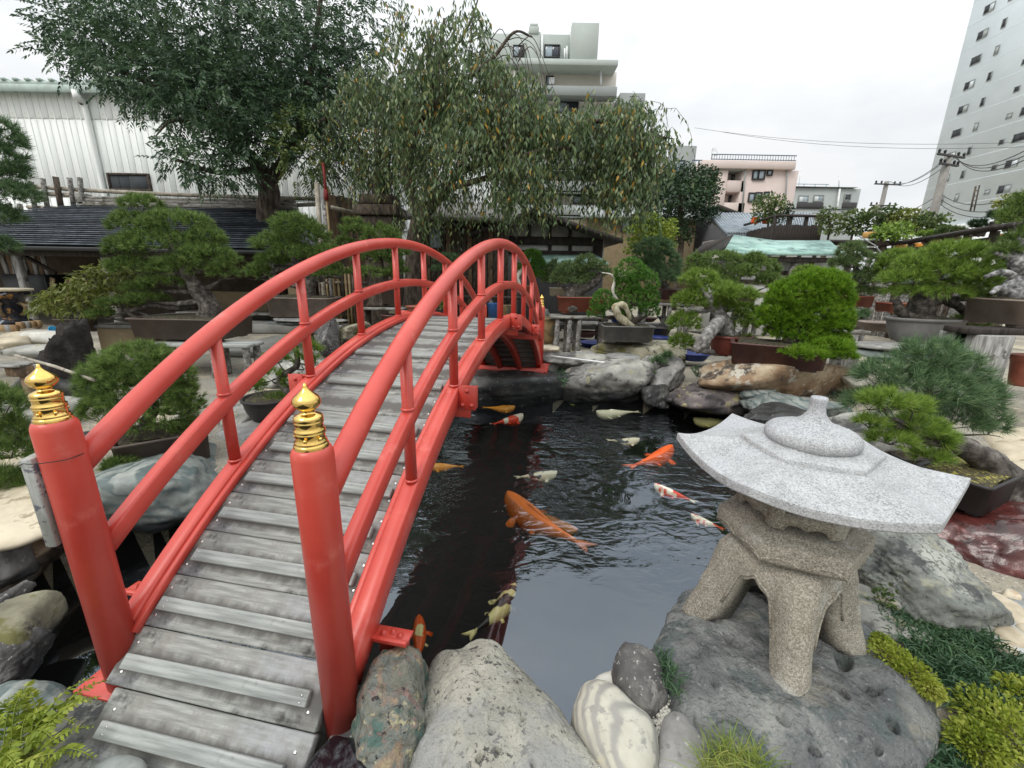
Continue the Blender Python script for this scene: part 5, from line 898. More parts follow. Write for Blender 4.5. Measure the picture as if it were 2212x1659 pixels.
def leaftree(name, label, Y, blobs, m, ln, w, trunk, seed, dens=1., bark='bark_brown', group=None, cat='tree', flatten=1., hang=0., base_z=0.):
    rs = np.random.RandomState(seed); b = ay(trunk[0][0], trunk[0][1], Y); b[2] = base_z; t = treething(name, label, b, cat, group)
    q = tp(trunk, Y); q = np.concatenate([[[q[0, 0], q[0, 1], base_z, q[0, 3] * 1.15]], q]) if q[0, 2] > base_z + .02 else q; g = [tube(q[:, :3], q[:, 3], 9, 5, .12, seed, 5)]; TS = spline(q, 6); G = []
    for x_, y_, rx, ry, *d in blobs:
        c = ay(x_, y_, Y + (d[0] if d else rs.uniform(-.3, .3) * rx * mpp(b))); s = mpp(c); r = np.array([rx * s, rx * s * .85, ry * s]); m_ = max(12, int(dens * 14 * (r[0] * r[1] + r[0] * r[2] + r[1] * r[2]) / (ln * w))); P, Nn = shellpts(c, r, m_, rs, -.8, .45)
        k_ = int(m_ * .05) + 1; G.append(leaves(P, nrm(Nn * .8 + .8 * rs.randn(len(P), 3) * [1, 1, flatten] + [0, 0, -hang]), ln, w, rs, .1)); j = np.argmin(np.linalg.norm(TS[:, :3] - c, axis=1)); g.append(tube([TS[j, :3], (TS[j, :3] + c) / 2 + rs.randn(3) * .05, c], [max(TS[j, 3] * .5, .008), .012, .006], 6, 4))
    part('trunk', join(*g), bark, t, True); part('crown', join(*G), m, t, kind='stuff'); return t
leaftree('evergreen_tree', 'dense rounded dark evergreen tree beside the pink building', 21, [(1468, 380, 60, 26), (1430, 405, 46, 34), (1500, 398, 56, 36), (1460, 425, 80, 40), (1530, 410, 30, 34), (1420, 450, 40, 36), (1490, 460, 60, 36), (1455, 490, 44, 26), (1520, 450, 36, 30), (1470, 510, 34, 20), (1530, 380, 22, 22)], 'round_leaf', .17, .09, [(1470, 540, 6), (1470, 500, 6), (1470, 440, 4), (1468, 400, 2)], 61, .32)
leaftree('maple_tree', 'small yellow green maple in flat layers in front of the dark evergreen', 13.5, [(1398, 470, 34, 9), (1420, 490, 44, 8), (1382, 495, 36, 9), (1440, 505, 26, 8), (1410, 512, 46, 8), (1432, 530, 30, 8), (1380, 522, 30, 9), (1405, 480, 26, 8), (1450, 480, 14, 8), (1370, 540, 24, 8)], 'maple_leaf', .10, .06, [(1405, 560, 4), (1404, 530, 3.5), (1408, 500, 2.5), (1402, 475, 1.5)], 62, .5, flatten=.25)
for k, (x_, y_, rx, ry, Y, lab, mm) in enumerate(((1660, 442, 34, 26, 17, 'bright young tree growing behind the dark board terrace', 'hedge_leaf'), (1700, 452, 14, 16, 17.5, 'small dark conical tree behind the terrace rail', 'round_leaf'), (1790, 470, 22, 24, 15, 'leafy green tree at the right end of the board terrace', 'hedge_leaf'), (1840, 475, 30, 22, 14.5, 'spreading yellowish bonsai tree standing on the far nursery bench', 'hedge_leaf'),
    (1905, 468, 46, 24, 14.5, 'wide yellow green tree below the smaller utility pole', 'hedge_leaf'), (1960, 470, 40, 20, 14, 'brownish thin leaved tree left of the tall utility pole', 'olive_leaf'), (2010, 478, 36, 18, 13.5, 'green tree spilling over the nursery bench', 'hedge_leaf'), (1930, 495, 36, 14, 12.5, 'low bright tree hanging over the bench edge', 'pine_bright'), (2186, 440, 30, 24, 14, 'pinkish brown tree at the right edge behind the bench', 'olive_leaf'))):
    leaftree('nursery_tree', lab, Y, [(x_, y_ - ry * .3, rx, ry * .6), (x_ - rx * .5, y_ + ry * .2, rx * .6, ry * .5), (x_ + rx * .5, y_ + ry * .2, rx * .6, ry * .5), (x_ - rx * .25, y_ + ry * 1.0, rx * .8, ry * .6), (x_ + rx * .35, y_ + ry * 1.1, rx * .7, ry * .6)], mm, .13, .07, [(x_, y_ + ry + 14, 2.2), (x_ + 2, y_ + ry * .5, 2), (x_, y_ - ry * .3, 1.2)], 70 + k, .32, group='trees along the nursery terrace', base_z=0.)
# ------------------------------------------------------------------ buildings
def wbox(x0, x1, y0, y1, z0, z1, ch=.01): return box(x1 - x0, y1 - y0, z1 - z0, ((x0 + x1) / 2, (y0 + y1) / 2, (z0 + z1) / 2), ch)
def window(t, x0, x1, z0, z1, y, frame='frame_dark', panes=('glass_pale', 'glass_dark'), fw=.07, d=.10):
    """a framed window set into a wall that faces -Y at y"""
    f = part('window', join(wbox(x0, x1, y - d, y + .02, z1 - fw, z1), wbox(x0, x1, y - d, y + .02, z0, z0 + fw), wbox(x0, x0 + fw, y - d, y + .02, z0 + fw, z1 - fw), wbox(x1 - fw, x1, y - d, y + .02, z0 + fw, z1 - fw)), frame, t)
    n_ = len(panes); dx = (x1 - x0 - 2 * fw) / n_
    for k, mm in enumerate(panes):
        o = mk('pane', *wbox(x0 + fw + k * dx + (.02 if k else 0), x0 + fw + (k + 1) * dx, y - d * .5 - .01 * k, y - d * .5 + .02, z0 + fw, z1 - fw), mm, f)
    return f
# long white warehouse behind the shed
WY = 17.0; x0, x1 = -34, ay(1010, 300, WY)[0]; zr = ay(150, 190, WY)[2]
wh = thing('warehouse', 'long white ribbed metal warehouse behind the bamboo rail and shed', 'warehouse', ((x0 + x1) / 2, WY, 0))
zj1, zj2 = ay(200, 259, WY)[2], ay(200, 428, WY)[2]
part('wall', wbox(x0, x1, WY, WY + 14, 0, zr - .2), 'siding', wh)
xs = np.arange(x0, x1 - .05, .47)
for zz0, zz1 in ((0, zj2 - .02), (zj2 + .02, zj1 - .02), (zj1 + .02, zr - .15)):
    for xa in xs[(xs > -24)]:
        o = mk('wall_panel', *wbox(-.228, .228, -.03, .0, 0, zz1 - zz0, .012), 'siding', wh); o.location = (xa + .23 - wh.location.x, 0, zz0)
ribs = [wbox(xa - .012, xa + .012, WY - .05, WY, .1, zr - .2, .004) for xa in xs[xs > -24] + .235]
part('panel_rib', join(*ribs), 'white_cladding', wh, kind='stuff')
part('roof', join(wbox(x0 - .3, x1 + .2, WY - .35, WY + 14.3, zr - .05, zr + .08), *[wbox(xa, xa + .16, WY - .4, WY - .2, zr + .08, zr + .15) for xa in np.arange(-24, x1, .42)]), 'gutter', wh)
part('gutter', wbox(x0 - .3, x1 + .2, WY - .42, WY - .36, zr - .28, zr - .05), 'gutter', wh)
a = ay(178, 200, WY); b = ay(232, 440, WY); part('downpipe', join(tube([(a[0] + .1, WY - .35, zr - .3), (a[0] + .1, WY - .3, zr - .55), (a[0] + .1, WY - .12, zr - .8), (a[0] + .1, WY - .12, .3)], .09, 12, 3), cyl(.12, .3, 14, (a[0] + .1, WY - .35, zr - .5))), 'white_cladding', wh, True)
A, B = ay(233, 374, WY), ay(331, 414, WY); window(wh, A[0], B[0], B[2], A[2], WY, 'bark_brown', ('glass_matt', 'glass_matt'), .07)
A, B = ay(822, 440, WY), ay(880, 500, WY); window(wh, A[0], B[0], B[2], A[2], WY, 'white_metal', ('glass_pale', 'glass_pale'), .06)
# open shed with shingle roof
SY0, SY1 = 10.3, 12.6; sx0, sx1 = -19.0, ay(655, 535, SY0)[0]; ze, zd = ay(400, 537, SY0)[2], ay(400, 448, SY1)[2]
sh = thing('garden_shed', 'low open wooden shed with dark shingled hip roof on the left bank', 'shed', ((sx0 + sx1) / 2, 11.5, 0)); hx = ay(187, 447, SY1)[0]; hr = ay(640, 455, SY1)[0]
n_ = 22
for k in range(n_):
    u0, u1 = k / n_, (k + 1) / n_ + .006; y0, y1 = SY0 + (SY1 - SY0) * u0, SY0 + (SY1 - SY0) * u1; z0_, z1_ = ze + (zd - ze) * u0, ze + (zd - ze) * u1
    xl = lambda u: sx0 + (hx - sx0) * u; xr = lambda u: sx1 + (hr - sx1) * u
    part('shingle', slab((xl(u0), y0, z0_ + .07), (xr(u0), y0, z0_ + .07), (xr(u1), y1, z1_ + .014), (xl(u1), y1, z1_ + .014), .035), 'shingle', sh)
part('roof', (np.array([(sx0, SY0, ze), (sx1, SY0, ze), (hr, SY1, zd), (hx, SY1, zd), (sx0, SY1 + 2.3, ze), (sx1, SY1 + 2.3, ze)]) - [0, 0, .03], [np.array([[0, 1, 2, 3], [3, 2, 5, 4]]), np.array([[0, 3, 4], [1, 5, 2]])]), 'shingle', sh)
part('ridge_cap', join(wbox(hx - .05, hr, SY1 - .16, SY1 + .16, zd - .02, zd + .08), wbox(hx - .02, hr, SY1 - .11, SY1 + .11, zd + .09, zd + .17), wbox(hx, hr, SY1 - .07, SY1 + .07, zd + .18, zd + .24), wbox(hx - .12, hx + .08, SY1 - .16, SY1 + .16, zd + .02, zd + .3)), 'grey_wood_flat', sh)
part('eave_board', wbox(sx0, sx1, SY0 - .02, SY0 + .02, ze - .1, ze - .01), 'black_plastic', sh); part('eave_beam', wbox(sx0, sx1 - .2, SY0 + .35, SY0 + .5, ze - .22, ze - .08), 'dark_wood', sh)
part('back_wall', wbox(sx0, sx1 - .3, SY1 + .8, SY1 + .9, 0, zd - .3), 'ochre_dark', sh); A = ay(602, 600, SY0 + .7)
part('side_wall', wbox(A[0] + .25, sx1 - .15, SY0 + .6, SY0 + .75, .45, ze - .15), 'ochre_wall', sh); part('low_wall', wbox(-9.2, A[0], SY1 - .2, SY1 - .1, .3, .95), 'ochre_wall', sh)
part('bench_board', wbox(-9.2, A[0] + .1, SY0 + 1.0, SY0 + 1.6, .38, .44), 'grey_wood_flat', sh); part('plinth', wbox(-9.5, sx1, SY0 + .3, SY0 + 2.6, .0, .22), 'concrete', sh)
for x_, y_ in ((598, 660), (245, 640), (60, 640)): A = ay(x_, y_, SY0 + .5); part('post', wbox(A[0] - .07, A[0] + .07, SY0 + .43, SY0 + .57, 0, ze - .1), 'grey_wood', sh)
for k in range(9):
    A = ay(8 + k * 11, 565, SY0 + 1.2); part('stacked_board', mv(box(.11, .06, .9 + .1 * (k % 3), (0, 0, 0)), (A[0], SY0 + 1.2 + .03 * (k % 2), 1.65), ry=.06 * ((k * 7) % 5 - 2)), 'brown_board' if k % 2 else 'grey_wood', sh)
A, B = ay(30, 540, SY0 + .9), ay(120, 590, SY0 + .9); part('brace', tube([A, B], .05, 6), 'dark_wood', sh)
A, B = ay(10, 592, SY0 + 1.0), ay(120, 655, SY0 + 1.0); part('storage_box', wbox(A[0], B[0], SY0 + .9, SY0 + 1.6, B[2], A[2]), 'black_plastic', sh); part('shelf', wbox(A[0] - .6, B[0] + .9, SY0 + .8, SY0 + 1.5, B[2] - .08, B[2] - .02), 'grey_wood_flat', sh)
for k in range(3): A = ay(20 + 30 * k, 645 - 8 * k, SY0 + .8); part('leaning_board', mv(box(.12, .03, .8), (A[0] + 1.2, SY0 + .8, .9), ry=.25 + .1 * k), 'brown_board', sh)
# bamboo rail fence above the shed
rl = thing('bamboo_rail_fence', 'two long horizontal bamboo poles with short upright stakes above the shed roof', 'fence', tuple(ay(300, 430, 12.9)))
for Q in ([(60, 402), (187, 411), (420, 422), (690, 430)], [(60, 447), (200, 452), (420, 452), (690, 441)], [(20, 414), (120, 420), (190, 423)], [(10, 462), (100, 462), (182, 458)]): part('pole', tube([ay(x_, y_, 12.9) for x_, y_ in Q], .055, 10, 5), 'bamboo_pole', rl, True)
for x_, y0_, y1_, dx in ((92, 385, 470, 14), (120, 382, 460, 14), (150, 384, 452, 10), (172, 383, 452, 8), (66, 392, 475, 14), (42, 440, 490, 10), (20, 445, 490, 10)): part('stake', tube([ay(x_, y0_, 12.8), ay(x_ + dx, y1_, 12.8)], .07 if x_ == 120 else .06, 10), 'bark_grey' if x_ != 120 else 'bark_brown', rl, True)
rs = np.random.RandomState(77); wr = []
for k in range(22):
    x_ = 195 + k * 22; wr.append(tube([ay(x_, 446, 12.9), ay(x_ + 9, 436, 12.85), ay(x_ + 16 + rs.uniform(-4, 4), 422 + rs.uniform(-6, 6), 12.85), ay(x_ + 24, 440, 12.9)], .006, 4, 4))
part('looped_wire', join(*wr), 'wire_black', rl, kind='stuff')
# bamboo and board fence running back
bf = thing('bamboo_screen_fence', 'tall brown bamboo board fence receding behind the tied poles', 'fence', tuple(ay(780, 480, 11)))
for k in range(20):
    u = k / 19; x_ = 712 + 150 * u ** .85; Y_ = 10.6 + 4.5 * u; zt = ay(x_, 418 + 44 * u, Y_)[2]; P_ = ay(x_, 500, Y_)
    o = mk('board', *box(.17, .03, zt + rs.uniform(-.05, .05), (0, 0, zt / 2), .006), ('brown_board', 'brown_board', 'bark_brown')[k % 3], bf); o.location = (P_[0] - bf.location.x, Y_ - bf.location.y, -bf.location.z); o.rotation_euler = (0, rs.uniform(-.01, .01), rad(50))
for (a_, b_, r_) in (((716, 448), (856, 482), .05), ((690, 610), (800, 612), .035), ((690, 680), (780, 680), .035)): part('cross_pole', tube([ay(*a_, 10.45), ay(*b_, 10.45 + (4 if a_[0] > 700 else .5))], r_, 9), 'bamboo_pole', bf, True)
for k in range(12): P_ = ay(694 + k * 8, 650, 10.6 + .02 * (k % 3)); part('cane', tube([(P_[0], P_[1], 0), (P_[0], P_[1], 1.7)], .032, 8), 'bamboo_gold' if k % 3 else 'bark_brown', bf, True)
for lab, x0_, x1_, yt, mm, r_ in (('thick grey bamboo pole tied at the end of the rail fence', 684, 694, 395, 'bamboo_pole', .055), ('slim grey bamboo pole leaning beside the red taped pole', 698, 714, 420, 'bark_grey', .05), ('golden bamboo pole with dark red tape at its top', 698, 720, 352, 'bamboo_gold', .026)):
    t = thing('tied_pole', lab, 'pole', tuple(ay(x1_, 600, 10.4))); P_, Q_ = ay(x0_, yt, 10.4), ay(x1_, 600, 10.4); Q_[2] = 0; part('cane', tube([P_, (P_ + Q_) / 2, Q_], r_, 10), mm, t, True)
    if mm == 'bamboo_gold': part('tape', tube([P_, P_ * .8 + Q_ * .2], r_ * 1.15, 10), 'red_tape', t, True); part('tape_band', tube([P_ * .86 + Q_ * .14, P_ * .8 + Q_ * .2], r_ * 1.9, 10), 'red_tape', t, True)
tp_ = thing('tiered_gatepost', 'dark weathered wooden gatepost with stepped plank cap behind the fence', 'gatepost', tuple(ay(826, 560, 10.9))); c = ay(826, 500, 10.9)
for y0_, y1_, hw, nm in ((385, 425, .16, 'post'), (425, 446, .40, 'cap_board'), (448, 470, .52, 'cap_board'), (472, 494, .44, 'cap_board'), (496, 620, .36, 'body')):
    z1_, z0_ = ay(826, y0_, 10.9)[2], ay(826, y1_, 10.9)[2]; part(nm, wbox(c[0] - hw, c[0] + hw, 10.9 - hw, 10.9 + hw, 0 if nm == 'body' else z0_, z1_, .02), 'bark_brown', tp_)
# dark boarded timber house behind the cherry
hb = thing('boarded_house', 'dark weathered board house half hidden behind the weeping cherry', 'house', tuple(ay(1000, 560, 13.2))); xa, xb = ay(905, 500, 13.2)[0], ay(1092, 500, 13.2)[0]; zt = ay(1000, 470, 13.2)[2]
part('wall', wbox(xa, xb, 13.2, 16, 0, zt), 'dark_wood', hb); part('roof', slab((xa - .4, 12.7, zt - .05), (xb + .3, 12.7, zt - .05), (xb + .3, 15, zt + .7), (xa - .4, 15, zt + .7), .1), 'grey_wood_flat', hb)
for k, x_ in enumerate(np.arange(xa, xb, .16)): o = mk('wall_board', *box(.14, .03, zt - .1, (0, 0, 0), .004), 'brown_board' if k % 4 == 1 else 'bark_brown', hb); o.location = (x_ + .08 - hb.location.x, 13.17 - hb.location.y, zt / 2 - hb.location.z)
A, B = ay(925, 490, 13.2), ay(958, 540, 13.2); window(hb, A[0], B[0], B[2], A[2], 13.14, 'dark_wood', ('glass_pale',), .05)
# plastered house with gable
GY = 13.6; ga = ay(1150, 458, GY); gl_, gr_ = ay(1020, 508, GY), ay(1332, 520, GY); zb_ = ay(1200, 548, GY)[2]
gh = thing('gabled_house', 'old plastered house with dark timber frame and low gable roof', 'house', (ga[0], GY, 0))
xL, xR = ay(1066, 600, GY)[0], ay(1300, 600, GY)[0]; zl = lambda x_: ga[2] - .12 + (gl_[2] - ga[2]) * (ga[0] - x_) / (ga[0] - gl_[0]) if x_ < ga[0] else ga[2] - .12 + (gr_[2] - ga[2]) * (x_ - ga[0]) / (gr_[0] - ga[0])
Vg = [(xL, 0), (xR, 0), (xR, zl(xR)), (ga[0], zl(ga[0])), (xL, zl(xL))]; p_ = prism(Vg, 0, .2); part('plaster_wall', (np.c_[p_[0][:, 0], GY + p_[0][:, 2], p_[0][:, 1]], p_[1]), 'plaster', gh)
for e_ in (gl_, gr_):
    d_ = np.array([0, 3.2, 0]); a_, b_ = np.array([ga[0], GY - .75, ga[2]]), np.array([e_[0], GY - .75, e_[2]]); part('roof', slab(a_, b_, b_ + d_, a_ + d_, .12), 'dark_wood', gh); part('barge_board', slab(a_ - [0, .03, .02], b_ - [0, .03, .02], b_ - [0, .03, .14], a_ - [0, .03, .14], .05), 'dark_wood', gh)
def tim(xa_, ya_, xb_, yb_, w_): A, B = ay(xa_, ya_, GY - .05), ay(xb_, yb_, GY - .05); part('timber', (wbox(min(A[0], B[0]) - w_ / 2, max(A[0], B[0]) + w_ / 2, GY - .06, GY, min(A[2], B[2]), max(A[2], B[2])) if abs(xa_ - xb_) < 4 else wbox(A[0], B[0], GY - .08, GY, min(A[2], B[2]) - w_ / 2, max(A[2], B[2]) + w_ / 2)), 'dark_wood', gh)
tim(1062, 520, 1300, 521, .2); tim(1144, 478, 1144, 512, .09); tim(1188, 482, 1188, 512, .09); tim(1232, 494, 1232, 512, .09); tim(1188, 528, 1188, 548, .09); tim(1232, 528, 1232, 548, .09); tim(1052, 545, 1300, 546, .08); tim(1050, 530, 1050, 640, .1); tim(1090, 530, 1090, 640, .12); tim(1290, 500, 1290, 640, .14)
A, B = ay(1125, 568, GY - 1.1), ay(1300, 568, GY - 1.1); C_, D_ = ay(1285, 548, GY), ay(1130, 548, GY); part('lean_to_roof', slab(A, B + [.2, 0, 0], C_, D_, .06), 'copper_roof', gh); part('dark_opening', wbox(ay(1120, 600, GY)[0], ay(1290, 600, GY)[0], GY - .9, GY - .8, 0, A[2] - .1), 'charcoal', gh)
# stepped grey apartment block
AY = 45.0; ap = thing('apartment_block', 'stepped pale grey green apartment block rising behind the weeping cherry', 'building', (ay(1200, 300, AY)[0], AY, 0))
def ab(nm, x0_, x1_, yt, yb, m, dy=0, dep=8): A, B = ay(x0_, yt, AY + dy), ay(x1_, yb, AY + dy); return part(nm, wbox(A[0], B[0], AY + dy, AY + dy + dep, B[2], A[2], .03), m, ap)
ab('stair_tower', 1236, 1290, 48, 130, 'grey_green_wall', -1.2); ab('wall', 1040, 1238, 71, 140, 'grey_green_wall', 0); ab('chimney', 1143, 1164, 56, 72, 'grey_green_wall', -.4, 2); ab('chimney_cap', 1145, 1162, 50, 57, 'grey_green_wall', -.2, 1.5); ab('pilaster', 1140, 1166, 68, 140, 'grey_green_wall', -.3, 1)
ab('roof_slab', 1120, 1335, 125, 142, 'grey_green_wall', -1.5); ab('wall', 1060, 1310, 150, 470, 'cream_wall', .4)
ab('balcony_parapet', 1075, 1332, 182, 208, 'grey_wall', -1.6, 1.4); ab('side_block', 1340, 1386, 200, 300, 'grey_wall', -1.); ab('side_block', 1330, 1383, 300, 470, 'grey_wall', -.8)
for yt in (244, 292, 340, 388, 440): ab('balcony_parapet', 1060, 1340, yt, yt + 26, 'grey_wall', -1.6, 1.4); ab('balcony_slab', 1060, 1342, yt + 26, yt + 30, 'grey_green_wall', -1.7, 2)
for x0_, x1_, y0_, y1_ in ((1177, 1209, 112, 125), (1175, 1208, 97, 125)): pass
for x0_, x1_, y0_, y1_, dy in ((1176, 1209, 97, 126, 0), (1108, 1132, 98, 124, 0), (1105, 1128, 166, 184, .4), (1180, 1196, 160, 182, .4), (1100, 1150, 215, 242, .4), (1200, 1250, 216, 242, .4), (1110, 1150, 270, 292, .4), (1210, 1260, 270, 292, .4), (1250, 1290, 315, 340, .4), (1130, 1180, 362, 388, .4), (1240, 1290, 362, 388, .4), (1240, 1285, 416, 440, .4)):
    A, B = ay(x0_, y0_, AY), ay(x1_, y1_, AY); window(ap, A[0], B[0], B[2], A[2], AY + dy - .02, 'frame_dark', ('glass_pale', 'glass_dark'), .09, .14)
for x_, y0_, y1_ in ((1171, 76, 140), (1234, 62, 128), (1220, 105, 128), (1225, 100, 128), (1298, 152, 184)): A, B = ay(x_, y0_, AY - .4), ay(x_, y1_, AY - .4); part('downpipe', tube([A, B], .09, 8), 'white_metal', ap, True)
A, B = ay(1390, 172, AY - 1), ay(1395, 183, AY - 1); part('air_conditioner', wbox(ay(1394 - 2 + -200, 0, AY)[0], ay(1404 - 200, 0, AY)[0], AY - .3, AY + .3, ay(1200, 184, AY)[2], ay(1200, 170, AY)[2]), 'white_metal', ap)
gp = thing('grey_stair_block', 'small dark grey rooftop block between the cherry leaves and the round evergreen', 'building', tuple(ay(1460, 400, 42)))
A, B = ay(1442, 314, 42), ay(1487, 470, 42); part('wall', wbox(A[0], B[0], 42, 48, 0, A[2]), 'grey_wall', gp); C_ = ay(1425, 330, 43); part('side_wall', wbox(C_[0], A[0] - .02, 43, 49, 0, C_[2] - .6), 'cream_wall', gp); window(gp, ay(1455, 350, 42)[0], ay(1480, 350, 42)[0], ay(1470, 372, 42)[2], ay(1470, 346, 42)[2], 41.98, 'frame_dark', ('glass_pale',), .1); part('downpipe', tube([ay(1442, 325, 41.8), ay(1440, 372, 41.8)], .1, 8), 'white_metal', gp)
lw = thing('low_house', 'low brownish house wall and grey roof behind the maple and gabled house', 'house', tuple(ay(1390, 500, 25)))
A, B = ay(1270, 448, 25), ay(1490, 600, 25); part('wall', wbox(A[0], B[0], 25, 30, 0, A[2] - .4), 'ochre_wall', lw); part('roof', slab((A[0] - .4, 24.4, A[2] - .5), (B[0] + .4, 24.4, A[2] - .5), (B[0] + .4, 28, A[2] + .5), (A[0] - .4, 28, A[2] + .5), .12), 'grey_wall', lw); window(lw, ay(1340, 500, 25)[0], ay(1375, 500, 25)[0], ay(1340, 500, 25)[2], ay(1340, 470, 25)[2], 24.98, 'frame_dark', ('glass_pale', 'glass_dark'), .08)
# pink building
PY = 38.0; pk = thing('pink_building', 'four storey pale pink building with roof railing and recessed balconies', 'building', (ay(1620, 400, PY)[0], PY, 0))
def pb_(nm, x0_, x1_, yt, yb, m, dy=0, dep=7, z0_=None): A, B = ay(x0_, yt, PY + dy), ay(x1_, yb, PY + dy); return part(nm, wbox(A[0], B[0], PY + dy, PY + dy + dep, B[2] if z0_ is None else z0_, A[2], .03), m, pk)
pb_('parapet', 1533, 1718, 345, 366, 'pink_wall', -.4, 7.5); pb_('wall', 1606, 1706, 366, 480, 'pink_wall', 0, 7, 0); pb_('wall', 1545, 1607, 366, 480, 'pink_wall', 1.4, 5, 0)
for yt in (389, 437): pb_('balcony_front', 1550, 1606, yt, yt + 26, 'pink_wall', 0, 1.4); pb_('balcony_rail', 1552, 1606, yt - 2, yt - 1, 'blue_rail', .05, .06); pb_('side_balcony', 1706, 1712, yt, yt + 14, 'pink_wall', 1, 3)
pb_('pillar', 1556, 1560, 354, 470, 'pink_wall', -.1, .3)
for x0_, x1_, y0_, y1_ in ((1626, 1636, 367, 389), (1638, 1650, 367, 389), (1657, 1667, 367, 380), (1617, 1628, 416, 437), (1632, 1643, 415, 437), (1650, 1660, 414, 427)): A, B = ay(x0_, y0_, PY), ay(x1_, y1_, PY); window(pk, A[0], B[0], B[2], A[2], PY - .01, 'frame_dark', ('glass_pale',), .09, .14)
for x0_, y0_ in ((1580, 374), (1574, 423)): A, B = ay(x0_, y0_, PY + 1.4), ay(x0_ + 16, y0_ + 16, PY + 1.4); window(pk, A[0], B[0], B[2], A[2], PY + 1.38, 'frame_dark', ('glass_dark',), .09)
for x0_, x1_ in ((1550, 1607),): pb_('soffit', x0_, x1_, 364, 368, 'grey_wall', -.2, 1.6)
for x_, y0_, y1_ in ((1702, 352, 466), (1611, 350, 460)): part('downpipe', tube([ay(x_, y0_, PY - .15), ay(x_ - 8, y1_, PY - .15)], .06, 8), 'grey_wall', pk, True)
g = []; A, B, C_ = ay(1536, 345, PY - .3), ay(1720, 345, PY - .3), ay(1536, 333, PY - .3)
for x_ in np.arange(A[0], B[0], .22): g.append(wbox(x_, x_ + .03, PY - .3, PY - .27, A[2], C_[2], .002))
g += [wbox(A[0], B[0], PY - .32, PY - .25, C_[2] - .03, C_[2] + .03, .002), wbox(A[0], B[0], PY - .32, PY - .25, A[2] + .03, A[2] + .08, .002)]; part('roof_railing', join(*g), 'blue_rail', pk); pb_('stair_house', 1519, 1530, 345, 372, 'pink_wall', .5, 2); A, B = ay(1496, 346, PY + 2), ay(1520, 358, PY + 2)
part('side_railing', join(*[wbox(x_, x_ + .04, PY + 2, PY + 2.05, B[2], A[2], .002) for x_ in np.arange(A[0], B[0], .3)], wbox(A[0], B[0], PY + 1.98, PY + 2.08, A[2] - .04, A[2] + .04, .002)), 'blue_rail', pk)
c = ay(1540, 329, PY - .1); part('dish_antenna', join(mv(lathe([(0, 0), (.25, .03), (.4, .12), (.39, .14), (.24, .05), (0, .02)], 20), c, rx=rad(70), rz=rad(30)), tube([c, c - [0, -.1, .7]], .03, 6)), 'white_metal', pk, True)
# sage grey building
GY2 = 48.0; sg = thing('sage_building', 'low sage grey apartment building with charcoal bands next to the pink one', 'building', (ay(1780, 440, GY2)[0], GY2, 0))
def sb(nm, x0_, x1_, yt, yb, m, dy=0, dep=8, z0_=None): A, B = ay(x0_, yt, GY2), ay(x1_, yb, GY2); return part(nm, wbox(A[0], B[0], GY2 + dy, GY2 + dy + dep, B[2] if z0_ is None else z0_, A[2], .03), m, sg)
sb('wall', 1706, 1845, 405, 480, 'sage_wall', 0, 8, 0); sb('roof_edge', 1704, 1849, 403, 406, 'grey_wall', -.3, 8.6)
for x0_, x1_, y0_, y1_ in ((1722, 1776, 437, 450), (1820, 1848, 437, 450), (1708, 1848, 450, 452)): sb('band', x0_, x1_, y0_, y1_, 'charcoal', -.12, .2)
for x0_, x1_, y0_, y1_, pn in ((1725, 1744, 422, 437, ('curtain', 'glass_pale')), (1758, 1777, 421, 436, ('curtain', 'glass_pale')), (1720, 1738, 460, 472, ('glass_dark', 'curtain')), (1753, 1772, 459, 472, ('curtain', 'glass_dark')), (1824, 1836, 419, 434, ('glass_dark',)), (1818, 1829, 456, 470, ('glass_dark',))): A, B = ay(x0_, y0_, GY2), ay(x1_, y1_, GY2); window(sg, A[0], B[0], B[2], A[2], GY2 - .02, 'grey_wall', pn, .09)
part('downpipe', tube([ay(1814, 408, GY2 - .2), ay(1806, 470, GY2 - .2)], .1, 8), 'white_metal', sg); g = []; A, B, C_ = ay(1712, 404, GY2 + 1), ay(1790, 404, GY2 + 1), ay(1712, 397, GY2 + 1)
part('roof_railing', join(*[wbox(x_, x_ + .06, GY2 + 1, GY2 + 1.06, A[2], C_[2], .002) for x_ in np.arange(A[0], B[0], 1.2)], wbox(A[0], B[0], GY2 + 1, GY2 + 1.06, C_[2] - .04, C_[2] + .04, .002)), 'pale_blue_metal', sg); part('antenna', join(tube([ay(1812, 404, GY2 + 1), ay(1813, 378, GY2 + 1)], .05, 6), tube([ay(1725, 404, GY2 + 1), ay(1730, 362, GY2 + 1)], .03, 6)), 'white_metal', sg)
# white high-rise seen along its side
E0 = ay(1998, 420, 64.); hd = ray(1135, 592.3); hd[2] = 0; hd /= np.linalg.norm(hd); hn = np.array([hd[1], -hd[0], 0]); tw_ = thing('white_tower', 'tall pale blue grey apartment tower at the right edge of the view', 'tower', (E0[0], E0[1], 0))
def fp(t, out_, z): p = E0 - hd * t - hn * out_; return np.array([p[0], p[1], z])
def fbox(t0, t1, o0, o1, z0_, z1_): V = np.array([fp(t, o, z) for z in (z0_, z1_) for t, o in ((t0, o0), (t1, o0), (t1, o1), (t0, o1))]); return V, [np.array([[0, 1, 2, 3], [7, 6, 5, 4], [0, 4, 5, 1], [1, 5, 6, 2], [2, 6, 7, 3], [3, 7, 4, 0]])]
part('wall', fbox(0, 26, 0, -22, 8.9, 52), 'tower_wall', tw_); part('base_block', fbox(-.8, 30, .4, -22, 0, 8.9), 'white_cladding', tw_)
for k in range(16): z_ = 14.2 + 2.76 * k - 2.76; part('floor_band', fbox(-.02, 26, .012, 0, z_, z_ + .05), 'tower_wall', tw_)
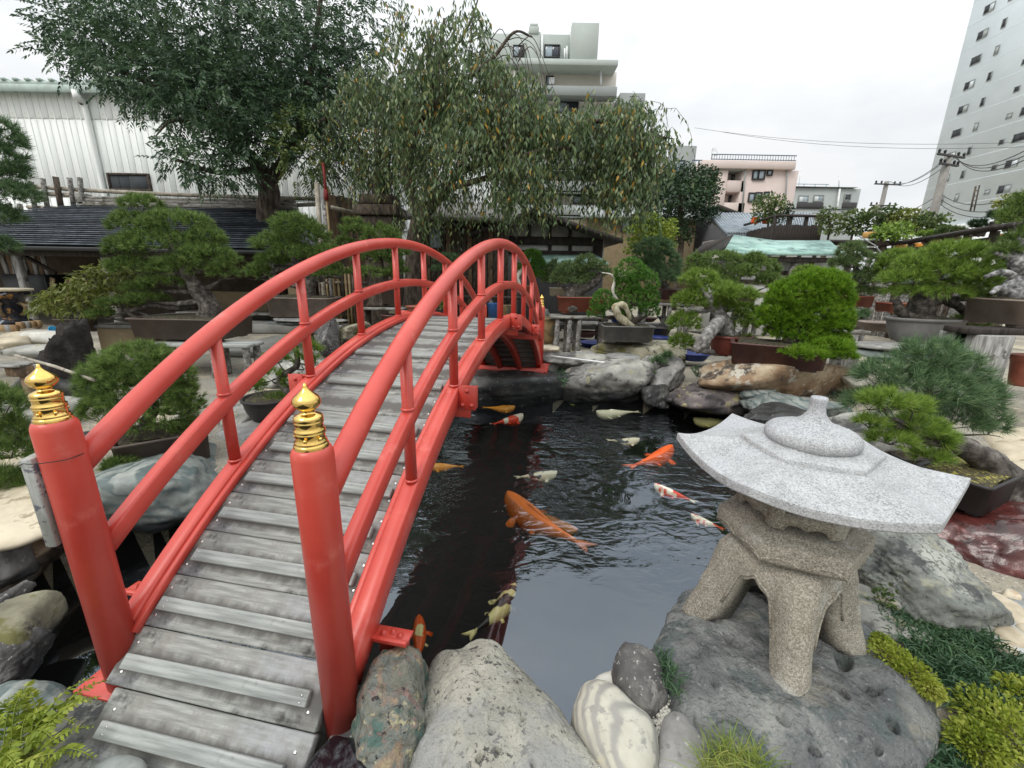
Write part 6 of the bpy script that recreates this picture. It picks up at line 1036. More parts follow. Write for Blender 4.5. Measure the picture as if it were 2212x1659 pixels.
for k in range(14):
    zc = 12.36 + 2.76 * k
    for t0, w_, h_, k0, k1 in ((2.4, 1.25, .95, 0, 14), (4.82, .5, 1.0, 0, 14), (8.55, .62, .62, 0, 14), (10.4, 1.4, .95, 0, 14), (13.6, 1.2, .95, 0, 14), (16.5, .6, .8, 0, 14)):
        f = part('window', join(fbox(t0 - w_ / 2, t0 + w_ / 2, .06, .02, zc + h_ / 2 - .07, zc + h_ / 2), fbox(t0 - w_ / 2, t0 + w_ / 2, .09, .02, zc - h_ / 2, zc - h_ / 2 + .07), fbox(t0 - w_ / 2, t0 - w_ / 2 + .07, .06, .02, zc - h_ / 2 + .07, zc + h_ / 2 - .07), fbox(t0 + w_ / 2 - .07, t0 + w_ / 2, .06, .02, zc - h_ / 2 + .07, zc + h_ / 2 - .07)), 'grey_wall', tw_)
        pn = ((t0 - w_ / 2 + .07, t0, 'glass_matt'), (t0 + .03, t0 + w_ / 2 - .07, ('curtain', 'sage_wall', 'glass_matt')[(k * 5 + int(t0)) % 3])) if w_ > 1 else ((t0 - w_ / 2 + .07, t0 + w_ / 2 - .07, 'glass_matt' if k % 3 else 'sage_wall'),)
        for a_, b_, mm in pn: g = fbox(a_, b_, .03, .01, zc - h_ / 2 + .07, zc + h_ / 2 - .07); o = mk('pane', *g, mm, f)
# tiled house, board terrace, copper hut
bt_ = thing('tiled_house', 'house with wet grey blue tiled roof behind the dark board terrace', 'house', tuple(ay(1600, 490, 19))); A, B, C_, D_ = ay(1572, 505, 18), ay(1760, 506, 18), ay(1750, 462, 22), ay(1530, 463, 22)
part('roof', slab(A, B, C_, D_, .15), 'blue_tile', bt_); n_ = 34; part('tile_roll', join(*[tube([A + (B - A) * k / n_ + [0, 0, .02], D_ + (C_ - D_) * k / n_ + [0, 0, .02]], .075, 6) for k in range(n_ + 1)]), 'blue_tile', bt_, True, kind='stuff'); part('wall', wbox(A[0] + .3, B[0] - .3, 18.4, 21, 0, A[2] - .1), 'cream_wall', bt_); part('eave', wbox(A[0], B[0], 17.95, 18.1, A[2] - .28, A[2] - .12), 'plaster', bt_)
dk = thing('dark_gable_roof', 'dark grey gable roof edge between the evergreen and the pink building', 'roof', tuple(ay(1590, 450, 24))); A, B = ay(1548, 445, 24), ay(1620, 472, 24); part('gable', (np.array([A, B, B * [1, 1, 0], A * [1, 1, 0], A + [0, 3, 0], B + [0, 3, 0], (B + [0, 3, 0]) * [1, 1, 0], (A + [0, 3, 0]) * [1, 1, 0]]), [np.array([[3, 2, 1, 0], [0, 1, 5, 4], [4, 5, 6, 7], [1, 2, 6, 5], [0, 4, 7, 3]])]), 'charcoal', dk); part('verge', tube([A, B], .12, 6), 'dark_wood', dk)
tr2 = thing('board_terrace', 'raised terrace fenced with dark vertical boards and a plain top rail', 'terrace', tuple(ay(1700, 505, 15.5))); TY2 = 15.6
xa, xb = ay(1672, 510, TY2)[0], ay(1772, 510, TY2)[0]; zt, zb2 = ay(1720, 486, TY2)[2], ay(1720, 524, TY2)[2]
def vboard(P, Q, zt_, zb3, m_, w_=.11):
    for k in range(m_):
        u = (k + .5) / m_; c = P + (Q - P) * u; q = math.atan2(Q[1] - P[1], Q[0] - P[0]); o = mk('fence_board', *box(w_, .03, zt_ - zb3, (0, 0, 0), .004), 'dark_wood', tr2); o.location = (c[0] - tr2.location.x, c[1] - tr2.location.y, (zt_ + zb3) / 2 - tr2.location.z + rs.uniform(-.02, .02)); o.rotation_euler = (0, rs.uniform(-.012, .012), q)
P0, P1, P2_ = np.array([ay(1606, 500, 18.5)[0], 18.5, 0]), np.array([xa, TY2, 0]), np.array([xb, TY2, 0]); vboard(P1, P2_, zt, zb2, 17); vboard(P0, P1, zt - .0, zb2, 22)
rz_ = ay(1720, 466, TY2)[2]; part('top_rail', join(tube([P0 + [0, 0, rz_], P1 + [0, 0, rz_]], .05, 6), tube([P1 + [0, 0, rz_], P2_ + [0, 0, rz_]], .05, 6)), 'dark_wood', tr2)
for q in np.linspace(0, 1, 4): c = P1 + (P2_ - P1) * q; part('post', wbox(c[0] - .05, c[0] + .05, TY2 + .05, TY2 + .15, 0, rz_), 'dark_wood', tr2)
for k in range(26): c = P1 + (P2_ - P1) * (k + .5) / 26; part('baluster', tube([c + [0, .08, zt - .1], c + [0, .08, rz_]], .008, 4), 'dark_wood', tr2)
part('deck', wbox(ay(1606, 500, 18.5)[0], xb, TY2 + .2, 20, zb2 + .1, zb2 + .3), 'dark_wood', tr2)
for lab, x0_, x1_ in (('red folded cloth draped behind the terrace rail', 1626, 1636), ('larger bright red cloth hanging behind the terrace rail', 1645, 1658)): c = ay((x0_ + x1_) / 2, 477, TY2 + 1.6); tag(mk('red_cloth', *mv(rockgeo(((x1_ - x0_) * .011, .04, .13), x0_, sub=3, rough=.12, p=20, planes=4), ry=.1), 'koi_red', loc=c, smooth=True), lab, 'cloth')
cu = thing('copper_roofed_hut', 'low white walled garden hut with verdigris copper roof', 'hut', tuple(ay(1700, 560, 12))); C0 = 12.0
eL, eR, rL, rM, rR = ay(1562, 546, C0 - .5), ay(1822, 546, C0 - .5), ay(1585, 507, C0 + 1.6), ay(1672, 519, C0 + 1.2), ay(1792, 519, C0 + 1.2); fL = ay(1518, 546, C0 + 2.6)
part('roof', (np.array([eL, eR, rR, rM, rL, eL - [0, 0, .07], eR - [0, 0, .07], rR - [0, 0, .07], rM - [0, 0, .07], rL - [0, 0, .07]]), [np.array([[0, 1, 3], [1, 2, 3], [0, 3, 4]]), np.array([[0, 5, 6, 1], [1, 6, 7, 2], [2, 7, 8, 3], [3, 8, 9, 4], [4, 9, 5, 0], [5, 9, 8, 6]])]), 'copper_roof', cu); part('gable_roof', slab(rL, rL + [0, 2, -.1], fL + [0, 1, 0], fL, .07), 'dark_wood', cu); part('gable_shade', (np.array([rL - [0, .05, .02], fL - [0, .05, .05], eL - [0, .05, .05], rL - [0, -.2, .02], fL - [0, -.2, .05], eL - [0, -.2, .05]]), [np.array([[0, 1, 2], [5, 4, 3]]), np.array([[0, 3, 4, 1], [1, 4, 5, 2], [2, 5, 3, 0]])]), 'dark_wood', cu); part('eave_beam', wbox(eL[0], eR[0], C0 - .42, C0 - .3, eL[2] - .2, eL[2] - .08), 'dark_wood', cu)  # dark wood on gable slope and triangle paints in the shaded gable end
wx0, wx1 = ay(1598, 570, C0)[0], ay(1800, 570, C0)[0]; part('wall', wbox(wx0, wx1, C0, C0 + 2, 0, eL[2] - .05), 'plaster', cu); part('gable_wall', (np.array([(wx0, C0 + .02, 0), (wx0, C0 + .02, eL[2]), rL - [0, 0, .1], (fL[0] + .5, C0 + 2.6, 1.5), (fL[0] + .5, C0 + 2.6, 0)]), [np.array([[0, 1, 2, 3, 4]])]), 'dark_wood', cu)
for y_ in (590, 610): c = ay(1700, y_, C0); part('wall_beam', wbox(wx0, wx1, C0 - .05, C0, c[2] - .06, c[2] + .06), 'bark_brown', cu)
for x_ in (1600, 1752, 1800): A = ay(x_, 570, C0); part('post', wbox(A[0] - .05, A[0] + .05, C0 - .06, C0 - .0, 0, eL[2] - .1), 'dark_wood', cu)
dl_ = thing('driftwood_ornament', 'curved driftwood branch hung on the white hut wall', 'driftwood', tuple(ay(1720, 585, C0 - .2))); part('branch', join(tube([ay(x_, y_, C0 - .25) for x_, y_ in ((1722, 556), (1716, 572), (1708, 585), (1712, 597), (1728, 592))], [.09, .08, .06, .07, .03], 9, 5, .25, 2), *[tube([ay(1722, 558, C0 - .25), ay(1728 + 4 * k, 562 + 5 * k, C0 - .3), ay(1736 + 2 * k, 572 + 5 * k, C0 - .3)], [.05, .03, .01], 6, 4, .2, k) for k in range(4)]), 'bark_grey', dl_, True)
cr = thing('crane_figure', 'small white crane ornament standing before the hut wall', 'ornament', tuple(ay(1640, 606, C0 - 1))); c = ay(1640, 603, C0 - 1); part('body', mv(rockgeo((.13, .09, .08), 3, sub=3, planes=3, p=4, rough=.02), c), 'white_metal', cr, True); part('neck', tube([c + [-.02, 0, .04], c + [-.07, 0, .14], c + [-.05, 0, .24], c + [-.12, 0, .28]], [.035, .02, .018, .006], 7, 4), 'white_metal', cr, True)

# ------------------------------------------------------------------ nursery terrace bench at the right
tb = thing('nursery_bench', 'long dark slatted nursery bench on a grey wall running along the right', 'bench', tuple(ay(2000, 520, 11)))
Q = [np.array(ay(x_, y_, Y_)) for x_, y_, Y_ in ((1785, 521, 14.2), (1960, 524, 12.2), (2060, 508, 10.6), (2225, 482, 8.4))]
for off in (0, .22, .44, .66):
    for a_, b_ in zip(Q[:-1], Q[1:]): part('slat', tube([a_ + [0, off, -.02 * off], b_ + [0, off, -.02 * off]], .05, 4), 'dark_wood', tb)
for a_, b_ in zip(Q[:-1], Q[1:]): part('front_rail', tube([a_ - [0, 0, .22], b_ - [0, 0, .22]], .06, 4), 'dark_wood', tb)
for k in range(9):
    u = k / 8 * 2.99; i_ = int(u); c = Q[i_] + (Q[i_ + 1] - Q[i_]) * (u - i_); part('post', wbox(c[0] - .06, c[0] + .06, c[1] - .06, c[1] + .06, 0, c[2] - .05), 'bark_brown', tb)
tw2 = thing('terrace_wall', 'grey board retaining wall with pale blue capping under the nursery bench', 'wall', tuple(Q[1] * [1, 1, 0]))
for a_, b_ in zip(Q[:-1], Q[1:]):
    a0, b0 = a_ - [0, .15, .95], b_ - [0, .15, .95]; part('capping', slab(a0, b0, b0 + [0, .3, 0], a0 + [0, .3, 0], .16), 'pale_blue_metal', tw2); n_ = max(4, int(np.linalg.norm(b0 - a0) / .2))
    for k in range(n_): c = a0 + (b0 - a0) * (k + .5) / n_; q = math.atan2(b0[1] - a0[1], b0[0] - a0[0]); o = mk('wall_board', *box(.19, .04, c[2] - .17, (0, 0, 0), .004), 'bark_grey' if k % 5 else 'bark_brown', tw2); o.location = (c[0] - tw2.location.x, c[1] + .08 - tw2.location.y, (c[2] - .17) / 2); o.rotation_euler = (0, 0, q)
for lab, x_, y_, Y_, rx, ry, mm, pm in (('dark layered bonsai on the bench before the tower', 2112, 484, 10.2, 22, 16, 'round_leaf', 'pot_dark'), ('bright yellow green bonsai on the bench', 2180, 475, 9.6, 24, 14, 'pine_bright', 'pot_dark'), ('spreading bonsai in an orange red pot on the bench', 2010, 505, 11.4, 30, 10, 'pine_bright', 'pot_brick'), ('bonsai in a brown pot overhanging the bench', 2055, 497, 10.9, 30, 12, 'hedge_leaf', 'pot_maroon'), ('small dark conical bonsai on the bench by the tower foot', 2150, 462, 10, 20, 14, 'round_leaf', 'pot_grey'), ('tall leafy bonsai at the right end of the bench', 2215, 460, 8.8, 30, 22, 'pine', 'pot_grey'), ('low bonsai right of the bent pipe on the bench', 1905, 510, 12.6, 26, 9, 'hedge_leaf', 'pot_brown')):
    bonsai(lab, (x_ - rx * .45, x_ + rx * .45, y_ + ry + 2, y_ + ry + 11), Y_, [(x_, y_, rx, ry * .7), (x_ - rx * .5, y_ + ry * .4, rx * .6, ry * .5), (x_ + rx * .5, y_ + ry * .35, rx * .6, ry * .5)], mm, [(x_, y_ + ry + 3, 2.4), (x_ + 2, y_ + ry * .5, 2), (x_, y_, 1.2)], pm, 'rect', .7, 0, .09, .8, 12, .8, .008, seed=int(x_), kind='needle', twigs=1)
for k, (x_, y_, Y_) in enumerate(((1948, 533, 12), (1985, 530, 11.7), (2170, 511, 9.4))):
    c = ay(x_, y_, Y_ + .4); tag(mk('crate', *box(.26, .2, .11), ('crate_orange', 'orange_paint')[k % 2], loc=c), ('orange crate under the nursery bench, ' + ('nearest the board terrace', 'middle one of three', 'farthest from the board terrace')[k]), 'crate', 'orange crates under the nursery bench')
ob = thing('open_crate', 'pale orange wooden crate with slots beside the roof lantern on the bench', 'crate', tuple(ay(1885, 516, 13.2))); c = ay(1885, 508, 13.2)
part('box', box(.42, .25, .17, c), 'crate_orange', ob); part('slot', join(box(.12, .02, .05, c + [-.1, -.123, .02]), box(.12, .02, .05, c + [.1, -.123, .02])), 'charcoal', ob)
bp_ = thing('bent_pipe', 'thin grey bent pipe sticking up behind the airy pine', 'pipe', tuple(ay(1900, 560, 9.5))); part('tube', tube([ay(1852, 508, 9.5), ay(1890, 530, 9.5), ay(1902, 545, 9.5), ay(1912, 562, 9.5)], .014, 8), 'grey_wall', bp_, True)

# ------------------------------------------------------------------ utility poles and wires
def upole(lab, x_, yt, yb, Y, r, arms, fit):
    t = thing('utility_pole', lab, 'utility pole', tuple(ay(x_, yb, Y) * [1, 1, 0])); T_, B_ = ay(x_, yt, Y), ay(x_, yb, Y); c = np.array([T_[0], Y]); part('shaft', lathe([(0, 0), (r * 1.3, 0), (r, T_[2]), (0, T_[2])], 12, (c[0], c[1], 0)), 'pole_concrete', t, True)
    for dz, w_, q in arms: part('crossarm', mv(box(w_, .1, .1), (c[0], Y - .15, T_[2] - dz), rz=q), 'charcoal', t); part('insulator', join(*[mv(lathe([(0, 0), (.07, .02), (.05, .08), (.08, .12), (.04, .2), (0, .22)], 8), (c[0] + math.cos(q) * u * w_ * .46, Y - .15 + math.sin(q) * u * w_ * .46, T_[2] - dz + .05)) for u in (-1, -.55, .55, 1)]), 'black_plastic', t, kind='stuff')
    for kind_, dz in fit:
        if kind_ == 't': part('transformer', cyl(.26, .75, 16, (c[0] - .5, Y - .1, T_[2] - dz)), 'pole_concrete', t, True)
        else: part('control_box', box(.5, .35, .9, (c[0] + .05, Y - .3, T_[2] - dz)), 'pale_blue_metal', t)
    return T_, c
T1, c1 = upole('smaller utility pole with transformer and grey box before the hedge', 1916, 392, 470, 38, .16, ((.25, 2.4, .1), (1.9, 2.2, .0)), (('t', 2.6), ('b', 4.2)))
T2, c2 = upole('taller concrete utility pole in front of the white tower', 2050, 334, 480, 26, .19, ((.1, 2.3, .3), (.55, 1.6, .3)), ())
wires = [((2045, 345, 26), (1922, 392, 38)), ((2035, 350, 26), (1910, 394, 38)), ((2050, 352, 26), (1930, 396, 38)), ((2060, 338, 26), (2260, 300, 14)), ((2066, 340, 26), (2260, 312, 14)), ((2070, 345, 26), (2260, 322, 14)), ((2034, 420, 26), (2260, 400, 16)), ((2032, 430, 26), (2260, 425, 16)), ((2030, 440, 26), (2260, 440, 16)), ((1560, 285, 40), (2260, 315, 30)), ((1500, 276, 40), (2260, 305, 30)), ((2022, 425, 26), (1860, 470, 36)), ((2020, 440, 26), (1880, 478, 36))]
wl_ = [k + ' cable slung between the two utility poles' for k in ('middle', 'lowest', 'uppermost')] + [k + ' of three upper cables leaving the taller pole past the tower' for k in ('topmost', 'middle', 'lowest')] + [k + ' of three cables crossing before the tower base' for k in ('topmost', 'middle', 'lowest')] + [k + ' of two thin high wires across the pale sky' for k in ('lower', 'upper')] + [k + ' of two drooping cables left of the taller pole' for k in ('upper', 'lower')]
wg_ = ['cables between the poles'] * 3 + ['upper cables by the tower'] * 3 + ['lower cables by the tower base'] * 3 + ['high sky wires'] * 2 + ['drooping service cables'] * 2
for (a_, b_), lab, gp_ in zip(wires, wl_, wg_):
    A, B = ay(*a_), ay(*b_); u = np.linspace(0, 1, 12)[:, None]; P_ = A + (B - A) * u - np.array([0, 0, 1.]) * (.6 * 4 * u * (1 - u)); tag(mk('power_cable', *tube(P_, .018 if 'high' not in lab else .012, 5), 'wire_black'), lab, 'cable', gp_)
ld = thing('steel_ladder', 'narrow steel ladder mast standing before the base of the tower', 'ladder', tuple(ay(2098, 470, 30) * [1, 1, 0])); A, B, C_, D_ = ay(2108, 402, 30), ay(2096, 456, 30), ay(2116, 400, 30), ay(2104, 456, 30); part('rail', tube([A, B], .05, 6), 'bark_brown', ld); part('rail', tube([C_, D_], .04, 6), 'bark_brown', ld)
for u in (.2, .4, .6, .8): part('rung', tube([A + (B - A) * u, C_ + (D_ - C_) * u], .03, 5), 'bark_brown', ld)

# ------------------------------------------------------------------ benches, stands and pots of the nursery
def bench(name, label, x0_, x1_, yt, Y, dep, legs, m='grey_wood_flat', th=.05, lm='bark_grey', lr=.05, cat='bench', group=None, round_=True, z0=0.):
    A, B = ay(x0_, yt, Y), ay(x1_, yt, Y); t = thing(name, label, cat, ((A[0] + B[0]) / 2, Y + dep / 2, 0), 0, group); n_ = max(2, int(dep / .2))
    for k in range(n_): part('board', wbox(A[0], B[0] + .02 * (k % 2), Y + dep * k / n_ + .006, Y + dep * (k + 1) / n_ - .006, A[2] - th, A[2]), m, t)
    for x_ in legs:
        for y_ in ((Y + .08, Y + dep - .08) if dep > .3 else (Y + dep / 2,)):
            P_ = ay(x_, yt, Y); part('leg', (tube([(P_[0], y_, z0), (P_[0] + .01, y_, A[2] - th)], [lr * 1.1, lr], 9, 4, .15, int(x_)) if round_ else wbox(P_[0] - lr, P_[0] + lr, y_ - lr, y_ + lr, z0, A[2] - th)), lm, t, round_)
    return t
bench('plank_bench', 'grey plank bench on bark covered posts under the brick red pot', 1190, 1322, 683, 8.3, .6, (1205, 1232, 1253, 1310))
bench('plank_bench', 'low dark plank bench full of empty pots behind the deadwood juniper', 1160, 1470, 697, 10.2, .6, (1175, 1240, 1300, 1370, 1440), 'grey_wood_flat')
bench('plank_bench', 'back bench carrying the domed blue green pine', 1380, 1500, 655, 9.6, .5, (1395, 1450, 1490))
bench('plank_bench', 'long bench under the pines in front of the copper roofed hut', 1480, 1790, 668, 8.9, .5, (1490, 1560, 1640, 1720, 1780))
bench('plank_bench', 'rear bench seen between the far bridge balusters', 985, 1150, 640, 10.4, .5, (995, 1060, 1130), 'dark_wood')
bench('plank_stand', 'grey plank stand under the oval brown pot', 1792, 1884, 714, 7.1, .4, (1852,), 'grey_wood_flat', .06, 'grey_wood', .07, cat='stand', round_=False)
bench('plank_stand', 'red pot stand behind the airy pine', 1795, 1890, 668, 7.4, .4, (1800, 1880), 'grey_wood_flat', .05, 'grey_wood', .05, cat='stand', round_=False)
bench('heavy_table', 'heavy dark timber table on a thick split log at the right edge', 2105, 2300, 710, 4.75, .36, (2150,), 'dark_wood', .07, 'grey_wood', .17, cat='table', round_=False)
bench('plank_stand', 'rough edged plank stand under the long brown tray pot', 318, 532, 742, 6.0, .42, (448, 520), 'weathered_batten', .05, 'bark_grey', .05, cat='stand')
bench('plank_stand', 'short plank stand with sawn log ends under the domed pine', 640, 735, 702, 8.0, .4, (650, 725), 'grey_wood_flat', .05, 'bark_brown', .06, cat='stand')
bench('plank_stand', 'mossy plank stand under the low wide pine', 770, 872, 664, 8.6, .45, (780, 862), 'grey_wood_flat', .05, 'bark_brown', .06, cat='stand')
def slates(label, x0_, x1_, yt, yb, Y, n_, seed):
    rs = np.random.RandomState(seed); t = thing('slate_stack', label, 'slates', tuple(ay((x0_ + x1_) / 2, yb, Y)))
    for k in range(n_):
        c = ay((x0_ + x1_) / 2 + rs.uniform(-6, 6), yt + (yb - yt) * (k + .5) / n_, Y); s = mpp(c); part('slate', mv(rockgeo(((x1_ - x0_) / 2 * s * rs.uniform(.9, 1.08), .3, (yb - yt) / n_ * s * .6), seed + k, sub=3, planes=9, p=16, rough=.03, flat=.2), c), 'teal_rock' if k % 2 else 'grey_rock', t, True)
slates('stack of split grey slates under the oval grey tray', 1858, 2050, 742, 782, 5.5, 3, 5); slates('thin slates under the domed pine pot', 592, 735, 688, 704, 8.15, 3, 9)
rs = np.random.RandomState(91)
potl = [(1240, 742, 10.3, .34, .2, 'pot_brown', 'wide brown bowl on the gravel behind the bark covered posts'), (1287, 746, 9.6, .40, .16, 'pot_blue', 'cobalt blue oval bowl on the gravel by the boulder'), (1265, 722, 10.4, .3, .14, 'pot_maroon', 'maroon bowl stacked above the wide brown bowl'), (1315, 722, 10.4, .3, .16, 'pot_dark', 'black bowl beside the deadwood juniper pot'), (1420, 715, 9.4, .35, .2, 'pot_dark', 'black empty tray right of the juniper pot'), (1418, 735, 9.0, .3, .16, 'pot_blue', 'blue tray peeking out behind the pine with the slanting limb'), (1410, 752, 8.3, .26, .26, 'pot_taupe', 'taupe square pot on the ground right of the boulder'), (1340, 690, 10.4, .3, .14, 'pot_blue', 'small blue pot on the low bench behind the juniper'), (1190, 720, 10.3, .26, .2, 'pot_maroon', 'maroon square pot under the plank bench'), (1395, 690, 10.2, .3, .1, 'pot_maroon', 'shallow maroon tray on the low bench'), (1445, 690, 10.3, .3, .14, 'pot_dark', 'dark green tray on the low bench near the red pot pine'), (1500, 770, 7.6, .3, .14, 'pot_blue', 'blue tray behind the slanting pine limb'), (1625, 748, 6.6, .35, .12, 'pot_taupe', 'empty taupe tray between the red round pot and the maroon pot'), (1225, 690, 10.2, .28, .1, 'pot_dark', 'dark shallow tray on the low bench near the plank bench'), (1545, 664, 9, .3, .12, 'pot_maroon', 'maroon tray on the long bench'), (1900, 705, 6.6, .3, .14, 'pot_taupe', 'taupe tray left of the oval grey tray'), (2215, 800, 5.2, .2, .4, 'pot_brick', 'rusty brown jar at the right edge behind the blue green pine'), (720, 715, 8.6, .2, .2, 'pot_cream', 'pale plant pot under the domed pine stand'), (845, 690, 8.6, .2, .2, 'pot_maroon', 'maroon plant pot on the ground under the mossy plank stand'), (900, 672, 8.6, .22, .22, 'pot_brick', 'brick coloured plant pot by the back steps')]
for x_, y_, Y_, r_, h_, mm, lab in potl:
    c = ay(x_, y_, Y_); tag(mk('empty_pot', *mv(lathe([(0, 0), (.62, 0), (.66, .05), (.85, .7), (.9, .82), (1, .86), (1.02, 1), (.92, 1), (.8, .75), (.6, .2), (0, .18)], 28), c - [0, 0, h_ / 2], s=1), mm, smooth=True), lab, 'pot', 'empty pots of the nursery'); o = bpy.context.scene.collection.objects[-1]; me = o.data
    V = np.array([v.co[:] for v in me.vertices]) - (c - [0, 0, h_ / 2]); V = V * [r_, r_ * .8, h_] + (c - [0, 0, h_ / 2]); me.vertices.foreach_set('co', V.astype(np.float32).ravel())
jar = thing('ochre_jar', 'tall brown and ochre glazed water jar beside the far red post', 'jar', tuple(ay(1192, 738, 8.9))); c = ay(1180, 741, 8.9); s = mpp(c); part('body', mv(lathe([(0, 0), (17, 0), (21, 12), (24, 30), (25, 42), (23, 50), (24, 54), (26, 56), (25, 58), (22, 57), (20, 48), (0, 46)], 36), c, s=s * .95), 'pot_ochre', jar, True); part('water', cyl(20 * s, .01, 24, c + [0, 0, 46 * s]), 'black_plastic', jar)
vs_ = thing('teal_vase', 'small round teal vase standing behind the ochre jar', 'vase', tuple(ay(1178, 700, 9.4))); c = ay(1176, 692, 9.4); part('body', mv(lathe([(0, 0), (6, 0), (11, 8), (11, 16), (7, 21), (8, 24), (6, 24), (5, 20), (0, 19)], 24), c, s=mpp(c)), 'teal_rock', vs_, True)
for lab, x_, y_, Y_, mm, w_ in (('blue plastic bucket beyond the far handrail', 1068, 672, 10.0, 'bucket_blue', .17), ('ochre crate beside the blue bucket', 1098, 678, 10.0, 'pot_ochre', .18)):
    c = ay(x_, y_, Y_); tag(mk('bucket' if 'bucket' in lab else 'crate', *(mv(lathe([(0, 0), (.8, 0), (1, 2.2), (1.04, 2.25), (.95, 2.25), (.76, .2), (0, .2)], 20), c - [0, 0, .2], s=w_) if 'bucket' in lab else box(.4, .3, .3, c)), mm), lab, 'bucket' if 'bucket' in lab else 'crate')
# left bank furniture
pd = thing('ceramic_pedestal', 'ornate black and amber glazed ceramic pedestal at the left edge', 'pedestal', tuple(ay(30, 712, 7.0))); c = ay(28, 700, 7.0); s = mpp(c)
part('body', mv(lathe([(0, 0), (30, 0), (32, 6), (22, 14), (26, 26), (28, 34), (24, 44), (30, 54), (36, 60), (38, 66), (34, 70), (0, 70)], 28), c, s=s), 'ceramic', pd, True); [part('handle', mv(tube([(22 * math.cos(q), 22 * math.sin(q), 46), (36 * math.cos(q), 36 * math.sin(q), 40), (34 * math.cos(q), 34 * math.sin(q), 26), (24 * math.cos(q), 24 * math.sin(q), 20)], 3.4, 8, 5), c, s=s), 'pot_ochre', pd, True) for q in np.arange(0, 6.2, 1.05)]; part('top_slab', mv(cyl(44, 5, 8, (0, 0, 70)), c, s=s), 'sand_slab', pd)
pe = thing('tile_edging', 'low edging of tan and grey tiles under the ceramic pedestal', 'edging', tuple(ay(30, 710, 6.7)))
for k in range(9): a_ = ay(-18 + 12.5 * k, 709 - (1.2 * k if k > 4 else 0), 6.75 + .05 * max(0, k - 4)); part('tile', box(.105, .05, .11, a_, .006), 'brick_tan' if k % 3 else 'grey_rock', pd if False else pe)
sc_ = thing('blue_scoop', 'bright blue plastic scoop lying on the left bank', 'scoop', tuple(ay(118, 716, 6.4))); c = ay(122, 715, 6.4); part('bowl', mv(lathe([(0, -.07), (.07, -.05), (.1, 0), (.09, 0), (.06, -.04), (0, -.06)], 18), c, ry=.9), 'blue_plastic', sc_, True); part('handle', tube([c + [.06, 0, 0], c + [.16, .02, .02], c + [.45, .05, .03]], .016, 8, 3), 'blue_plastic', sc_, True)
pl_ = thing('square_planter', 'large square tan planter behind the lava rock', 'planter', tuple(ay(255, 760, 6.9))); A, B = ay(205, 702, 6.8), ay(322, 768, 6.8); part('body', wbox(A[0], B[0], 6.8, 7.4, B[2], A[2] - .05), 'ochre_wall', pl_); part('rim', wbox(A[0] - .02, B[0] + .02, 6.78, 7.42, A[2] - .05, A[2]), 'pot_grey', pl_); part('soil', wbox(A[0] + .04, B[0] - .04, 6.84, 7.36, A[2] - .02, A[2] + .004), 'soil', pl_)
bl_ = thing('shallow_basin', 'shallow pale grey basin beside the long tray pot', 'basin', tuple(ay(352, 712, 6.9))); c = ay(345, 716, 6.9); part('bowl', mv(lathe([(0, 0), (.2, 0), (.3, .16), (.31, .18), (.28, .18), (.18, .04), (0, .03)], 24), c), 'pot_grey', bl_, True)
bd = thing('bird_table', 'small flat topped wooden bird table on a post by the stream', 'bird table', tuple(ay(40, 840, 3.9))); c = ay(18, 788, 3.9); part('top', mv(box(.34, .22, .02), c, rz=.2), 'grey_wood_flat', bd); part('bracket', box(.16, .12, .09, c + [.1, 0, -.06]), 'brown_board', bd); part('post', wbox(c[0] + .1, c[0] + .17, c[1] - .03, c[1] + .03, 0, c[2] - .1), 'brown_board', bd)
bs = thing('bamboo_spout', 'thin straight pale bamboo pole slanting down from the bird table', 'pole', tuple(ay(36, 768, 3.8))); part('cane', tube([ay(34, 768, 3.8), ay(120, 792, 3.4), ay(205, 822, 3.1)], .013, 10), 'bamboo_pole', bs, True)
ls = thing('slab_path', 'long grey stone slab between the shed and the near handrail', 'slab', tuple(ay(640, 735, 8.5))); part('slab', wbox(ay(520, 730, 8.4)[0], ay(700, 730, 8.4)[0], 7.6, 9.6, 0, .12, .02), 'concrete', ls)
for k, (a_, b_) in enumerate(((880, 690), (905, 700), (930, 685))): pass
st_ = thing('stone_steps', 'low stone steps beyond the far left handrail', 'steps', tuple(ay(890, 680, 9.6)))
for k in range(4): c = ay(895 + 6 * k, 700 - 12 * k, 9.3 + .35 * k); part('step', mv(rockgeo((.55, .25, .09), 40 + k, sub=3, p=16, flat=.3, rough=.03), c), 'moss_rock', st_, True)

# ------------------------------------------------------------------ low plants
def bladepatch(name, label, o, z, n, ln, w, m, seed, lean=(0, 0), kind='stuff', cat=None, spread=.5, hgt=None):
    rs = np.random.RandomState(seed); P = px(o, z); lo, hi = P.min(0), P.max(0); Q = rs.uniform(lo, hi, (n * 4, 2)); Q = Q[sdist(Q, P) > 0][:n]; zz = np.full(len(Q), z) + (hgt(Q) if hgt else 0); C = np.c_[Q, zz]; D = nrm(np.c_[rs.randn(len(Q), 2) * spread + np.array(lean), np.ones(len(Q))])
    S = nrm(np.cross(D, rs.randn(len(Q), 3))) * w * .5; L_ = ln * rs.uniform(.6, 1.2, (len(Q), 1)); g = np.array([0, 0, 1.]); V = []
    for u, k in ((0, 1), (.4, .9), (.75, .6), (1, .05)): M_ = C + D * L_ * u - g * (L_ * .55 * u * u); V += [M_ - S * k, M_ + S * k]
    V = np.stack(V, 1).reshape(-1, 3); i = np.arange(len(Q))[:, None] * 8; F = np.concatenate([i + np.array([[2 * k, 2 * k + 1, 2 * k + 3, 2 * k + 2]]) for k in range(3)]); o_ = mk(name, V, [F], m); return tag(o_, label, cat, None, kind)
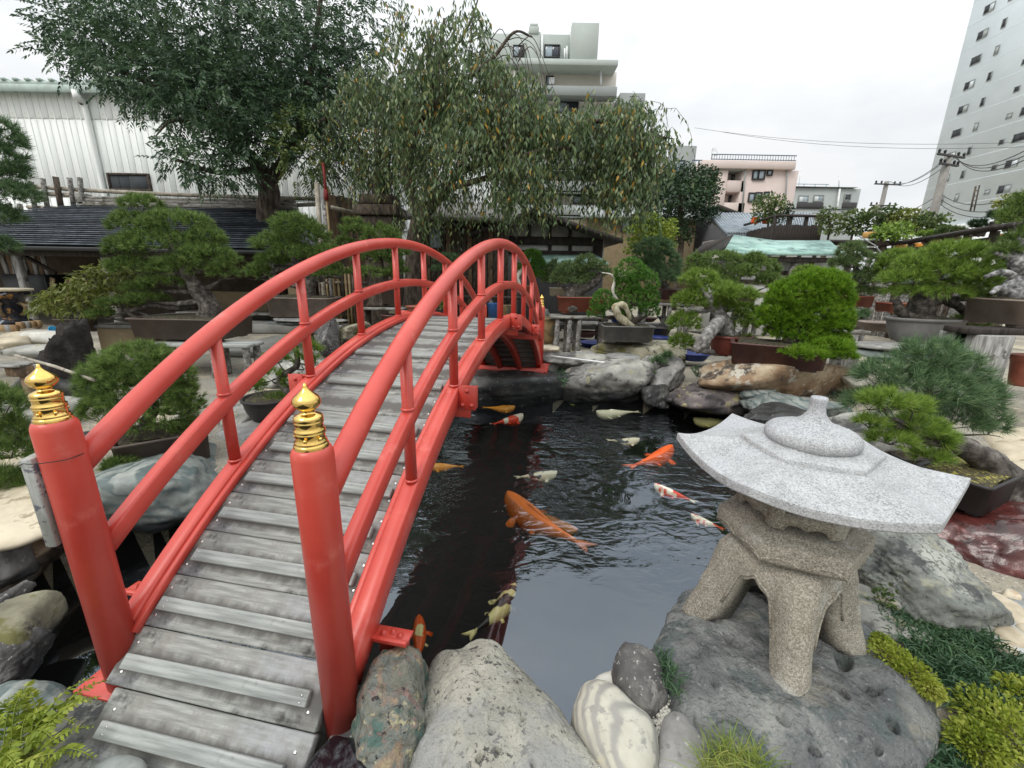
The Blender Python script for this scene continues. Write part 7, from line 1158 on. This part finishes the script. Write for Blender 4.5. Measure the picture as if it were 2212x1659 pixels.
bladepatch('dwarf_lilyturf', None, [(1885, 1310), (1950, 1290), (2070, 1310), (2120, 1380), (2215, 1440), (2330, 1560), (2100, 1560), (2040, 1480), (1960, 1400), (1900, 1350)], .02, 5200, .15, .007, 'turf', 1, (-.35, -.2))
bladepatch('dwarf_lilyturf', None, [(1950, 1690), (2040, 1600), (2120, 1660), (2080, 1760), (1960, 1760)], .0, 900, .09, .006, 'turf', 2)
tuft = lambda lab, o, z, n, ln, w, m, sd, **k: bladepatch('grass_tuft', lab, o, z, n, ln, w, m, sd, kind=None, cat='grass tuft', **k)
tuft('dark green lilyturf tuft wedged against the lantern rock', [(1412, 1415), (1438, 1408), (1462, 1450), (1470, 1500), (1450, 1510), (1432, 1470)], .10, 170, .075, .005, 'turf', 3, spread=.6)
tuft('yellow green wispy grass tuft at the bottom beside the plain grey stone', [(1520, 1640), (1560, 1615), (1640, 1640), (1660, 1700), (1560, 1720), (1510, 1690)], .10, 420, .17, .003, 'grass_green', 4, spread=.55)
tuft('grass tuft on the bank beside the far bridge bracket', [(1195, 800), (1212, 790), (1230, 825), (1215, 840)], .0, 160, .14, .012, 'turf', 5)
tuft('moss and grass clump beside the tan boulder', [(1400, 790), (1440, 775), (1445, 792), (1410, 800)], .0, 160, .12, .012, 'turf', 6)
tuft('dark grass clump between the brown slab and the purple rock', [(1490, 795), (1530, 790), (1560, 818), (1510, 822)], .0, 220, .13, .012, 'turf', 7)
tuft('dark grass strip behind the brown slab by the blue pine', [(1780, 858), (1860, 826), (1890, 840), (1830, 880)], .0, 260, .13, .010, 'turf', 8)
tuft('low green plant edge beside the round bonsai pot', [(470, 905), (535, 880), (545, 905), (490, 930)], .0, 220, .09, .008, 'turf', 9)
def shrub(label, blobs, z, m, ln, w, seed, n, name='fern_clump', cat='fern', up=.6, group=None):
    rs = np.random.RandomState(seed); c0 = az(blobs[0][0], blobs[0][1], z); t = thing(name, label, cat, tuple(c0), 0, group); G, st = [], []
    for x_, y_, r_, h_ in blobs:
        c = az(x_, y_, z); s = mpp(c); r = np.array([r_ * s, r_ * s, h_]); P, Nn = shellpts(c + [0, 0, h_ * .2], r, n, rs, -.2, .45); G.append(leaves(P, nrm(Nn + [0, 0, up * .4] + .5 * rs.randn(len(P), 3)), ln, w, rs, .25))
        for k in range(8): e = P[rs.randint(len(P))]; st.append(tube([c, (c + e) / 2 + [0, 0, .02], e], .002, 4, 3))
    part('leaf_mass', join(*G), m, t, kind='stuff'); part('stem', join(*st), 'bark_brown', t, kind='stuff'); return t
shrub('yellow green spikemoss mound beside the rear lantern leg', [(1925, 1430, 40, .06), (1970, 1465, 40, .06), (2005, 1495, 24, .05), (1905, 1400, 22, .05)], .085, 'fern', .020, .009, 31, 650, 'spikemoss_mound', 'spikemoss')
shrub('large golden spikemoss mound in the bottom right corner', [(2150, 1575, 80, .10), (2200, 1520, 50, .08), (2105, 1620, 50, .08), (2200, 1640, 90, .10)], .02, 'fern', .022, .010, 32, 1300, 'spikemoss_mound', 'spikemoss')
shrub('small leafy green sprig between the lantern and the layered rock', [(1900, 1318, 20, .10), (1915, 1300, 16, .09)], .02, 'hedge_leaf', .035, .016, 33, 90, 'leafy_sprig', 'plant')
shrub('low green bushy plants on the left bank under the bamboo pole', [(60, 860, 60, .16), (20, 900, 50, .14), (110, 900, 40, .12)], .05, 'turf', .07, .03, 35, 260, 'low_shrub', 'shrub')
shrub('dark leafy undergrowth beside the domed pine stand', [(770, 690, 36, .3), (745, 665, 26, .3), (790, 715, 30, .25)], .05, 'round_leaf', .09, .045, 36, 260, 'low_shrub', 'shrub')
shrub('white flowered herb under the mossy plank stand', [(820, 735, 26, .2), (845, 720, 20, .2)], .05, 'pine_dull', .07, .02, 37, 120, 'low_shrub', 'shrub')
# yellow fern with real fronds
rs = np.random.RandomState(5); fc = az(20, 1650, -.02); fn = thing('yellow_fern', 'yellow green fern with notched fronds in the bottom left corner', 'fern', tuple(fc))
for k in range(26):
    q = rs.uniform(-.9, 2.6); l_ = rs.uniform(.13, .24); d = np.array([math.cos(q), math.sin(q), 0]); u = np.linspace(0, 1, 18); P_ = fc + rs.randn(3) * [.05, .05, 0] + d * (u * l_)[:, None] + np.array([0, 0, 1.]) * (.11 * np.sin(u * 2.2) * (l_ / .2))[:, None]; n2 = np.array([-d[1], d[0], 0]); C, D = [], []
    for a_, p_ in zip(u, P_):
        for sg in (-1, 1): C.append(p_); D.append(nrm(n2 * sg + d * .6 - [0, 0, .15]))
    wd = np.interp(np.repeat(u, 2), [0, .3, 1], [.5, 1, .25])[:, None]; g = leaves(np.array(C), np.array(D), .046 * wd, .021 * wd, rs, .1); part('frond', join(g, tube(P_, .002, 4)), 'fern', fn)
tot = sum(len(o.data.polygons) for o in sc.objects if o.type == 'MESH'); print('polygons', tot, 'objects', len(sc.objects))
